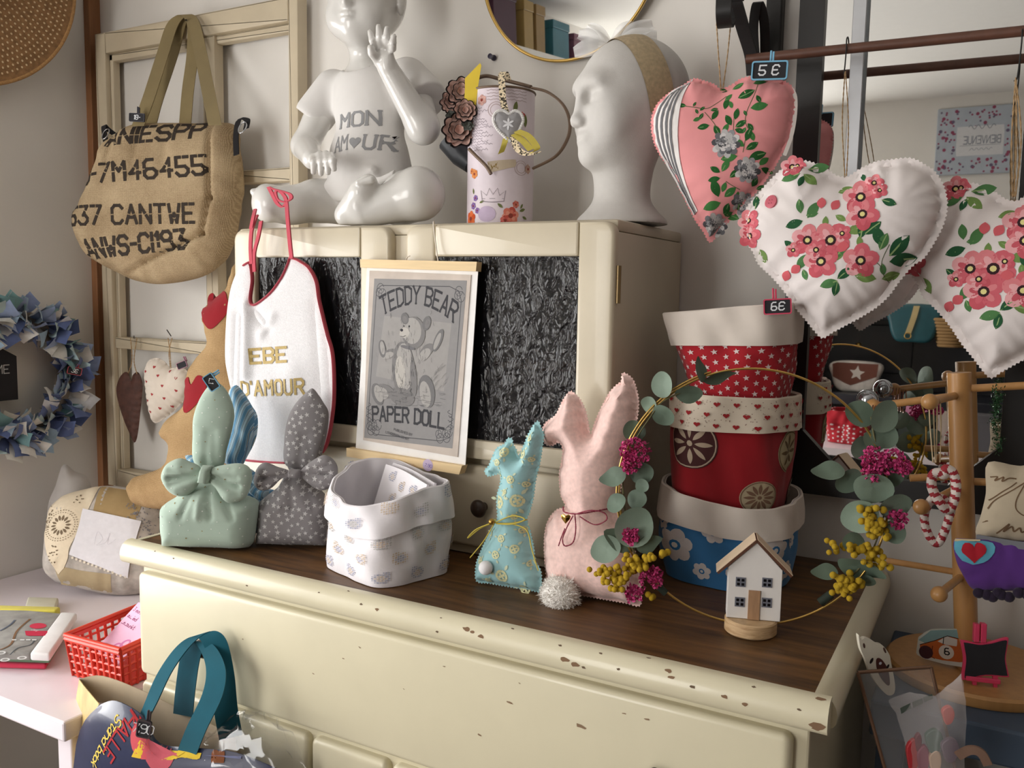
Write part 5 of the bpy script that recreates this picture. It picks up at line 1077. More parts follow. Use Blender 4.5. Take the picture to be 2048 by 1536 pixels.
BW1 = [[(385, 925), (330, 1008), (240, 1048), (150, 1015), (90, 925), (92, 860), (135, 795), (225, 755), (310, 782), (392, 830)], [(468, 840), (600, 800), (715, 798), (778, 850), (776, 960), (730, 1060), (630, 1098), (565, 1075), (505, 985), (462, 935)]]
KN1 = [(402, 808), (482, 812), (462, 950), (374, 936)]
sg, so = bag('rabbit_ear_bag', 'sage green fabric gift bag with rabbit ear and big bow at the dresser corner', (420, 1106), 26, SAGEB, [EAR1, [(a + 14, b + 10) for a, b in EAR1]], BW1, KN1, SAGE, ZG)
def fleck(p, c_, rr): p.disc(c_, .0011 if rr.random() < .8 else .0014, (222, 228, 220) if rr.random() < .78 else (150, 132, 86), 6)
scatter([so[k] for k in ('body', 'ear0', 'bow0', 'bow1')], 26, fleck, 4, sg, 'fleck_print')
GRY = cloth('grey_star_cotton', (142, 138, 140), var=.04, bump=.12)
GB = [(815, 1440), (828, 1250), (835, 1095), (900, 1040), (985, 975), (1040, 880), (1190, 880), (1280, 975), (1370, 1060), (1394, 1140), (1388, 1440), (1100, 1450)]
EAR2 = [(1045, 810), (1032, 610), (1062, 440), (1125, 325), (1212, 240), (1255, 220), (1312, 300), (1350, 382), (1332, 560), (1275, 770), (1240, 830)]
BW2 = [[(1068, 850), (980, 820), (880, 786), (815, 845), (800, 950), (850, 1002), (930, 985), (1005, 915), (1068, 892)], [(1155, 850), (1250, 770), (1345, 730), (1425, 785), (1442, 870), (1400, 965), (1320, 1002), (1240, 965), (1160, 892)]]
gg, go_ = bag('rabbit_ear_bag', 'grey star-print fabric gift bag with rabbit ears and bow beside the sage bag', (590, 1100), 28, GB, [EAR2, [(a + 22, b + 30) for a, b in EAR2]], BW2, [(1066, 838), (1158, 842), (1158, 902), (1062, 898)], GRY, ZG)
def stars(p, c_, rr): p.star(c_, rr.choice((.0056, .0050, .0042, .0022)), (206, 204, 204), rr.uniform(-.3, .3))
scatter([go_[k] for k in ('body', 'ear0', 'ear1', 'bow0', 'bow1', 'knot')], 56, stars, 5, gg, 'star_print')
BLU = bpy.data.materials.new('blue_striped_cotton'); BLU.use_nodes = True
nt = BLU.node_tree; n = nt.nodes; L = nt.links; b = n['Principled BSDF']; tc = n.new('ShaderNodeTexCoord'); mp = n.new('ShaderNodeMapping'); mp.inputs['Rotation'].default_value = (0, -.26, 0); mp.inputs['Scale'].default_value = (1, .02, 1); L.new(tc.outputs['Object'], mp.inputs[0])
wv = n.new('ShaderNodeTexWave'); wv.bands_direction = 'X'; wv.inputs['Scale'].default_value = 26; wv.inputs['Distortion'].default_value = .2; L.new(mp.outputs[0], wv.inputs['Vector']); rp = n.new('ShaderNodeValToRGB'); rp.color_ramp.interpolation = 'CONSTANT'; e = rp.color_ramp.elements
for pos, c_ in ((.0, (96, 146, 182)), (.30, (176, 206, 222)), (.42, (110, 158, 190)), (.62, (206, 190, 158)), (.72, (96, 146, 182)), (.88, (190, 214, 226))):
    q = e[0] if pos == 0 else e.new(pos)
    q.color = lin(c_) + (1,); q.position = pos
L.new(wv.outputs['Fac'], rp.inputs[0]); L.new(rp.outputs[0], b.inputs['Base Color']); b.inputs['Roughness'].default_value = .9
EAR3 = [(565, 780), (600, 640), (625, 500), (632, 400), (605, 250), (650, 196), (690, 212), (755, 315), (800, 405), (790, 560), (725, 700), (660, 800)]
bag('rabbit_ear_bag', 'blue striped fabric gift bag with rabbit ears tucked behind the sage one', (505, 1072), 28, [(540, 1330), (545, 1100), (600, 1000), (800, 960), (960, 1000), (1000, 1120), (990, 1330)], [EAR3, [(a + 26, b + 34) for a, b in EAR3]], [[(600, 830), (480, 760), (300, 730), (280, 760), (420, 900), (600, 900)], [(690, 850), (780, 840), (880, 950), (915, 1020), (860, 1080), (740, 1000), (690, 900)]], [(600, 820), (690, 830), (690, 905), (600, 900)], BLU, ZG, T=.02, push=.0)
price_tag(Frame(so['f'].p(*so['f'].uv(436, 761), .03), 30, 0, -56), .030, .0195, (112, 172, 204), '', 'blue framed price tag on the tip of the sage bag ear', clip=(-.009, 1), cl=.012)
fq = Frame(so['f'].p(*so['f'].uv(436, 761), .0308), 30, 0, -100)
p = Print(Plane(fq), .0003); p.text('L1', (-.006, -.004), .008, .0011, (222, 226, 230), gap=1); p.ob('lettering', [o for o in col.objects if o.name.startswith('price_tag') and o.get('label', '').startswith('blue framed price tag on the tip')][0])

# ================================================================== fabric baskets
class Basket(Surf):
    def __init__(s, c, yaw, b0, b1, H, n0=4, n1=3, shift=(0, 0, 0), wob=.003, seed=0, bulge=.06, ztop=None):
        s.c = np.array(c, float); s.a = math.radians(yaw); s.b0 = b0; s.b1 = b1; s.H = H; s.n0 = n0; s.n1 = n1; s.sh = np.array(shift, float); s.w = wob; s.sd = seed; s.bl = bulge; s.flip = 1; s.P = 2 * math.pi * (b0[0] + b0[1] + b1[0] + b1[1]) / 4; s.out = 0.; s.zt = ztop or (lambda th: 0)
    def pos(s, th, t, out=0., rs=1.):
        n_ = s.n0 + (s.n1 - s.n0) * t; c_, s_ = np.cos(th), np.sin(th); k = (np.abs(c_) ** n_ + np.abs(s_) ** n_) ** (-1 / n_)
        bx = s.b0[0] + (s.b1[0] - s.b0[0]) * t; by = s.b0[1] + (s.b1[1] - s.b0[1]) * t; g = 1 + s.bl * np.sin(np.clip(t, 0, 1) * math.pi)
        w = s.w * (np.sin(3 * th + s.sd + 4 * t) + .6 * np.sin(7 * th + 2.1 * s.sd - 6 * t) + .4 * np.sin(13 * th + 9 * t)) * (.3 + .7 * np.clip(t * 2, 0, 1))
        x = (c_ * k * bx * g) * rs + (out + w) * c_; y = (s_ * k * by * g) * rs + (out + w) * s_
        z = t * s.H + s.zt(th) * np.clip(t, 0, 1.2)
        X = s.c[0] + x * math.cos(s.a) - y * math.sin(s.a) + s.sh[0] * t; Y = s.c[1] + x * math.sin(s.a) + y * math.cos(s.a) + s.sh[1] * t
        return np.stack([X, Y, s.c[2] + z + s.sh[2] * 0], -1)
    def fn(s, uv): return s.pos(uv[:, 0] / s.P * 2 * math.pi - math.pi / 2, uv[:, 1] / s.H, s.out)
    def build(s, g, m, mc, cuff, body_m=None, lining=None):
        n_ = 96; th = np.linspace(0, 2 * math.pi, n_, endpoint=False); rows = [(0, -.9, 0), (.0, 0, .012), (0, .05, 0)] ; V = []; prof = [(0, .93, .0), (0, 1, .006)] + [(0, 1, t) for t in np.linspace(.04, 1, 22)] + [(-.0022, 1, t) for t in np.linspace(1, .05, 14)]
        for o_, rs, t in prof: V.append(s.pos(th, np.full(n_, t), o_, rs))
        V = np.array(V); m_ = len(prof); V = V.transpose(1, 0, 2).reshape(-1, 3); F = gridf(None, n_, m_, True); F.append(tuple(i * m_ for i in range(n_))[::-1]); F.append(tuple(i * m_ + m_ - 1 for i in range(n_)))
        k_ = 2 + 22; Fo = [f for f in F if len(f) == 4 and all(i % m_ < k_ for i in f)] + [F[-2]]; Fi = [f for f in F if len(f) == 4 and not all(i % m_ < k_ for i in f)] + [F[-1]]
        ob('basket_body', (V, Fo), m, g); ob('lining', (V, Fi), mc, g)
        if cuff:
            ct = [(.0005, 1.0), (.003, 1.012), (.0055, 1.0)] + [(.0055 + .002 * (1 - q), 1 - cuff * (1 - q)) for q in np.linspace(1, 0, 10)] + [(.004, 1 - cuff)]
            V = np.array([s.pos(th, np.full(n_, t) + (.012 * np.sin(2 * th + s.sd) * (t < .95)), o_) for o_, t in ct]); m_ = len(ct); V = V.transpose(1, 0, 2).reshape(-1, 3); ob('cuff', (V, gridf(None, n_, m_, True)), mc, g)
    def cuff_surf(s, cuff):
        q = Surf(lambda uv: s.pos(uv[:, 0] / s.P * 2 * math.pi - math.pi / 2, uv[:, 1] / s.H, .0075)); return q
WCOT = cloth('white_printed_cotton', (238, 234, 238), var=.02, bump=.15)
bk = thing('fabric_basket', 'white fabric basket with pastel gingham chick print and folded cloth inside', 'basket', (-.883, 1.172, ZT))
wb = Basket((-.883, 1.172, ZT + .0005), -19, (.088, .080), (.094, .080), .150, 5, 2.8, wob=.004, seed=2, bulge=.05, ztop=lambda th: .016 * np.sin(th - .5) + .010 * np.cos(2 * th))
wb.build(bk, WCOT, WCOT, .38)
def chick(p, c_, r, ca, cb_, flip=1):
    rr = random.Random(int(c_[0] * 9999))
    for i in range(-4, 5):
        for j in range(-3, 4):
            x, y = i * r * .27, j * r * .27
            if (x / r) ** 2 + (y / (r * .75)) ** 2 < 1 or (x * flip - r * .55) ** 2 + (y - r * .6) ** 2 < (r * .42) ** 2:
                inn = (x / r) ** 2 + (y / (r * .75)) ** 2 < .3; p.disc((c_[0] + x, c_[1] + y), r * (.13 if (i + j) % 2 else .085), cb_ if inn else ca, 5)
p = Print(wb, .0006); c1, c2, c3 = (176, 178, 196), (214, 196, 176), (196, 194, 192)
for k, (u, v) in enumerate([(x_, y_) for x_ in np.arange(-.22, .20, .058) for y_ in (.018, .050, .082)]):
    chick(p, (u + (.026 if k % 3 == 1 else 0), v), .0135, (c1, c2, c3)[k % 3], (c2, c1, c2)[k % 3], 1 if k % 2 else -1)
p.ob('chick_print', bk)
p = Print(wb.cuff_surf(.3), .0012)
for k, u in enumerate(np.arange(-.22, .2, .050)): chick(p, (u, .118 if k % 2 else .140), .0135, (c1, c2, c3)[(k + 1) % 3], (c2, c1, c3)[k % 3], 1 if k % 2 else -1)
p.ob('chick_print', bk)
ff = Frame((-.878, 1.185, ZT + .05), -19, 20)
fc = thing('folded_cloth', 'folded white chick-print cloth tucked inside the white fabric basket', 'cloth', ff.P)
def fold(off, sag):
    def f(uv): u, v = uv[:, 0], uv[:, 1]; return ff.w(np.c_[u, v + sag * np.cos(u * 20) - .10 * (u + .03), off + .006 * np.sin(u * 30)])
    return Surf(f)
for k, (o_, hh) in enumerate(((.018, .112), (.004, .118), (-.012, .112))):
    s_ = fold(o_, .004); V, F = s_.mesh(-.070, .072, .0, hh, 24, 10); V2 = V - ff.N * .0045; n_ = len(V); R_ = []
    nu, nv = 24, 10; rim = [i * nv for i in range(nu)] + [(nu - 1) * nv + j for j in range(1, nv)] + [i * nv + nv - 1 for i in range(nu - 2, -1, -1)] + [j for j in range(nv - 2, 0, -1)]
    ob('cloth_layer', (np.vstack([V, V2]), F + [tuple(a + n_ for a in f[::-1]) for f in F] + [(rim[i], rim[(i + 1) % len(rim)], rim[(i + 1) % len(rim)] + n_, rim[i] + n_) for i in range(len(rim))]), WCOT, fc, auto=50)
    if k == 0:
        p = Print(s_, .0005); [chick(p, c_, .012, (c1, c2)[i % 2], (c2, c1)[i % 2]) for i, c_ in enumerate(((-.04, .095), (0, .085), (.04, .09), (-.02, .06)))]; p.ob('chick_print', fc)

REDS = cloth('red_star_cotton', (172, 36, 46), var=.04, bump=.15); CREAMC = cloth('cream_cotton_cuff', (214, 204, 194), var=.03, bump=.2); REDP = cloth('dark_red_cotton', (150, 28, 36), var=.05, bump=.15); HRT = cloth('cream_heart_cuff', (222, 210, 192), var=.03, bump=.15); BLUF = cloth('blue_flower_cotton', (62, 122, 176), var=.04, bump=.15)
bcx, bcy = -.378, 1.452
b3 = Basket((bcx, bcy, ZT + .0005), -8, (.096, .086), (.106, .100), .150, 3.2, 2.6, wob=.003, seed=1, bulge=.06, ztop=lambda th: .010 * np.cos(th - 2.6))
g3 = thing('fabric_basket', 'blue flower-print fabric basket with white cuff, bottom of the stack of three', 'basket', (bcx, bcy, ZT), 'stacked fabric baskets'); b3.build(g3, BLUF, CREAMC, .34)
p = Print(b3, .0005); WF_ = (222, 216, 214)
def daisy(p, c_, r, k=6, ctr=(60, 120, 174)): p.flower(c_, r, k, (WF_, (216, 210, 208)), ctr, .3, .42, (226, 222, 216))
for u, v, r in ((-.048, .062, .030), (-.072, .096, .015), (-.108, .092, .014), (.012, .100, .020), (-.005, .028, .016), (.060, .040, .030), (.098, .080, .026), (-.105, .030, .026), (-.150, .070, .022), (.135, .034, .020), (.150, .084, .014)): daisy(p, (u, v), r)
for cu_, cv_ in ((.085, .060), (-.13, .022)):
    for k in range(24): a = k * 2.4; r = .0045 * math.sqrt(k); p.disc((cu_ + r * math.cos(a), cv_ + r * math.sin(a) * 1.3), .0034, (74, 130, 180), 7, .7, a); p.disc((cu_ + r * math.cos(a), cv_ + r * math.sin(a) * 1.3), .0012, WF_, 5)
p.ob('flower_print', g3)
b2 = Basket((bcx - .002, bcy, 1.004), -4, (.082, .076), (.094, .090), .208, 3, 2.8, wob=.003, seed=3, bulge=.09)
g2 = thing('fabric_basket', 'dark red fabric basket with medallion print and heart-print cuff, middle of the stack', 'basket', (bcx, bcy, 1.004), 'stacked fabric baskets'); b2.build(g2, REDP, HRT, .26)
p = Print(b2, .0009); TN = (176, 160, 132); DG = (82, 50, 50)
def medal(c_, r, ca, cb_, k=12):
    p.disc(c_, r, ca, 28); p.lift = .0014; p.line(np.array([(c_[0] + r * .93 * math.cos(a), c_[1] + r * .93 * math.sin(a)) for a in np.linspace(0, 6.283, 30)]), r * .05, cb_)
    for i in range(k): a = 6.283 * i / k; p.leaf((c_[0] + r * .2 * math.cos(a), c_[1] + r * .2 * math.sin(a)), a, r * .62, cb_, .3)
    p.disc(c_, r * .12, cb_, 8); p.lift = .0009
medal((.066, .052), .027, TN, (120, 92, 74)); medal((-.034, .130), .042, DG, (196, 178, 156), 8); medal((.128, .120), .034, (178, 166, 134), (110, 92, 66), 8); medal((-.06, .012), .024, TN, (130, 100, 76)); medal((-.13, .08), .03, TN, (130, 100, 76)); medal((.19, .05), .03, DG, (196, 178, 156), 8)
p.ob('medallion_print', g2)
p = Print(b2.cuff_surf(.3), .0012); rr = random.Random(5)
for k, u in enumerate(np.arange(-.19, .20, .0245)):
    for j, v in enumerate((.164, .181, .198)): p.heart((u + (.012 if j % 2 else 0), v), .0044, (160, 44, 48))
for k in range(260): p.disc((rr.uniform(-.19, .2), rr.uniform(.157, .206)), .0007, (130, 96, 84), 5)
p.ob('heart_print', g2)
b1 = Basket((bcx + .010, bcy - .004, 1.196), -3, (.070, .066), (.102, .094), .158, 3, 3.2, shift=(-.014, .0, 0), wob=.003, seed=6, bulge=.02, ztop=lambda th: .012 * np.cos(th) - .004)
g1 = thing('fabric_basket', 'red fabric basket with white stars and a plain cuff, top of the stack of three', 'basket', (bcx, bcy, 1.196), 'stacked fabric baskets'); b1.build(g1, REDS, CREAMC, .37)
p = Print(b1, .0006)
for i, u in enumerate(np.arange(-.20, .20, .0158)):
    for j, v in enumerate(np.arange(.006, .104, .0168)): p.star((u * (.74 + .26 * (v / .158)) / .87, v + (.0084 if i % 2 else 0)), .0050, (224, 206, 204), .1)
p.ob('star_print', g1)
ft = Frame(onY(1555, 613, 1.345), 12, 0, 4)
price_tag(ft, .0405, .0235, (206, 66, 96), '6€', 'pink framed price tag reading 6 € on the star-print basket', clip=(-.004, 1), gap=1.6)

# ================================================================== stuffed rabbits
ZR = lambda X, Y: (900 + X / 2.844, 720 + Y / 2.844)
def rabbit(name, label, base, yaw, lean, outl, T, m, pink, **k):
    f = Frame(base, yaw, lean); t = thing(name, label, 'stuffed rabbit', base, 'stuffed rabbits on the dresser'); o_ = np.array([f.uv(*ZR(*q)) for q in outl]); o_[:, 1] = np.maximum(o_[:, 1], .005)
    q = Puff(f, o_, T, .005, pink=pink, pstep=.0026, res=.0045, smooth=4, **k); ob('rabbit_body', q.vf(), m, t); return t, q, f
AQ = cloth('aqua_rose_cotton', (158, 202, 206), var=.04, bump=.12)
OA = [(150, 1258), (146, 1170), (165, 1110), (200, 1030), (235, 960), (268, 905), (265, 830), (266, 770), (284, 705), (286, 655), (262, 652), (216, 662), (196, 628), (220, 600), (236, 560), (265, 500), (308, 478), (326, 446), (354, 446), (360, 480), (384, 520), (390, 548), (420, 480), (450, 410), (480, 362), (504, 346), (520, 390), (536, 425), (526, 500), (510, 600), (496, 650), (486, 700), (474, 790), (452, 870), (438, 900), (448, 940), (462, 990), (480, 1080), (484, 1140), (518, 1200), (522, 1300), (510, 1362), (470, 1368), (430, 1355), (340, 1325), (300, 1300), (220, 1276)]
tail = lambda f, q, x, y: q.at([f.uv(*ZR(x, y))])
Pa = onZ(1020, 1186, ZT); ta, qa, fa = rabbit('stuffed_rabbit', 'small aqua rose-print stuffed rabbit with a yellow cord round its neck', Pa + [0, .012, 0], 4, 4, OA, .026, AQ, .0011, R=.034, pucker=.0015, wave=.022)
p = Print(qa, .0004); CR = (222, 222, 176); rr = random.Random(11)
def roseP(p, c_, r, rr):
    for ring, k in ((1, 6), (.5, 4)):
        for i in range(k): a = 6.283 * i / k + ring; p.line(np.array([(c_[0] + r * ring * .7 * math.cos(a + b_), c_[1] + r * ring * .7 * math.sin(a + b_)) for b_ in (-.5, 0, .5)]), r * .30, CR)
    p.disc(c_, r * .22, CR, 6)
    for i in range(3): p.leaf((c_[0] + r * math.cos(i * 2 + 1), c_[1] + r * math.sin(i * 2 + 1)), i * 2 + 1 + rr.uniform(-.4, .4), r * .8, (206, 216, 186), .5)
for X, Y, r in ((305, 800, 34), (410, 790, 34), (380, 670, 22), (330, 520, 24), (300, 575, 18), (430, 530, 24), (470, 440, 18), (330, 1000, 20), (400, 1060, 24), (300, 1090, 22), (430, 960, 18), (330, 1210, 34), (430, 1300, 30), (250, 980, 16), (200, 1130, 18), (470, 1150, 16), (300, 650, 14), (345, 740, 14), (450, 700, 16), (480, 560, 14), (240, 1240, 16), (390, 880, 16)):
    roseP(p, fa.uv(*ZR(X, Y)), r * .00036, rr)
p.ob('rose_print', ta)
P, N = tail(fa, qa, 256, 1162); ob('pompom_tail', ball(P[0] + N[0] * .006, .0112, 16), mat('white_felt_ball', (240, 238, 240), rough=.9, bump=.3, bs=400), ta)
CORD = mat('yellow_waxed_cord', (206, 186, 72), rough=.6); BELL = mat('small_brass_bell', (176, 140, 70), rough=.3, metal=.9)
A_ = lambda X, Y, n_=.030: fa.p(*fa.uv(*ZR(X, Y)), n_)
ob('neck_cord', join(tube(cat([A_(264, 905, .004), A_(300, 912, .024), A_(350, 914, .028), A_(410, 912, .024), A_(444, 905, .004)], 6), .0011, 6), tube(cat([A_(290, 910), A_(220, 940, .03), A_(150, 995, .03), A_(200, 945, .032), A_(292, 908)], 8), .0010, 6), tube(cat([A_(300, 912), A_(240, 1010, .03), A_(160, 1105, .028)], 8), .0009, 6), tube(cat([A_(300, 910), A_(400, 870, .03), A_(470, 890, .03), A_(400, 915, .032), A_(310, 914)], 8), .0010, 6), tube(cat([A_(400, 915, .03), A_(480, 950, .03), A_(510, 1060, .03), A_(545, 1175, .03)], 8), .0009, 6)), CORD, ta)
ob('bell', ball(A_(288, 902, .032), .0055, 8), BELL, ta)
PK = mat('blush_satin_linen', (244, 208, 200), rough=.62, var=.10, vs=160, bump=.3, bs=700, kind='weave', sheen=.4, dist=.0005, spec=.4)
OP = [(560, 1318), (538, 1150), (536, 1000), (560, 905), (608, 850), (655, 832), (628, 765), (620, 650), (638, 550), (636, 490), (612, 470), (590, 486), (545, 482), (526, 430), (532, 370), (562, 340), (602, 310), (640, 230), (680, 178), (705, 186), (746, 230), (776, 300), (790, 370), (800, 425), (812, 388), (832, 330), (870, 250), (902, 190), (945, 142), (974, 120), (976, 82), (992, 72), (1040, 106), (1064, 170), (1075, 240), (1066, 340), (1048, 410), (1006, 540), (985, 620), (972, 740), (945, 832), (962, 885), (1004, 950), (1040, 1050), (1070, 1150), (1088, 1300), (1080, 1440), (1000, 1440), (940, 1430), (900, 1410), (840, 1398), (780, 1385), (740, 1372), (650, 1352), (590, 1335)]
Pp = onZ(1200, 1214, ZT); tp, qp, fp_ = rabbit('stuffed_rabbit', 'large blush pink stuffed rabbit with fluffy white tail and red cord bow', Pp + [0, .02, 0], 4, 6, OP, .042, PK, .0010, R=.060, pucker=.0022, wave=.028)
P, N = tail(fp_, qp, 668, 1272); c_ = P[0] + N[0] * .014; FUR = mat('white_fluff', (238, 234, 228), rough=1., var=.06, vs=200)
ob('pompom_core', ball(c_, .0285, 20), mat('white_fluff_core', (240, 236, 230), rough=1., bump=1., bs=220, dist=.004), tp)
V = []; F = []; NR = []; rr = np.random.default_rng(3)
for k in range(1800):
    d = rr.normal(size=3); d /= np.linalg.norm(d); tn = np.cross(d, rr.normal(size=3)); tn /= np.linalg.norm(tn); L_ = rr.uniform(.0300, .0350); bend = rr.normal(size=3) * .0020; a = c_ + d * .0275; w_ = .0005
    V += [a - tn * w_, a + tn * w_, c_ + d * (L_ * .96) + tn * w_ * .6 + bend * .5, c_ + d * L_ + bend]; F += [(4 * k, 4 * k + 1, 4 * k + 2), (4 * k, 4 * k + 2, 4 * k + 3)]; NR += [tuple(d)] * 4
po_ = ob('pompom_fur', (np.array(V), F), FUR, tp, kind='stuff')
RC = mat('burgundy_cord', (146, 58, 76), rough=.8, var=.3, vs=400)
B_ = lambda X, Y, n_=.046: fp_.p(*fp_.uv(*ZR(X, Y)), n_)
ob('neck_cord', join(twisted([B_(652, 834, .006), B_(700, 850, .036), B_(780, 856, .046), B_(860, 846, .040), B_(945, 836, .006)], .0013, 24), twisted([B_(780, 856), B_(860, 835, .05), B_(930, 850, .045), B_(940, 890, .042), B_(880, 915, .046), B_(800, 870, .048)], .0012, 22), twisted([B_(770, 860), B_(780, 940, .05), B_(765, 1010, .05), B_(720, 1030, .05), B_(708, 990, .05), B_(735, 920, .05), B_(765, 865, .05)], .0012, 24), twisted([B_(720, 935, .05), B_(700, 985, .05), B_(685, 1030, .05)], .0011, 8)), RC, tp)
fc_ = Frame(B_(722, 880, .048), 10); ob('heart_charm', prism([(x * .0085, y * .0085) for x, y in ((0, -1), (.75, -.1), (.9, .45), (.5, .8), (0, .5), (-.5, .8), (-.9, .45), (-.75, -.1))], -.0008, .0008, fc_, .0006, 2), mat('polished_gold_charm', (214, 176, 90), rough=.12, metal=1.), tp)

# ================================================================== hoop wreath with a little wooden house
ZW = lambda X, Y: (1160 + X / 2.648, 720 + Y / 2.648)
FWR = Frame((-.292, 1.212, ZT), 17); RW = .181
uh, _ = FWR.uv(1500, 1270)
uc = np.mean([FWR.uv(1241, 947)[0], FWR.uv(1779, 947)[0]]); top = FWR.uv(1500, 737)[1]; vc = top - RW
hw = thing('hoop_wreath', 'brass hoop wreath with eucalyptus, mimosa and pink flowers round a tiny white house', 'wreath', FWR.p(uh, 0))
ob('hoop', join(tube([FWR.p(uc + RW * math.cos(a), vc + RW * math.sin(a), 0) for a in np.linspace(0, 6.283, 120, endpoint=False)], .0017, 8, True), tube([FWR.p(uc + (RW + .0035) * math.cos(a), vc + (RW + .0035) * math.sin(a), .002) for a in np.linspace(1.9, 4.0, 60)], .0014, 8)), BRASS, hw)
LOG = bpy.data.materials.new('pale_turned_wood'); LOG.use_nodes = True; wood_nodes(LOG, (168, 132, 92), (222, 192, 150), (18, 18, 140), .5, 1.2)
fbz = Frame(FWR.p(uh, 0.0005, 0)); ob('base_disc', lathe([(.001, 0), (.034, 0), (.036, .002), (.036, .018), (.034, .020), (.001, .020)], FWR.p(uh, .0008), 48), LOG, hw, auto=40)
HWH = mat('white_painted_wood', (226, 222, 218), rough=.5, var=.02); WAL = mat('walnut_edge', (92, 58, 42), rough=.5, var=.2, vs=60); ROF = mat('maple_roof', (222, 200, 172), rough=.5, var=.06, vs=30); DRW = mat('oak_door', (164, 128, 96), rough=.5, var=.14, vs=30, stretch=(8, 8, 1)); GRW = mat('grey_window_card', (104, 106, 116), rough=.6); BKP = mat('black_pane', (16, 16, 20), rough=.2)
ZH = lambda X, Y: FWR.uv(1320 + X / 5.487, 1020 + Y / 5.487)
hx0, hx1 = ZH(722, 1210)[0], ZH(1310, 1210)[0]; hz0 = .0215; ez = ZH(1315, 640)[1]; az = ZH(1045, 330)[1]; mid = (hx0 + hx1) / 2
ho = ob('house_walls', prism([(hx0, hz0), (hx1, hz0), (hx1, ez), (mid, az), (hx0, ez)], -.022, .010, FWR, .0006, 1), HWH, hw, smooth=False)
for s_, ex in ((-1, ZH(640, 672)), (1, ZH(1425, 712))):
    ap = np.array([mid, az]); e0 = np.array([ex[0], ex[1]]); d = (e0 - ap) / np.linalg.norm(e0 - ap); nrm = np.array([-d[1], d[0]]) * (-s_); nrm = nrm if nrm[1] > 0 else -nrm
    q0 = ap - d * .002
    ob('roof_panel', prism([q0, e0, e0 + nrm * .0035, q0 + nrm * .0035], -.026, .0135, FWR), WAL, ho, smooth=False); ob('roof_facing', prism([q0 + nrm * .0035, e0 + nrm * .0035, e0 + nrm * .0042, q0 + nrm * .0042], -.026, .0132, FWR), ROF, ho, smooth=False)
d0, d1 = ZH(950, 1235), ZH(1098, 862); ob('house_door', box((d0[0], hz0, .010), (d1[0], d1[1], .0122), .0003, 1, FWR), DRW, ho, smooth=False)
for X, Y in ((882, 765), (1170, 772), (872, 982), (1165, 990)):
    c_ = ZH(X, Y); s_ = .0068; wn_ = ob('house_window', box((c_[0] - s_, c_[1] - s_, .010), (c_[0] + s_, c_[1] + s_, .0108), 0, 1, FWR), GRW, ho, smooth=False)
    ob('window_panes', join(*[box((c_[0] + i * .003 - .0019, c_[1] + j * .003 - .0019, .0106), (c_[0] + i * .003 + .0019, c_[1] + j * .003 + .0019, .0110), 0, 1, FWR) for i in (-1, 1) for j in (-1, 1)]), BKP, ho, smooth=False, kind='stuff')
EUC = mat('eucalyptus_green', (98, 116, 100), rough=.65, var=.12, vs=60, bump=.1, bs=120); EUC2 = mat('eucalyptus_pale', (120, 138, 122), rough=.65, var=.12, vs=60)
def leaf_mesh(tip, m, nm):
    V = []; nr, na = 6, 24
    for i in range(nr + 1):
        r = i / nr
        for k in range(na):
            a = 2 * math.pi * k / na; x = math.cos(a) * r; y = math.sin(a) * r * .92; x = x * (1 + tip * max(0, math.cos(a)) ** 4); V.append((x + .95, y, .22 * y * y + .10 * x * x * x + .03 * math.sin(3 * a) * r))
    F = [(i * na + k, i * na + (k + 1) % na, (i + 1) * na + (k + 1) % na, (i + 1) * na + k) for i in range(nr) for k in range(na)]
    me = mesh(V, F, True, nm); me.materials.append(m); return me
LM = [leaf_mesh(.05, EUC, 'leaf'), leaf_mesh(.5, EUC, 'leaf'), leaf_mesh(.1, EUC2, 'leaf')]
rr = random.Random(21)
def put_leaf(X, Y, r, rot, kind=0, tilt=None, n_=None):
    u, v = FWR.uv(*ZW(X, Y)); R_ = r / 2.648 * 1.22 / 1757; tx, ty = tilt or (rr.uniform(-35, 35), rr.uniform(-30, 30)); n_ = rr.uniform(-.006, .010) if n_ is None else n_
    M = FWR.mat(u, v, n_) @ Matrix.Rotation(math.radians(rot), 4, 'Z') @ Matrix.Rotation(math.radians(tx), 4, 'X') @ Matrix.Rotation(math.radians(ty), 4, 'Y') @ Matrix.Scale(R_, 4) @ Matrix.Translation((-.95, 0, 0)); inst('leaf', LM[kind], M, hw)
for a in ((438, 132, 68, 100, 2), (575, 175, 72, 10, 0, (40, 0)), (367, 236, 52, 240, 2, (10, 40)), (442, 290, 64, 300, 0), (286, 380, 66, 120, 0), (325, 605, 64, 20, 0), (190, 615, 62, 190, 1, (30, 20)), (300, 742, 58, 10, 0), (196, 752, 58, 210, 0), (285, 885, 112, 60, 2, (5, 10)), (225, 965, 78, 160, 1, (35, 0)), (352, 975, 60, 20, 1, (20, 20)), (140, 1000, 84, 200, 2, (25, 10)), (720, 92, 72, 25, 1, (60, 0)), (636, 60, 56, 110, 1, (60, 0)), (330, 660, 40, -20, 0),
          (1485, 290, 76, 160, 0, (25, 0)), (1600, 295, 84, 50, 2, (20, 20)), (1610, 400, 70, -40, 0), (1500, 470, 66, 220, 0), (1325, 585, 68, 190, 1, (50, 0)), (1425, 640, 74, 240, 0), (1545, 665, 96, -20, 2, (20, 10)), (1480, 820, 92, 200, 2, (10, 20)), (1665, 770, 80, 10, 2), (1465, 1085, 98, -10, 1, (45, 0)), (1310, 1130, 56, 190, 1, (50, 0)), (1515, 1165, 52, 260, 0, (0, 50)), (1445, 960, 60, 200, 0), (1640, 620, 66, 10, 0), (1655, 900, 60, -60, 0), (1560, 430, 60, -80, 0)): put_leaf(*a)
TWG = mat('green_brown_stem', (96, 92, 60), rough=.8)
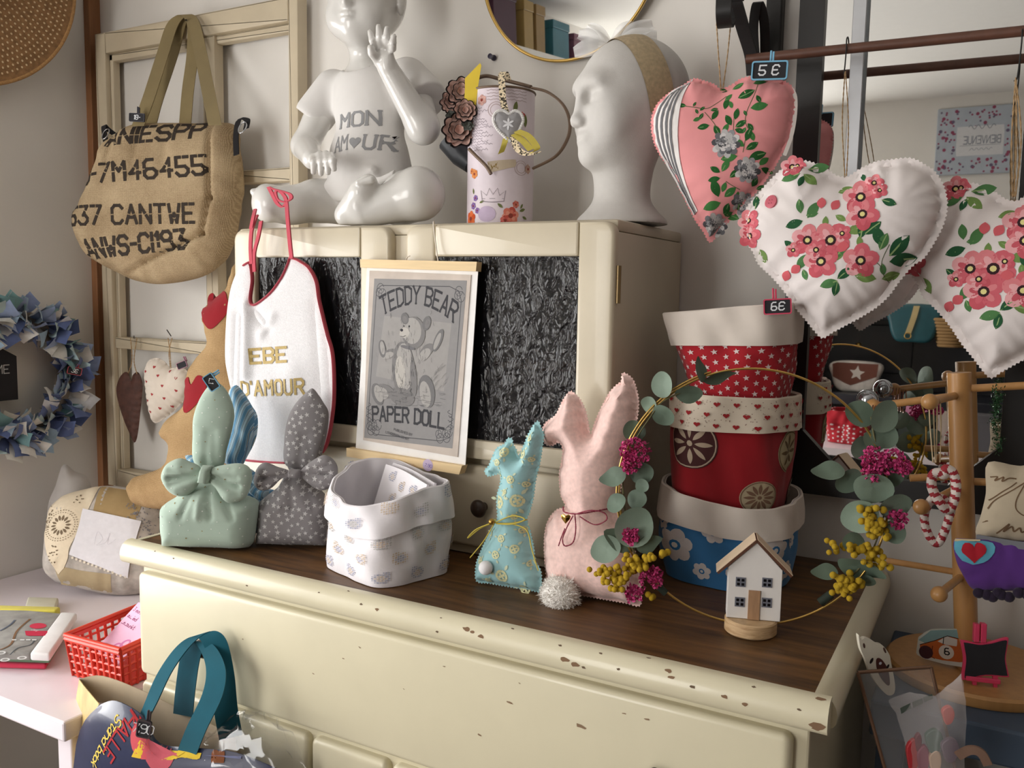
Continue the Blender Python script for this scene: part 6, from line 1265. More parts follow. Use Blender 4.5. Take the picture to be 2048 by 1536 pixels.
for pts in (((560, 160), (440, 220), (360, 320), (280, 450), (230, 600), (235, 760), (250, 900), (300, 1040), (420, 1200)), ((1540, 300), (1560, 420), (1600, 560), (1625, 700), (1600, 850), (1540, 1020), (1450, 1130), (1330, 1250))):
    ob('stem', tube(cat([FWR.p(*FWR.uv(*ZW(*q)), .002) for q in pts], 8), .0012, 6), TWG, hw)
STAT = mat('pink_statice', (196, 64, 124), rough=.8, var=.3, vs=300)
def statice(X, Y, r, seed):
    rr = random.Random(seed); u, v = FWR.uv(*ZW(X, Y)); R_ = r / 2.648 * 1.22 / 1757; V = []; F = []
    for k in range(int(62 * (r / 60) ** 1.2) + 10):
        a = rr.uniform(0, 6.283); q = math.sqrt(rr.random()) * R_; c_ = FWR.p(u + q * math.cos(a), v + q * math.sin(a), .010 + rr.uniform(-.008, .010))
        for j in range(5):
            d = np.array([rr.gauss(0, 1) for _ in range(3)]); d = d + FWR.N * .6; d /= np.linalg.norm(d); tn = np.cross(d, [rr.gauss(0, 1) for _ in range(3)]); tn /= np.linalg.norm(tn); L_ = rr.uniform(.0032, .0052); w_ = .0026
            n0 = len(V); V += [c_, c_ + d * L_ * .6 + tn * w_, c_ + d * L_, c_ + d * L_ * .6 - tn * w_]; F.append((n0, n0 + 1, n0 + 2, n0 + 3))
    ob('flower_head', (np.array(V), F), STAT, hw, kind='stuff', smooth=False)
for k, a in enumerate(((290, 480, 78), (270, 545, 44), (272, 918, 44), (380, 1140, 62), (290, 1220, 46), (1560, 525, 70), (1640, 530, 66), (1540, 590, 40), (1668, 830, 44), (1700, 560, 40))): statice(*a, 30 + k)
MIM = mesh(*ball((0, 0, 0), 1, 7), True, 'mimosa_ball'); MIM.materials.append(mat('mimosa_yellow', (226, 186, 40), rough=.95, var=.12, vs=400, bump=1., bs=900))
def mimosa(pts, n_, spread, seed):
    rr = random.Random(seed); pts = cat(np.array(pts, float), 10)
    for k in range(int(n_ * 1.35)):
        q = pts[int(rr.random() * (len(pts) - 1))]; X = q[0] + rr.gauss(0, spread); Y = q[1] + rr.gauss(0, spread * .8); u, v = FWR.uv(*ZW(X, Y)); r = rr.uniform(.0038, .0050); inst('mimosa_ball', MIM, Matrix.Translation(FWR.p(u, v, .012 + rr.uniform(-.006, .012))) @ Matrix.Scale(r, 4), hw)
mimosa([(110, 1110), (180, 1130), (250, 1120), (290, 1050), (310, 1080)], 46, 26, 1); mimosa([(110, 1160), (190, 1180), (230, 1150)], 14, 18, 2); mimosa([(350, 1040), (400, 1015), (470, 1005)], 13, 10, 3)
mimosa([(1500, 780), (1540, 850), (1560, 900), (1540, 980), (1560, 1060)], 56, 30, 4); mimosa([(1310, 985), (1400, 980), (1480, 985)], 16, 14, 5); mimosa([(1370, 1140), (1400, 1180), (1440, 1160), (1350, 1220)], 34, 28, 6); mimosa([(380, 1240), (360, 1220)], 3, 8, 7)
ob('dark_tape', join(tube([FWR.p(*FWR.uv(*ZW(1270, 1285)), 0), FWR.p(*FWR.uv(*ZW(1330, 1240)), 0)], .006, 10), tube([FWR.p(*FWR.uv(*ZW(455, 1235)), 0), FWR.p(*FWR.uv(*ZW(410, 1195)), 0)], .005, 10)), mat('dark_green_florist_tape', (34, 44, 34), rough=.8), hw, kind='stuff')

# ================================================================== rag wreath and sign on the side wall
FWL = Frame((XL + .004, 1.345, 1.135), 90); RR_ = .150
rw = thing('rag_wreath', 'rag wreath of knotted blue, teal and white cotton strips on the side wall', 'wreath', FWL.p(0, -.21))
ob('wreath_ring', tube([FWL.p(RR_ * math.cos(a), RR_ * math.sin(a), .028) for a in np.linspace(0, 6.283, 60, endpoint=False)], .022, 10, True), mat('straw_ring', (150, 140, 130), rough=.9), rw)
cols = [(206, 208, 214), (226, 224, 222), (136, 152, 190), (100, 116, 164), (160, 184, 206), (120, 158, 160), (216, 214, 208), (150, 166, 200), (84, 98, 140), (178, 200, 204)]
RM = []
rr = random.Random(8)
for k, c_ in enumerate(cols):
    V = []; bend = rr.uniform(.25, .7); tw = rr.uniform(-.5, .5)
    for i in range(8):
        t = i / 7; w_ = .019 * (.35 + .65 * min(1, t * 2.2)); x = t * .070; z = .03 * math.sin(t * 2.4) * bend; a = tw * t + .35 * math.sin(t * 4 + k)
        for s_ in (-1, -.33, .33, 1): V.append((x + (.004 * s_ if i == 7 else 0), s_ * w_ * math.cos(a), z + s_ * w_ * math.sin(a) + .003 * (1 - s_ * s_)))
    me = mesh(V, gridf(None, 8, 4), True, 'cotton_strip'); me.materials.append(cloth('rag_cotton_%d' % k, c_, var=.08, vs=60)); RM.append(me)
for k in range(250):
    a = 6.283 * k / 250 + rr.uniform(-.06, .06); ph = rr.uniform(-3.1, 3.1); c0 = FWL.p(RR_ * math.cos(a), RR_ * math.sin(a), .028)
    rad = FWL.U * math.cos(a) + FWL.V * math.sin(a); d = rad * math.cos(ph) * .9 + FWL.N * (.55 + .3 * abs(math.sin(ph))) + (-FWL.U * math.sin(a) + FWL.V * math.cos(a)) * rr.uniform(-.7, .7); d /= np.linalg.norm(d)
    y = np.cross(FWL.N, d); y /= np.linalg.norm(y); z = np.cross(d, y); tw = rr.uniform(-.8, .8); y, z = y * math.cos(tw) + z * math.sin(tw), z * math.cos(tw) - y * math.sin(tw); P = c0 + d * .010
    M = Matrix(((d[0], y[0], z[0], P[0]), (d[1], y[1], z[1], P[1]), (d[2], y[2], z[2], P[2]), (0, 0, 0, 1))) @ Matrix.Scale(rr.uniform(.75, 1.15), 4); inst('cotton_strip', RM[rr.randrange(len(RM))], M, rw)
Fs = Frame(onX(-28, 752, XL + .03), 90); e_ = lambda x, y: Fs.uv(x, y); r_ = e_(33, 760)[0]
sgn = thing('house_sign', 'dark house-shaped chalk sign lettered in white inside the rag wreath', 'sign', Fs.p(0, e_(0, 800)[1])); zb = e_(20, 800)[1]; ze = e_(33, 712)[1]
ob('board', prism([(-r_, zb), (r_, zb), (r_, ze), (0, ze + .045), (-r_, ze)], -.004, .004, Fs), SLATE, sgn, smooth=False)
p = Print(Plane(Fs, .004), .0003); q = e_(14, 746); p.text('HOME', (q[0] - .066, q[1]), .021, .0022, (206, 208, 210), gap=1.3, wx=1.0); p.line(np.array([(e_(-14, 780)[0] + .014 * math.cos(a), e_(-14, 780)[1] + .012 * math.sin(a)) for a in np.linspace(0, 6.28, 24)]), .0014, (206, 208, 210)); p.ob('lettering', sgn)
price_tag(Frame(onX(149, 742, XL + .10), 70, 0, -14), .036, .020, (176, 76, 86), '3€', 'red framed price tag clipped on the rag wreath', clip=(.006, 1), cl=.010)

# ================================================================== burlap figure, cushions, table goods
BUR2 = bpy.data.materials.new('tan_hessian'); BUR2.use_nodes = True; burlap_nodes(BUR2, (150, 120, 84), (196, 166, 124), 140)
Fg = Frame(onY(400, 800, 1.475), 14)
OG = [(470, 528), (455, 572), (438, 592), (412, 612), (406, 636), (412, 662), (414, 690), (392, 716), (376, 745), (374, 775), (368, 811), (335, 838), (322, 858), (324, 874), (338, 888), (337, 912), (322, 935), (290, 948), (266, 956), (256, 973), (264, 998), (282, 1012), (322, 1018), (400, 1016), (470, 1010), (492, 900), (500, 760), (500, 640), (492, 545)]
bf = thing('burlap_figure', 'tall tan hessian stuffed figure with red felt hearts standing behind the bib', 'soft toy', Fg.p(*Fg.uv(330, 1018)))
qg = Puff(Fg, Fg.uvs(OG), .040, .003, R=.055, pstep=.004, res=.007, pucker=.002, wave=.04, smooth=4); ob('figure_body', qg.vf(), BUR2, bf)
FEL = cloth('red_felt', (146, 28, 38), bump=.3)
for q in ([(436, 598), (426, 586), (417, 596), (417, 625), (424, 645), (440, 657), (458, 645), (474, 620), (470, 590), (455, 583), (444, 592)], [(402, 766), (394, 752), (384, 760), (378, 785), (382, 812), (392, 822), (412, 806), (432, 780), (430, 756), (416, 748)]):
    c_ = cat(Fg.uvs(q), 4, True); P, N = qg.at(c_); n_ = len(c_); m_ = c_.mean(0); g_ = np.vstack([c_, m_ + (c_ - m_) * .6, m_ + (c_ - m_) * .3, [m_]]); P, N = qg.at(g_); F = [(a * n_ + i, a * n_ + (i + 1) % n_, (a + 1) * n_ + (i + 1) % n_, (a + 1) * n_ + i) for a in (0, 1) for i in range(n_)] + [(2 * n_ + i, 2 * n_ + (i + 1) % n_, 3 * n_) for i in range(n_)]
    Vt = P + N * .0022; Vb = P[:n_] + N[:n_] * .0003; k = len(Vt); ob('felt_heart', (np.vstack([Vt, Vb]), F + [(i, k + i, k + (i + 1) % n_, (i + 1) % n_) for i in range(n_)]), FEL, bf, auto=50)

TZ = .60
Fc = Frame(onZ(205, 1213, TZ) + [-.02, .07, 0], 40, 26)
cu_ = thing('patchwork_cushion', 'patchwork cushion with crochet doily and white monogrammed linen patch on the white table', 'cushion', [Fc.P[0], Fc.P[1], TZ])
LNG = cloth('grey_linen_patch', (188, 180, 172), var=.22, vs=45)
OC = [(88, 1172), (84, 1120), (92, 1060), (105, 1030), (135, 1012), (200, 996), (262, 1000), (328, 1012), (340, 1060), (335, 1130), (328, 1190), (300, 1208), (232, 1216), (150, 1200)]
oc = Fc.uvs(OC); oc[:, 1] -= oc[:, 1].min() - .004
dv = np.median(Fc.uvs(OC)[:, 1] - oc[:, 1]); ZC_ = lambda x, y: Fc.uv(x, y) - [0, dv]
qc = Puff(Fc, oc, .060, .003, R=.085, pstep=.005, res=.007, pucker=.003, wave=.05, smooth=4); ob('cushion_pad', qc.vf(), LNG, cu_)
p = Print(qc, .0006)
bnd = lambda pts, pts2, c_, n_=10, up=0: p.strip(cat(np.array([ZC_(*q) for q in pts]), 8), cat(np.array([ZC_(*q) for q in pts2]), 8), c_, n_, up)
bnd([(205, 1000), (196, 1060), (190, 1100)], [(300, 1018), (285, 1060), (262, 1110)], (172, 146, 104), 12); bnd([(120, 1195), (170, 1203), (225, 1213)], [(115, 1160), (170, 1172), (230, 1180)], (178, 160, 128), 8)
bnd([(203, 1000), (150, 1010), (100, 1036), (92, 1080), (98, 1130), (122, 1178)], [(196, 1030), (180, 1070), (160, 1110), (150, 1130), (146, 1150), (136, 1168)], (226, 210, 184), 14, .0006)
DK = (120, 104, 84)
p.lift = .0022
for a in np.linspace(0, 6.283, 14, endpoint=False): c_ = ZC_(132, 1084); p.leaf((c_[0] + .012 * math.cos(a), c_[1] + .012 * math.sin(a)), a, .013, DK, .4)
for r, n_ in ((.034, 34), (.040, 38)):
    for a in np.linspace(0, 6.283, n_, endpoint=False): p.disc((ZC_(132, 1084)[0] + r * math.cos(a), ZC_(132, 1084)[1] + r * math.sin(a) * .95), .0013, DK, 5)
rr = random.Random(3)
for cx, cy in ((166, 1032), (106, 1052), (98, 1075), (118, 1132), (112, 1146)):
    for k in range(9): p.disc(ZC_(cx + rr.uniform(-9, 9), cy + rr.uniform(-10, 10)), .0018, DK, 5)
bnd([(176, 1052), (168, 1090), (150, 1142)], [(290, 1076), (278, 1120), (262, 1186)], (236, 234, 240), 14, .0012)
for k in range(14): p.disc(ZC_(156 + k * 7.8, 1148 + k * 2.8), .0030, (232, 222, 204), 7, up=.001)
p.line(cat(np.array([ZC_(*q) for q in ((200, 1122), (206, 1098), (216, 1112), (204, 1124), (222, 1118), (230, 1100), (226, 1122), (242, 1112))]), 8), .0007, (214, 212, 220), up=.0016)
for k in range(90): x, y = rr.uniform(262, 330), rr.uniform(1040, 1110); p.leaf(ZC_(x, y), rr.uniform(0, 6), .006, (130, 128, 132), .4)
p.ob('patchwork_print', cu_)
F2 = Frame(Fc.P + [-.115, .11, 0], 58, 20); c2 = thing('throw_cushion', 'grey cushion corner peeking out between the wall and the patchwork cushion', 'cushion', [F2.P[0], F2.P[1], TZ]); oo = F2.uvs([(96, 1180), (96, 1050), (112, 1000), (128, 956), (150, 970), (182, 992), (190, 1100), (180, 1190)]); oo[:, 1] -= oo[:, 1].min() - .003
ob('cushion_pad', Puff(F2, oo, .035, .003, pstep=.005, res=.008, smooth=4).vf(), cloth('pale_grey_cotton', (196, 190, 186)), c2)

# folded tea towels
tw = thing('folded_tea_towels', 'folded grey printed tea towel with white striped edge on the white table', 'tea towel', onZ(60, 1330, TZ), None)
def layer(pts, z0, z1, m, name, par):
    P = np.array([onZ(x, y, z0) for x, y in pts]); V = np.vstack([P, P + [0, 0, z1 - z0]]); n_ = len(P); bm = bmesh.new(); vs_ = [bm.verts.new(v) for v in P]; f = bm.faces.new(vs_); e = bmesh.ops.extrude_face_region(bm, geom=[f])
    for g in e['geom']:
        if isinstance(g, bmesh.types.BMVert): g.co.z = z1
    bmesh.ops.recalc_face_normals(bm, faces=bm.faces[:]); bmesh.ops.bevel(bm, geom=bm.edges[:], offset=min(.005, (z1 - z0) * .42), segments=3, profile=.5, affect='EDGES'); return ob(name, from_bm(bm), m, par, auto=60)
TT = cloth('grey_towel_print', (150, 148, 144), var=.25, vs=30); YT = cloth('yellow_towel', (218, 206, 90)); WT = cloth('white_towel', (232, 230, 230)); GT = cloth('green_towel', (110, 140, 112))
layer([(-70, 1335), (92, 1340), (140, 1250), (-20, 1236)], TZ + .001, TZ + .012, cloth('red_towel', (206, 60, 88)), 'towel_layer', tw); layer([(-70, 1322), (100, 1328), (150, 1246), (-20, 1232)], TZ + .012, TZ + .026, GT, 'towel_layer', tw)
top_ = layer([(-80, 1318), (62, 1322), (125, 1240), (-20, 1226)], TZ + .026, TZ + .042, TT, 'towel_layer', tw); layer([(60, 1322), (100, 1324), (155, 1240), (122, 1238)], TZ + .026, TZ + .043, WT, 'towel_edge', tw); layer([(-40, 1234), (112, 1236), (122, 1228), (-30, 1224)], TZ + .026, TZ + .044, YT, 'towel_edge', tw)
ft_ = Frame((0, 0, TZ + .0425), 0, 90); p = Print(Plane(ft_), .0004); tq = lambda x, y: ft_.uv(x, y)
p.disc(tq(76, 1252), .020, (204, 60, 84), 18, .7); p.poly([tq(50, 1262), tq(96, 1262), tq(92, 1272), tq(52, 1272)], (196, 52, 78)); p.text('ZAHI', tq(62, 1260), .006, .001, (236, 190, 200))
p.line(cat(np.array([tq(*q) for q in ((0, 1300), (22, 1288), (34, 1262), (60, 1238))]), 8), .004, (130, 96, 70)); p.line(cat(np.array([tq(*q) for q in ((0, 1262), (20, 1250), (30, 1240))]), 8), .004, (96, 104, 120)); p.line(cat(np.array([tq(*q) for q in ((20, 1310), (36, 1296), (60, 1290), (70, 1280))]), 8), .0025, (80, 84, 90))
for a, b_ in ((44, 1316), (10, 1320), (2, 1306)): p.disc(tq(a, b_), .010, (214, 214, 214), 14, .8); p.disc(tq(a, b_), .006, (150, 148, 146), 12, .8)
for x in (24, 40, 52, 64): p.poly([tq(x, 1279), tq(x + 9, 1279), tq(x + 9, 1281), tq(x, 1281)], (226, 226, 226))
p.ob('towel_print', tw)
wbx = layer([(50, 1228), (112, 1228), (118, 1210), (56, 1208)], TZ + .001, TZ + .020, mat('cream_card', (210, 206, 186), rough=.6), 'small_box', thing('small_card_box', 'small cream card box behind the tea towels', 'box', onZ(80, 1225, TZ)))

# red plastic basket
RED = mat('red_plastic', (226, 70, 52), rough=.35, var=.03, trans=0.)
bb_ = [onZ(147, 1352, TZ), onZ(292, 1374, TZ), onZ(300, 1290, TZ), onZ(180, 1268, TZ)]
c0 = np.array([-1.515, 1.165, TZ + .001]); by = math.radians(24); ux = np.array([math.cos(by), math.sin(by), 0]) ; uy = np.array([-math.sin(by), math.cos(by), 0])
ux = np.array([.97, .06, 0]); uy = np.array([-.10, .99, 0])
cA = onZ(147, 1352, TZ); rb_ = thing('red_plastic_basket', 'red slotted plastic basket with cards on the white table', 'basket', cA + [.08, .08, 0])
Lx, Ly, Hb = min(.150, -1.402 - cA[0] - .012), .205, .085
def bp_(u, v, z): s_ = 1 + .10 * z / Hb; return cA + ux * (Lx / 2 + (u - .5) * Lx * s_) + uy * (Ly / 2 + (v - .5) * Ly * s_) + np.array([0, 0, .002 + z])
ob('basket_floor', (lambda V: (np.array(V), [(0, 1, 2, 3), (7, 6, 5, 4)] + [(i, i + 4, (i + 1) % 4 + 4, (i + 1) % 4) for i in range(4)]))([bp_(u, v, 0) for u, v in ((0, 0), (1, 0), (1, 1), (0, 1))] + [bp_(u, v, .003) for u, v in ((0, 0), (1, 0), (1, 1), (0, 1))]), RED, rb_, smooth=False)
for (u0, v0), (u1, v1) in (((0, 0), (1, 0)), ((1, 0), (1, 1)), ((1, 1), (0, 1)), ((0, 1), (0, 0))):
    wl_ = ob('basket_rim', tube([bp_(u0, v0, Hb), bp_(u1, v1, Hb)], .0055, 8, flat=.7), RED, rb_)
    n_ = 9 if u0 != u1 else 12
    for i in range(n_ + 1):
        t = i / n_; a_, b_ = u0 + (u1 - u0) * t, v0 + (v1 - v0) * t; ob('upright', tube([bp_(a_, b_, 0), bp_(a_, b_, Hb)], .0036, 6), RED, wl_)
    for z in (.012, .030, .046, .064, .078): ob('crossbar', tube([bp_(u0, v0, z), bp_(u1, v1, z)], .0026 if z != .078 else .006, 5), RED, wl_)
PKB = mat('pink_booklet', (236, 186, 214), rough=.5, var=.05, vs=20)
fk = Frame(bp_(.42, .40, .066), -14, 50); bk_ = thing('pink_booklet', 'pink booklet with baby shoes drawing leaning in the red basket', 'booklet', bp_(.6, .35, .004)); ob('cover', box((-.045, -.055, -.003), (.062, .065, .003), .001, 1, fk), PKB, bk_, smooth=False)
p = Print(Plane(fk, .003), .0003)
for k, s_ in enumerate(('3 schritt', 'auf jed', 'wegpunkt')): p.text(s_, (-.038, .045 - k * .016), .0085, .0011, (150, 80, 120), gap=1.1)
for dx, dy in ((.012, -.030), (.030, -.016), (.034, -.040)): p.disc((dx, dy), .014, (214, 130, 178), 14, .7, .6); p.disc((dx + .002, dy + .002), .008, (236, 196, 220), 12, .6, .6)
p.ob('cover_print', bk_)
fk2 = Frame(bp_(.72, .80, .085), -8, 24); pk_ = thing('blue_packet', 'blue and yellow printed packet standing at the back of the red basket', 'packet', bp_(.85, .62, .004)); ob('packet_body', box((-.05, -.055, -.004), (.05, .065, .004), .002, 2, fk2), mat('blue_foil_pack', (44, 66, 130), rough=.3), pk_, smooth=False)
p = Print(Plane(fk2, .004), .0003); [p.disc((x, y), r, c_, 12) for x, y, r, c_ in ((-.02, .02, .016, (226, 178, 40)), (.0, .04, .013, (232, 190, 60)), (-.03, -.005, .012, (222, 170, 40)), (.02, .0, .018, (206, 216, 232)), (.03, .035, .012, (226, 230, 238)))]; p.ob('packet_print', pk_)

# ================================================================== tote bag hung on the drawer knob
NAVY = mat('navy_printed_bag', (44, 50, 78), rough=.3, var=.1, vs=30, coat=.3); TEAL = cloth('teal_webbing', (18, 92, 110), var=.08, bump=.5, bs=700); BEI = mat('beige_bag_lining', (196, 178, 152), rough=.4, var=.08, coat=.2)
tb_ = thing('printed_tote_bag', 'navy retro-lettered tote bag with teal handles hanging from the drawer knob', 'bag', onY(330, 1700, .97))
def sheet(pts, m, name, th=.0015):
    """pts: rows of (px, py, Y)"""
    G = np.array([[onY(*q) for q in row] for row in pts]); nr, nc = G.shape[:2]; G2 = np.array([cat(r, 5) for r in G]); G3 = np.array([cat(G2[:, j], 5) for j in range(G2.shape[1])]); V = G3.reshape(-1, 3); F = gridf(None, G3.shape[0], G3.shape[1]); s_ = np.array([.2, -1, .2]) * th
    return ob(name, join((V, F), (V - s_, [f[::-1] for f in F])), m, tb_), G3
sheet([[(158, 1358, .985), (205, 1352, 1.0), (290, 1384, 1.01), (386, 1432, 1.018), (470, 1470, 1.02)], [(150, 1470, .985), (205, 1480, 1.0), (290, 1500, 1.01), (386, 1540, 1.018), (480, 1580, 1.02)], [(165, 1760, .985), (205, 1770, 1.0), (300, 1780, 1.01), (400, 1790, 1.018), (490, 1800, 1.02)]], BEI, 'back_panel')
_, Gf = sheet([[(198, 1410, .93), (232, 1402, .925), (285, 1432, .93), (318, 1486, .935), (390, 1496, .945), (470, 1505, .96), (560, 1540, .97)], [(152, 1490, .93), (200, 1480, .91), (270, 1500, .91), (318, 1540, .915), (390, 1560, .93), (480, 1575, .95), (575, 1610, .97)], [(135, 1760, .93), (186, 1770, .905), (260, 1780, .90), (320, 1790, .905), (400, 1800, .925), (500, 1810, .945), (600, 1830, .97)]], NAVY, 'front_panel')
sheet([[(158, 1358, .985), (168, 1372, .965), (198, 1408, .932)], [(148, 1470, .985), (156, 1490, .96), (165, 1500, .932)], [(160, 1760, .985), (158, 1765, .96), (158, 1770, .932)]], mat('yellowed_gusset', (206, 180, 120), rough=.35, var=.2, vs=25), 'gusset')
gq = Gf; nu_, nv_ = gq.shape[:2]
# print drawn on a flat card frame that follows the panel, dropped on to it
VFp = (gq.reshape(-1, 3), gridf(None, nu_, nv_)); fbg = Frame(onY(320, 1500, .90), 20); pj = Proj(VFp, fbg); p = Print(pj, .0010)
q = lambda x, y: fbg.uv(x, y)
p.text('Stand back', q(192, 1462), .0165, .0022, (226, 198, 96), gap=.9, rot=-2.13, slant=.2); p.text('CHALLE', q(232, 1436), .023, .0036, (176, 52, 56), gap=1.2, rot=-2.16, serif=.5)
p.disc(q(262, 1500), .026, (206, 88, 96), 20, 1.2); p.disc(q(300, 1512), .030, (196, 92, 104), 18, 1.3)
for a, c_ in ((((310, 1512), (360, 1505), (388, 1516), (386, 1532), (372, 1534), (366, 1520), (338, 1522), (336, 1536), (304, 1536)), (214, 182, 60)), (((238, 1536), (256, 1500), (268, 1508), (262, 1536)), (222, 186, 56))): p.poly([q(*z) for z in a], c_)
p.poly([q(*z) for z in ((404, 1500), (432, 1502), (440, 1536), (412, 1536))], (130, 76, 44)); p.line(np.array([q(*z) for z in ((318, 1497), (390, 1506), (470, 1516))]), .0012, (120, 126, 160))
p.ob('retro_lettering_print', tb_)
def hstrap(pts, wid, W): ob('handle', ribbon(cat(px3(pts), 10), np.array([W[0] + (W[1] - W[0]) * t for t in np.linspace(0, 1, (len(pts) - 1) * 10 + 1)]) if isinstance(W, tuple) and np.ndim(W[0]) else W, wid, .002), TEAL, tb_)
hstrap([(270, 1470, .925), (298, 1415, .94), (330, 1345, .965), (370, 1290, .995), (405, 1268, 1.012), (430, 1285, 1.015), (445, 1350, 1.008), (452, 1420, 1.01), (462, 1475, 1.015)], .038, (np.array([.9, -.1, .5]), np.array([.7, .9, .1])))
hstrap([(365, 1530, .935), (392, 1460, .945), (425, 1390, .965), (432, 1340, .985), (418, 1300, 1.004), (398, 1284, 1.010), (382, 1310, 1.010), (372, 1370, 1.006), (366, 1430, 1.012)], .040, (np.array([1, .1, .1]), np.array([1, .2, 0])))
price_tag(Frame(onY(288, 1458, .905), 25, 0, -8), .024, .030, (62, 50, 56), '7.90', 'dark price tag reading 7.90 on the teal handle of the tote', clip=(.004, 1), gap=.6, th=.05)
PLA = bpy.data.materials.new('clear_plastic_film'); PLA.use_nodes = True
nt = PLA.node_tree; n = nt.nodes; gl = n.new('ShaderNodeBsdfGlossy'); gl.inputs['Roughness'].default_value = .12; tr = n.new('ShaderNodeBsdfTransparent'); tr.inputs['Color'].default_value = (.95, .95, .96, 1); lw = n.new('ShaderNodeLayerWeight'); lw.inputs[0].default_value = .25; ma = n.new('ShaderNodeMath'); ma.operation = 'MULTIPLY_ADD'; ma.inputs[1].default_value = .22; ma.inputs[2].default_value = .03; mx = n.new('ShaderNodeMixShader')
nt.links.new(lw.outputs['Facing'], ma.inputs[0]); nt.links.new(ma.outputs[0], mx.inputs[0]); nt.links.new(tr.outputs[0], mx.inputs[1]); nt.links.new(gl.outputs[0], mx.inputs[2]); nt.links.new(mx.outputs[0], n['Material Output'].inputs[0])
def crumple(rows, seed, amp, name, par, n_=5):
    G = np.array([[onY(*q) for q in row] for row in rows]); G2 = np.array([cat(r, n_) for r in G]); G3 = np.array([cat(G2[:, j], n_) for j in range(G2.shape[1])]); r_ = np.random.default_rng(seed); G3 = G3 + r_.normal(size=G3.shape) * amp; return ob(name, (G3.reshape(-1, 3), gridf(None, G3.shape[0], G3.shape[1])), PLA, par)
crumple([[(420, 1468, 1.0), (470, 1430, 1.0), (520, 1422, 1.0), (560, 1440, 1.0)], [(400, 1490, .96), (470, 1470, .95), (540, 1470, .96), (600, 1500, .97)], [(420, 1540, .94), (490, 1540, .93), (550, 1540, .93), (605, 1560, .95)], [(430, 1620, .94), (500, 1620, .93), (560, 1620, .93), (610, 1640, .95)]], 4, .0035, 'plastic_wrapper', tb_)

# cables under the table
ob('cable', tube(cat([(-1.95, 1.12, .02), (-1.80, 1.06, .12), (-1.66, 1.10, .22), (-1.56, 1.30, .10), (-1.50, 1.45, .02)], 10), .006, 8), mat('grey_brown_cable', (110, 92, 80), rough=.6), label='grey brown cable looping under the white table', cat='cable')

# ================================================================== right-hand corner: blue stand, peg rack and small goods
BLUE = mat('blue_painted_stand', (62, 78, 98), rough=.5, var=.08, vs=12)
BZ = .795
bs_t = thing('blue_stand', 'dull blue wooden stand between the dresser and the corner, under the peg rack', 'stand', (.13, 1.47, 0))
ob('stand_top', box((-.128, 1.318, .742), (.42, 1.632, BZ), .004), BLUE, bs_t, smooth=False)
for x in (-.10, .39):
    for y in (1.345, 1.60): ob('leg', box((x - .018, y - .018, 0), (x + .018, y + .018, .742)), BLUE, bs_t, smooth=False)
ob('stand_shelf', box((-.12, 1.33, .40), (.41, 1.62, .42)), BLUE, bs_t, smooth=False)
wbx = thing('white_box', 'white cardboard box with a cut-out handle below the blue stand', 'box', (.12, 1.22, .42))
ob('box_body', box((-.02, 1.13, .45), (.30, 1.31, .715), .003, 1), mat('white_cardboard', (206, 200, 196), rough=.7), wbx, smooth=False)
ob('handle', ribbon(cat(px3([(1915, 1512, 1.128), (1940, 1500, 1.126), (1962, 1506, 1.126), (1976, 1530, 1.128)]), 8), (0, 1, 0), .004, .010), mat('brown_handle_edge', (120, 92, 76), rough=.7), wbx)
ob('crate', box((-.03, 1.12, .02), (.31, 1.315, .449), .004, 1), mat('brown_cardboard', (112, 92, 74), rough=.8), label='brown cardboard crate under the white box', cat='crate', smooth=False)
BEECH = mat('beech_wood', (186, 138, 84), rough=.4, var=.08, vs=10, stretch=(10, 10, 1.5), coat=.1)
PT, PB = onY(1918, 745, 1.47), onY(1932, 1262, 1.47)
dirp = (PB - PT) / np.linalg.norm(PB - PT); PBm = PT + dirp * ((BZ + .018 - PT[2]) / dirp[2])
pr = thing('peg_rack', 'beech peg rack with round base and ball-ended pegs holding bracelets', 'rack', [PBm[0], PBm[1], BZ])
ob('post', tube([PBm, PT - dirp * .0 ], .0165, 20), BEECH, pr, auto=50)
dc = onZ(1925, 1352, BZ); ob('base_disc', lathe([(.001, 0), (.125, 0), (.127, .004), (.127, .014), (.123, .018), (.001, .018)], (PBm[0] + .010, 1.494, BZ + .0005), 56), BEECH, pr, auto=40)
def peg(a, b_, r=.0058, end=True, name='peg'):
    a, b_ = onY(*a), onY(*b_); vf = [tube([a, b_], r, 12)]
    if end: d = (b_ - a) / np.linalg.norm(b_ - a); vf.append(ball(b_ + d * .004, r * 2.0, 10))
    return ob(name, join(*vf), BEECH, pr)
peg((1918, 791, 1.47), (1752, 812, 1.455)); peg((1918, 778, 1.47), (2110, 768, 1.48)); peg((1916, 790, 1.47), (1862, 803, 1.37)); peg((1920, 952, 1.47), (1820, 956, 1.45), end=False); peg((1922, 962, 1.47), (2050, 968, 1.48)); peg((1922, 972, 1.47), (1846, 1012, 1.39)); peg((1924, 1146, 1.47), (1772, 1121, 1.46), .005, False); peg((1926, 1150, 1.47), (1880, 1187, 1.37))
cbt = mat('copper_wire', (150, 110, 92), rough=.3, metal=.9)
for k in range(5):
    c_ = onY(1747 + k * 6, 822 + k * 2, 1.455); a_ = .35 + .12 * k
    ob('bangle', tube([c_ + [.003 * math.cos(t) * k * .4, .020 * math.cos(t), .022 * math.sin(t) - .008] for t in np.linspace(0, 6.283, 28, endpoint=False)], .0010, 5, True), cbt, None, label='thin copper bangle hanging on the upper peg of the beech rack', cat='bangle', group='copper bangles on the peg rack')
gb = onY(1735, 800, 1.50); ob('glass_bauble', ball(gb, .017, 14), mat('silver_bauble', (190, 194, 200), rough=.12, metal=.9), label='shiny silver bauble behind the copper bangles', cat='bauble')
CRT = mat('cream_string', (214, 192, 156), rough=.9, var=.1)
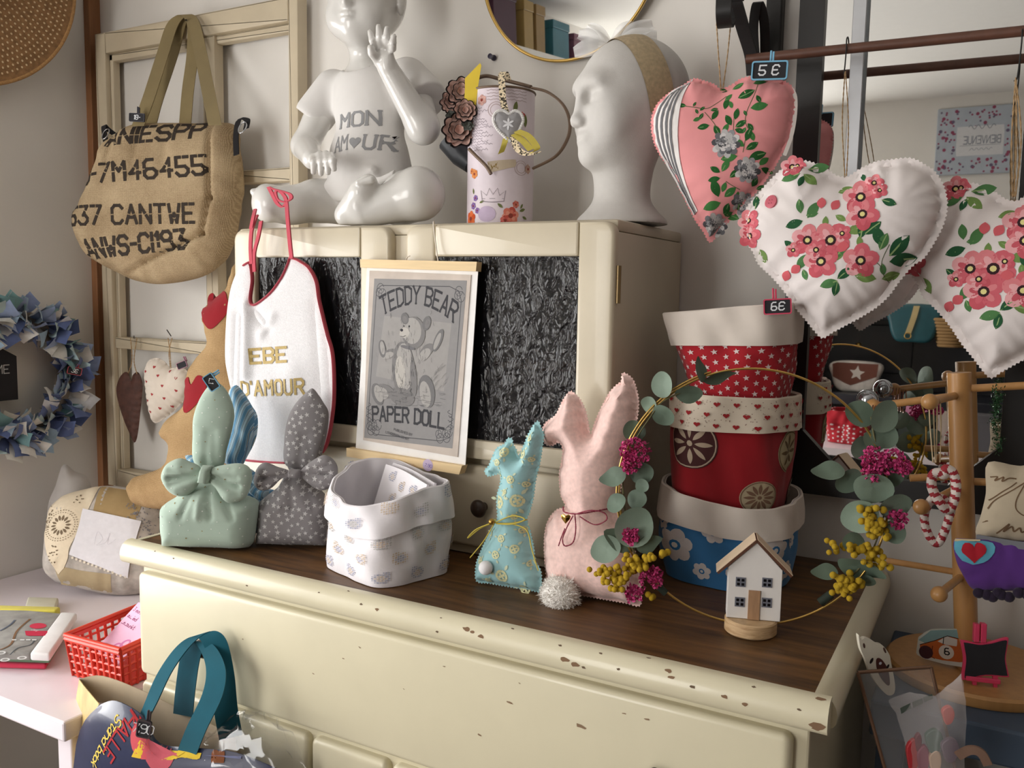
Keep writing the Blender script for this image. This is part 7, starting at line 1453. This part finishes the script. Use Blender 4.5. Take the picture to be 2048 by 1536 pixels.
ns = thing('string_necklace', 'cream string necklace hanging from the front peg of the beech rack', 'necklace', onY(1870, 925, 1.395))
for k, (x0, x1, x2) in enumerate(((1858, 1860, 1866), (1866, 1868, 1870), (1874, 1874, 1872), (1880, 1882, 1880))): ob('strand', twisted([onY(x0, 798, 1.388), onY(x1, 850, 1.392 + .004 * k), onY(x2, 925, 1.395)], .0011, 20), CRT, ns)
# red and white twisted loops
RW_M = bpy.data.materials.new('candy_cane_stripe'); RW_M.use_nodes = True
nt = RW_M.node_tree; n = nt.nodes; at = n.new('ShaderNodeAttribute'); at.attribute_name = 'Col'; nt.links.new(at.outputs['Color'], n['Principled BSDF'].inputs['Base Color']); n['Principled BSDF'].inputs['Roughness'].default_value = .7
def candy(pts, r, name, label):
    P = cat(np.array([onY(*q) for q in pts]), 10, True); n_ = 12; N_ = len(P); V, F = tube(P, r, n_, True); L_ = np.r_[0, np.cumsum(np.linalg.norm(np.diff(P, axis=0), axis=1))]
    o = ob(name, (V, F), RW_M, None, label=label, cat='ornament', group='candy-striped loops on the peg rack'); at_ = o.data.color_attributes.new('Col', 'FLOAT_COLOR', 'CORNER'); arr = []
    for pl in o.data.polygons: i, k = pl.index // n_, pl.index % n_; s_ = (L_[i] / .0125 + k / n_) % 1; arr += list(lin((164, 44, 54) if s_ < .42 else (226, 214, 206))) + [1.0] ; arr += (list(lin((164, 44, 54) if s_ < .42 else (226, 214, 206))) + [1.0]) * (pl.loop_total - 1)
    at_.data.foreach_set('color', arr); return o
candy([(1866, 950, 1.39), (1864, 975, 1.388), (1880, 1005, 1.385), (1896, 1020, 1.39), (1908, 1000, 1.392), (1912, 970, 1.392), (1905, 945, 1.39), (1892, 938, 1.388), (1888, 950, 1.388), (1878, 945, 1.388)], .0068, 'candy_striped_loop', 'upper red and white twisted loop hanging from the string necklace')
candy([(1862, 1000, 1.392), (1850, 1025, 1.395), (1850, 1050, 1.395), (1862, 1078, 1.395), (1876, 1086, 1.395), (1888, 1065, 1.395), (1898, 1035, 1.395), (1902, 1015, 1.398), (1890, 1000, 1.402), (1876, 995, 1.40)], .0060, 'candy_striped_loop', 'lower red and white twisted loop linked below the other')
gt_ = thing('green_tinsel', 'strand of dark green glitter tinsel hanging on the peg beside the cushion', 'tinsel', onY(1990, 900, 1.44)); V = []; F = []; rr = np.random.default_rng(2)
for k in range(420):
    t = rr.random(); c_ = onY(1992 + 4 * math.sin(t * 9), 772 + t * 130, 1.445) + rr.normal(size=3) * .0035; d = rr.normal(size=3); d /= np.linalg.norm(d); e2 = np.cross(d, rr.normal(size=3)); e2 /= np.linalg.norm(e2); n0 = len(V); V += [c_ - d * .003, c_ + e2 * .0008, c_ + d * .003, c_ - e2 * .0008]; F.append((n0, n0 + 1, n0 + 2, n0 + 3))
ob('glitter', (np.array(V), F), mat('green_glitter', (44, 82, 50), rough=.25, metal=.6), gt_, kind='stuff', smooth=False)
# linen cushion with script, purple felt pouch
Fl = Frame(onY(2035, 1010, 1.36), 8); lc = thing('linen_cushion', 'small natural linen cushion with brown script hanging on the peg rack', 'cushion', Fl.p(*Fl.uv(2020, 1088)))
ol = Fl.uvs([(1976, 925), (2040, 932), (2110, 925), (2125, 1000), (2120, 1095), (2040, 1086), (1998, 1080), (1952, 1070), (1962, 1030), (1972, 985)]); ql = Puff(Fl, ol, .022, .003, R=.04, pstep=.004, res=.006, smooth=4); ob('cushion_pad', ql.vf(), cloth('ecru_linen', (196, 182, 158), var=.05, bump=.4), lc)
p = Print(ql, .0005); BR = (112, 88, 66); z = lambda X, Y: Fl.uv(1560 + X / 3.84, 900 + Y / 3.84)
p.line(cat(np.array([z(*q) for q in ((1590, 440), (1650, 360), (1740, 300), (1860, 230))]), 8), .0014, BR); p.line(cat(np.array([z(*q) for q in ((1600, 380), (1680, 310), (1800, 230))]), 8), .0014, BR); p.line(cat(np.array([z(*q) for q in ((1860, 240), (1800, 340), (1790, 420), (1840, 470), (1900, 470))]), 8), .0014, BR)
p.line(cat(np.array([z(*q) for q in ((1650, 620), (1740, 540), (1700, 600), (1760, 560), (1780, 600), (1820, 570), (1840, 605), (1900, 570), (1960, 590))]), 8), .0022, BR); p.line(cat(np.array([z(*q) for q in ((1610, 200), (1660, 190), (1640, 220), (1700, 190), (1690, 220), (1740, 200), (1800, 205))]), 8), .0016, BR); p.line(np.array([z(*q) for q in ((1550, 548), (1590, 530))]), .0014, BR); p.ob('script_lettering', lc)
ob('grey_edging', ribbon(cat(px3([(1953, 1076, 1.345), (1998, 1084, 1.343), (2050, 1092, 1.343), (2110, 1098, 1.345)]), 6), (0, .2, 1), .010, .002), cloth('grey_lurex', (120, 122, 128)), lc)
Fu = Frame(onY(1990, 1140, 1.345), 8); pp = thing('felt_pouch', 'purple felt pouch with red heart and dark pompom fringe below the linen cushion', 'pouch', Fu.p(*Fu.uv(1980, 1195)))
ou = Fu.uvs([(1908, 1080), (1940, 1078), (2060, 1084), (2120, 1088), (2110, 1180), (2060, 1180), (1980, 1182), (1945, 1178), (1926, 1150), (1912, 1120)]); qu = Puff(Fu, ou, .012, .002, R=.03, pstep=.004, res=.005, smooth=3); ob('pouch_body', qu.vf(), cloth('purple_felt', (92, 52, 130)), pp)
p = Print(qu, .0016); p.poly(Fu.uvs([(1909, 1082), (1950, 1080), (1990, 1086), (1986, 1104), (1970, 1118), (1945, 1125), (1922, 1116), (1911, 1102)]), (96, 166, 190)); p.lift = .0026; p.heart(Fu.uv(1946, 1100), .0155, (176, 36, 50), .1); p.strip(Fu.uvs([(1910, 1076), (1960, 1078)]), Fu.uvs([(1911, 1081), (1960, 1083)]), (206, 190, 150), 2); p.ob('felt_applique_print', pp)
rr = random.Random(2)
for k, x in enumerate((1957, 1974, 1985, 1996, 2003, 2018, 2037, 2055, 2075, 2095)): ob('pompom', ball(onY(x, 1186 + (k % 3) * 4, 1.338), .0072, 7), cloth('dark_plum_wool', (40, 30, 48)), pp)
# car plaque, pink easel
Fq = Frame(onZ(1880, 1332, BZ + .0185), -2, 8); cr_ = thing('car_plaque', 'small cut-out plaque of an orange racing car numbered 6', 'plaque', Fq.P); zc_ = lambda X, Y: Fq.uv(1640 + X / 4.31, 1180 + Y / 4.31)
oq = np.array([zc_(*q) for q in ((842, 560), (830, 540), (848, 410), (900, 370), (960, 340), (1180, 335), (1300, 400), (1420, 470), (1440, 640), (1250, 668), (1080, 640), (900, 592))]); oq[:, 1] -= min(0, oq[:, 1].min()) - .0005; dq = 0
ob('plaque_board', prism(oq, -.004, .003, Fq), mat('pale_plaque_edge', (196, 196, 186), rough=.6), cr_, smooth=False)
off = np.array([zc_(842, 560)]) - oq[0]; zz = lambda X, Y: zc_(X, Y) - off[0]; p = Print(Plane(Fq, .003), .0003); ORG_ = (186, 96, 44)
p.poly([zz(*q) for q in ((850, 430), (960, 346), (1180, 342), (1290, 405), (1410, 470), (1300, 520), (1000, 500))], (130, 160, 160)); p.poly([zz(*q) for q in ((862, 470), (990, 436), (1100, 395), (1200, 420), (1230, 480), (1380, 500), (1400, 590), (1230, 625), (1060, 605), (868, 560))], ORG_); p.poly([zz(*q) for q in ((1015, 442), (1090, 398), (1185, 425), (1182, 486), (1080, 470))], (206, 200, 190)); p.line(np.array([zz(1068, 402), zz(1062, 468)]), .0012, (40, 30, 26))
p.line(np.array([zz(*q) for q in ((862, 470), (990, 436), (1100, 395), (1200, 420), (1230, 480))]), .0011, (50, 32, 26)); p.line(np.array([zz(*q) for q in ((972, 480), (962, 570), (990, 592))]), .0009, (60, 34, 26)); p.disc(zz(915, 535), .010, (70, 40, 44), 16); p.disc(zz(1340, 590), .010, (60, 40, 40), 16); p.disc(zz(1090, 535), .0106, (214, 206, 194), 18); p.text('6', zz(1074, 552), .0095, .0018, (30, 26, 26)); p.ob('car_print', cr_)
Fe = Frame(onZ(1975, 1372, BZ + .0185), 14, 8); ea = thing('mini_easel', 'bright pink plastic mini easel with a blank scalloped chalkboard', 'easel', Fe.P); ze_ = lambda X, Y: Fe.uv(1640 + X / 4.31, 1180 + Y / 4.31); NP = mat('neon_pink_plastic', (222, 66, 104), rough=.35)
def scal(x0, y0, x1, y1, k):
    q = [(x0, y0), ((x0 * 2 + x1) / 3, y0 + k), ((x0 + x1) / 2, y0 + k * .8), ((x0 + 2 * x1) / 3, y0 + k * .4), (x1, y0 - k), (x1 + k * .4, y0 + k), (x1 - k * .4, (y0 + y1) / 2), (x1 + k * .6, y1 - k), (x1, y1), ((x0 + x1) / 2, y1 - k * .5), (x0 + k, y1 + k), (x0 - k * .2, y1), (x0 + k * .5, (y0 + y1) / 2), (x0 - k * .4, y0 + k)]; return cat(np.array([ze_(*a) for a in q]), 4, True)
ob('easel_frame', prism(scal(1222, 430, 1610, 750, 24), -.003, .002, Fe, .0008, 1), NP, ea, smooth=False); ob('chalkboard', prism(scal(1248, 450, 1595, 735, 20), .002, .0032, Fe), SLATE, ea, smooth=False)
ob('easel_clip', join(box((ze_(1320, 500)[0], ze_(1370, 425)[1] - .004, -.008), (ze_(1368, 500)[0], ze_(1370, 290)[1], .004), .001, 1, Fe), box((ze_(1378, 500)[0], ze_(1370, 425)[1] - .004, -.008), (ze_(1428, 500)[0], ze_(1400, 285)[1], .004), .001, 1, Fe)), NP, ea, smooth=False)
for X in (1330, 1510): ob('easel_leg', prism([ze_(X - 22, 740), ze_(X + 22, 740), ze_(X + 14, 860), ze_(X - 14, 860)], -.004, .002, Fe), NP, ea, smooth=False)
ob('easel_ledge', box((ze_(1260, 500)[0], ze_(1400, 790)[1], -.002), (ze_(1560, 500)[0], ze_(1400, 750)[1], .006), .001, 1, Fe), NP, ea, smooth=False)
# white bear-face wooden clip leaning on the dresser edge
Fw = Frame(onX(1748, 1325, -.118), 40, -4); bc = thing('bear_face_clip', 'white wooden animal face with brown nose clipped on the dresser edge', 'clip', Fw.p(*Fw.uv(1778, 1388))); zw = lambda X, Y: Fw.uv(1640 + X / 4.31, 1180 + Y / 4.31)
ob('face_board', prism(cat(np.array([zw(*q) for q in ((322, 380), (345, 420), (380, 405), (430, 420), (480, 455), (530, 470), (585, 545), (600, 610), (632, 780), (634, 860), (610, 895), (560, 890), (480, 800), (420, 700), (380, 590), (340, 500))]), 5, True), -.003, .003, Fw), mat('white_stained_wood', (214, 208, 192), rough=.6), bc, smooth=False)
p = Print(Plane(Fw, .003), .0003); p.poly(cat(np.array([zw(*q) for q in ((470, 600), (490, 575), (530, 600), (575, 680), (590, 790), (570, 812), (520, 760), (480, 680))]), 4, True), (82, 46, 42)); p.disc(zw(432, 600), .0045, (40, 30, 30), 10, .5, 1.2); p.disc(zw(572, 650), .0036, (40, 30, 30), 10, .5, 1.2); p.disc(zw(508, 622), .0022, (206, 206, 214), 8); p.disc(zw(368, 470), .004, (90, 66, 58), 10, .4, 1.9); p.disc(zw(545, 510), .005, (90, 66, 58), 10, .3, 2.1); p.ob('face_print', bc)
# glass photo frame and a plastic bag of pieces hanging at the dresser side
Fgm = Frame(onY(1800, 1420, 1.20), 28, 14); gf = thing('picture_glass', 'thin copper-edged glass frame leaning beside the dresser', 'frame', Fgm.p(*Fgm.uv(1790, 1536))); CPR = mat('copper_edge', (122, 92, 72), rough=.4, metal=.5); zf = lambda x, y: Fgm.uv(x, y)
G4_ = [zf(1722, 1338), zf(1860, 1332), zf(1890, 1440), zf(1935, 1620), zf(1800, 1600)]
cor = [zf(1716, 1345), zf(1862, 1334), zf(1925, 1600), zf(1790, 1610)]
for k in range(4): a, b_ = Fgm.p(*cor[k]), Fgm.p(*cor[(k + 1) % 4]); ob('frame_edge', tube([a, b_], .0024, 6), CPR, gf)
ob('glass_pane', prism(cor, -.0012, .0012, Fgm), GL, gf, smooth=False)
pb_ = thing('plastic_bag', 'clear plastic bag of coloured craft pieces propped below the pink easel', 'bag', onY(1860, 1536, 1.17))
MLK = bpy.data.materials.new('milky_plastic'); MLK.use_nodes = True; nt = MLK.node_tree; n = nt.nodes; d_ = n['Principled BSDF']; d_.inputs['Base Color'].default_value = (.72, .68, .68, 1); d_.inputs['Roughness'].default_value = .2; tr = n.new('ShaderNodeBsdfTransparent'); mx = n.new('ShaderNodeMixShader'); mx.inputs[0].default_value = .2; nt.links.new(tr.outputs[0], mx.inputs[1]); nt.links.new(d_.outputs[0], mx.inputs[2]); nt.links.new(mx.outputs[0], n['Material Output'].inputs[0])
def bagsheet(rows, seed, amp, name):
    G = np.array([[onY(*q) for q in row] for row in rows]); G2 = np.array([cat(r, 5) for r in G]); G3 = np.array([cat(G2[:, j], 5) for j in range(G2.shape[1])]); G3 = G3 + np.random.default_rng(seed).normal(size=G3.shape) * amp; ob(name, (G3.reshape(-1, 3), gridf(None, G3.shape[0], G3.shape[1])), MLK, pb_)
bagsheet([[(1776, 1400, 1.20), (1820, 1385, 1.19), (1870, 1390, 1.18), (1922, 1348, 1.18)], [(1800, 1450, 1.18), (1840, 1450, 1.155), (1890, 1440, 1.15), (1932, 1420, 1.17)], [(1820, 1540, 1.17), (1860, 1540, 1.14), (1900, 1540, 1.14), (1930, 1540, 1.17)], [(1840, 1640, 1.17), (1870, 1640, 1.14), (1900, 1640, 1.14), (1935, 1640, 1.17)]], 3, .0006, 'bag_front'); bagsheet([[(1776, 1400, 1.201), (1820, 1385, 1.202), (1870, 1390, 1.20), (1922, 1348, 1.182)], [(1800, 1450, 1.21), (1840, 1450, 1.21), (1890, 1440, 1.20), (1932, 1420, 1.19)], [(1820, 1540, 1.20), (1860, 1540, 1.20), (1900, 1540, 1.19), (1930, 1540, 1.18)], [(1840, 1640, 1.19), (1870, 1640, 1.19), (1900, 1640, 1.19), (1935, 1640, 1.18)]], 5, .0006, 'bag_back')
for x, y, c_, sx_, sz_ in ((1896, 1430, (206, 92, 84), .007, .012), (1868, 1482, (70, 104, 92), .010, .016), (1826, 1510, (190, 52, 60), .008, .022), (1846, 1520, (150, 60, 90), .007, .02), (1870, 1524, (214, 180, 150), .007, .016), (1836, 1484, (120, 40, 60), .004, .012), (1900, 1500, (120, 104, 120), .010, .016)):
    P = onY(x, y, 1.168); ob('craft_piece', prism(cat(np.array([(sx_ * math.cos(a) * (1 + .2 * math.sin(3 * a)), sz_ * math.sin(a)) for a in np.linspace(0, 6.283, 7, endpoint=False)]), 3, True), -.003, .003, Frame(P, 20), .001, 1), mat('craft_%d_%d_%d' % c_, c_, rough=.5), pb_, auto=40)
ob('bag_seal', join(*[prism([Frame(onY(1800, 1420, 1.175), 20).uv(*q) for q in quad], .0, .001, Frame(onY(1800, 1420, 1.175), 20)) for quad in (((1800, 1416), (1820, 1406), (1822, 1416), (1802, 1427)), ((1824, 1404), (1844, 1396), (1846, 1406), (1826, 1415)), ((1846, 1394), (1864, 1388), (1866, 1396), (1848, 1404)))]), mat('grey_green_seal', (72, 84, 76), rough=.6), pb_, smooth=False)

# ================================================================== the shop behind the camera, seen only in the mirrors
def back(x, y, Y, Ym=1.606):
    P = onY(x, y, 2 * Ym - Y); return np.array([P[0], Y, P[2]])
# framed welcome poster high on the front wall
def facing(P): f = Frame(P, 180); return f            # faces +Y
a, b_ = back(1868, 345, YF + .01), back(2030, 215, YF + .01); c_ = (a + b_) / 2; fp = facing(c_); hw_, hh_ = abs(b_[0] - a[0]) / 2, abs(b_[2] - a[2]) / 2 + .02
po = thing('welcome_board', 'pale blue floral welcome board lettered BIENVENUE, seen in the wall mirror', 'sign', c_ - [0, 0, hh_]); ob('board', box((-hw_, -hh_, -.006), (hw_, hh_, .012), .003, 1, fp), mat('pale_blue_board', (176, 184, 194), rough=.6), po, smooth=False)
p = Print(Plane(fp, .012), .0006); rr = random.Random(4)
for k in range(150):
    u, v = rr.uniform(-hw_ * .95, hw_ * .95), rr.uniform(-hh_ * .95, hh_ * .95); p.disc((u, v), .006 if k % 4 else .010, (150, 70, 96) if k % 3 else (110, 96, 120), 7)
p.poly([(-hw_ * .78, -hh_ * .45), (hw_ * .45, -hh_ * .45), (hw_ * .45, hh_ * .42), (-hw_ * .78, hh_ * .42)], (216, 216, 218)); p.text('BIENVENUE', (-hw_ * .70, -hh_ * .10), .042, .006, (130, 134, 146), gap=1.3, wx=hw_ * 1.05 / (.042 / 6 * (9 * 4 + 8 * 1.3)) if True else 1); p.line(np.array([(-hw_ * .7, -.028), (hw_ * .36, -.028)]), .003, (150, 154, 164)); p.line(np.array([(-hw_ * .55 + t * hw_ * .7, .075 + .012 * math.sin(t * 22)) for t in np.linspace(0, 1, 30)]), .004, (140, 144, 154)); p.line(np.array([(-hw_ * .5 + t * hw_ * .6, -.05 + .006 * math.sin(t * 30)) for t in np.linspace(0, 1, 30)]), .003, (150, 154, 164)); p.ob('lettering', po)
# dark cupboard with handbags
YC = -1.15; DKW = mat('near_black_cupboard', (34, 36, 44), rough=.4, var=.1); f = facing((0, YC, 0))
a, b_ = back(1620, 640, YC), back(2075, 960, YC); x0, x1 = back(1625, 700, YC)[0] - .06, .32
dk = thing('dark_cupboard', 'near-black cupboard holding handbags on the far side, seen in the wall mirror', 'cupboard', ((x0 + x1) / 2, YC - .2, 0)); zt0 = back(1750, 628, YC)[2]; zs = back(1715, 790, YC)[2]
ob('back_panel', box((x0, YC - .42, 0), (x1, YC - .40, zt0)), DKW, dk, smooth=False); ob('shelf', box((x0, YC - .40, zs - .05), (x1, YC, zs), .004), DKW, dk, smooth=False); ob('shelf', box((x0, YC - .40, .20), (x1, YC, .23), .004), DKW, dk, smooth=False); ob('top_board', box((x0 - .02, YC - .42, zt0 - .03), (x1 + .02, YC - .25, zt0), .005), DKW, dk, smooth=False)
for x in (x0, x1 - .03): ob('side_panel', box((x, YC - .40, 0), (x + .03, YC, zt0 - .03)), DKW, dk, smooth=False)
k_ = back(1718, 690, YC - .39); ob('drawer_panel', box((x0 + .06, YC - .40, zs + .08), (k_[0] + .25, YC - .385, zt0 - .06), .004, 2), DKW, dk, smooth=False); ob('brass_knob', ball(k_ + [0, .012, 0], .014, 8), BRASS, dk)
def handbag(c_, w, h, d, m, name, label, flap=None):
    t = thing(name, label, 'handbag', c_ - [0, 0, h / 2]); f = facing(c_); o = cat(np.array([(-w / 2, h / 2), (w / 2, h / 2), (w / 2 * 1.02, 0), (w * .36, -h * .46), (0, -h / 2), (-w * .36, -h * .46), (-w / 2 * 1.02, 0)]), 5, True); ob('bag_body', prism(o, -d / 2, d / 2, f, d * .25, 3), m, t, auto=50); return t, f
c_ = back(1828, 648, YC - .18); t, f = handbag(c_, .21, .17, .07, mat('teal_leather', (34, 84, 92), rough=.45, var=.1), 'handbag', 'dark teal half-moon handbag with gold strap, seen in the wall mirror')
ob('bag_strap', ribbon(cat(np.array([f.p(-.01, .085, .036), f.p(0, .03, .042), f.p(.02, -.045, .040)]), 6), f.U, .026, .003), mat('gold_leather', (196, 176, 128), rough=.4, metal=.3), t); ob('ring', tube([f.p(.02 + .014 * math.cos(a), -.055 + .014 * math.sin(a), .042) for a in np.linspace(0, 6.28, 20, endpoint=False)], .0025, 6, True), BRASS, t); ob('bag_handle', tube(cat(np.array([f.p(-.09, .07, 0), f.p(-.05, .20, 0), f.p(.0, .29, -.02), f.p(.05, .20, 0), f.p(.09, .07, 0)]), 8), .008, 8), mat('olive_strap', (96, 84, 62), rough=.6), t)
c_ = back(1712, 738, YC - .15); c_[2] = zs + .071; t, f = handbag(c_, .21, .14, .07, mat('white_hide', (206, 198, 190), rough=.5, var=.2, vs=30), 'handbag', 'brown and white shoulder bag with a big star, seen in the wall mirror')
p = Print(Plane(f, .036), .001); p.poly([(-.104, .07), (.104, .07), (.10, 0), (.02, -.04), (-.10, .01)], (112, 70, 58)); p.star((-.01, .022), .038, (206, 196, 186), .1); p.ob('star_print', t)
tt2 = thing('display_table', 'white display table piled with small goods, seen in the wall mirror', 'table', (back(1690, 900, -.75)[0], -.8, 0)); zt2 = back(1680, 890, -.72)[2]; xa = back(1630, 890, -.7)[0] - .15
ob('table_top', box((xa, -1.05, zt2 - .03), (.35, -.62, zt2)), TW, tt2, smooth=False)
for x in (xa + .03, .32):
    for y in (-1.02, -.65): ob('leg', box((x - .02, y - .02, 0), (x + .02, y + .02, zt2 - .03)), TW, tt2, smooth=False)
RPD = cloth('red_polka_cotton', (176, 36, 48))
b = Basket((back(1695, 860, -.80)[0], -.82, zt2 + .001), 10, (.075, .065), (.08, .07), .14, 4, 4, wob=.006, seed=4); g = thing('polka_pouch', 'red polka-dot fabric pouch on the far table, seen in the wall mirror', 'pouch', b.c); b.build(g, RPD, RPD, .4); p = Print(b, .001)
for i, u in enumerate(np.arange(-.25, .25, .02)):
    for v in np.arange(.01, .14, .02): p.disc((u, v + (.01 if i % 2 else 0)), .0042, (226, 206, 206), 8)
p.ob('dot_print', g)
for k, (x, y, w, h, c_, nm, lb) in enumerate(((1840, 725, .09, .10, (226, 150, 186), 'pink_card_box', 'bright pink card box on the far table, seen in the wall mirror'), (1765, 870, .06, .09, (70, 84, 80), 'green_tin', 'dark green tin on the far table, seen in the wall mirror'), (1722, 885, .05, .07, (206, 214, 220), 'white_card_box', 'small white card box on the far table, seen in the wall mirror'), (1895, 850, .07, .16, (176, 160, 150), 'floral_card_box', 'beige card box on the far table, seen in the wall mirror'), (1960, 880, .12, .16, (90, 88, 92), 'grey_gift_box', 'grey gift box on the far table, seen in the wall mirror'), (1815, 890, .08, .12, (60, 70, 66), 'slate_gift_box', 'slate coloured gift box on the far table, seen in the wall mirror'))):
    P = back(x, y, -.85 if k else -.95); t = thing(nm, lb, 'box', [P[0], P[1], zt2]); zt_ = zt2 + h + (0 if k else .14); f = facing((P[0], P[1], zt2)); m_ = mat('card_' + nm, c_, rough=.6)
    ob('carton', box((-w / 2, .001, -w * .35), (w / 2, h + (0 if k else .12), w * .35), .002, 1, f), m_, t, smooth=False); ob('lid', box((-w / 2 - .002, (h + (0 if k else .12)) * .82, -w * .36), (w / 2 + .002, h + (0 if k else .12) + .002, w * .36), .002, 1, f), m_, t, smooth=False)
WK = mat('wicker', (150, 116, 72), rough=.8, bump=.6, bs=120)
P = back(1905, 665, YC - .2); t = thing('wicker_basket', 'small wicker basket beside the teal handbag, seen in the wall mirror', 'basket', P - [0, 0, .06])
for k in range(9): r = .055 + .035 * (k / 8); ob('weave_ring', tube([P + [r * math.cos(a), r * math.sin(a), -.06 + k * .015] for a in np.linspace(0, 6.283, 28, endpoint=False)], .0085, 6, True), WK, t)
ob('basket_handle', tube(cat(np.array([P + [-.09, 0, .06], P + [-.07, 0, .14], P + [0, 0, .19], P + [.07, 0, .14], P + [.09, 0, .06]]), 6), .006, 8), WK, t)
# high shelf above the window with boxes, seen in the round mirror
sh = thing('high_shelf', 'white shelf high above the shop window, seen in the round mirror', 'shelf', (-2.10, -.75, 2.20)); ob('shelf_board', box((-2.245, -1.75, 2.22), (-1.95, .15, 2.245)), WF, sh, smooth=False)
for y in (-1.7, -.8, .1): ob('bracket', box((-2.245, y - .01, 2.12), (-2.02, y + .01, 2.22)), WF, sh, smooth=False)
for k, (y, w, h, c_, nm) in enumerate(((-.05, .16, .20, (196, 206, 214), 'pale blue floral'), (-.30, .20, .24, (74, 40, 60), 'dark plum'), (-.52, .09, .22, (168, 140, 84), 'mustard'), (-.64, .09, .22, (150, 122, 76), 'ochre'), (-.86, .18, .18, (52, 112, 128), 'teal'), (-1.06, .10, .15, (120, 72, 92), 'dusty pink'), (-1.25, .14, .16, (196, 190, 186), 'pale grey'))):
    t = thing('storage_box', nm + ' storage box on the high shelf, seen in the round mirror', 'box', (-2.09, y, 2.246), 'boxes on the high shelf'); m_ = mat('box_' + nm.replace(' ', '_'), c_, rough=.6); ob('carton', box((-2.20, y - w / 2, 2.2465), (-1.99, y + w / 2, 2.246 + h * .8), .002, 1), m_, t, smooth=False); ob('lid', box((-2.204, y - w / 2 - .003, 2.246 + h * .8), (-1.986, y + w / 2 + .003, 2.246 + h), .002, 1), m_, t, smooth=False)
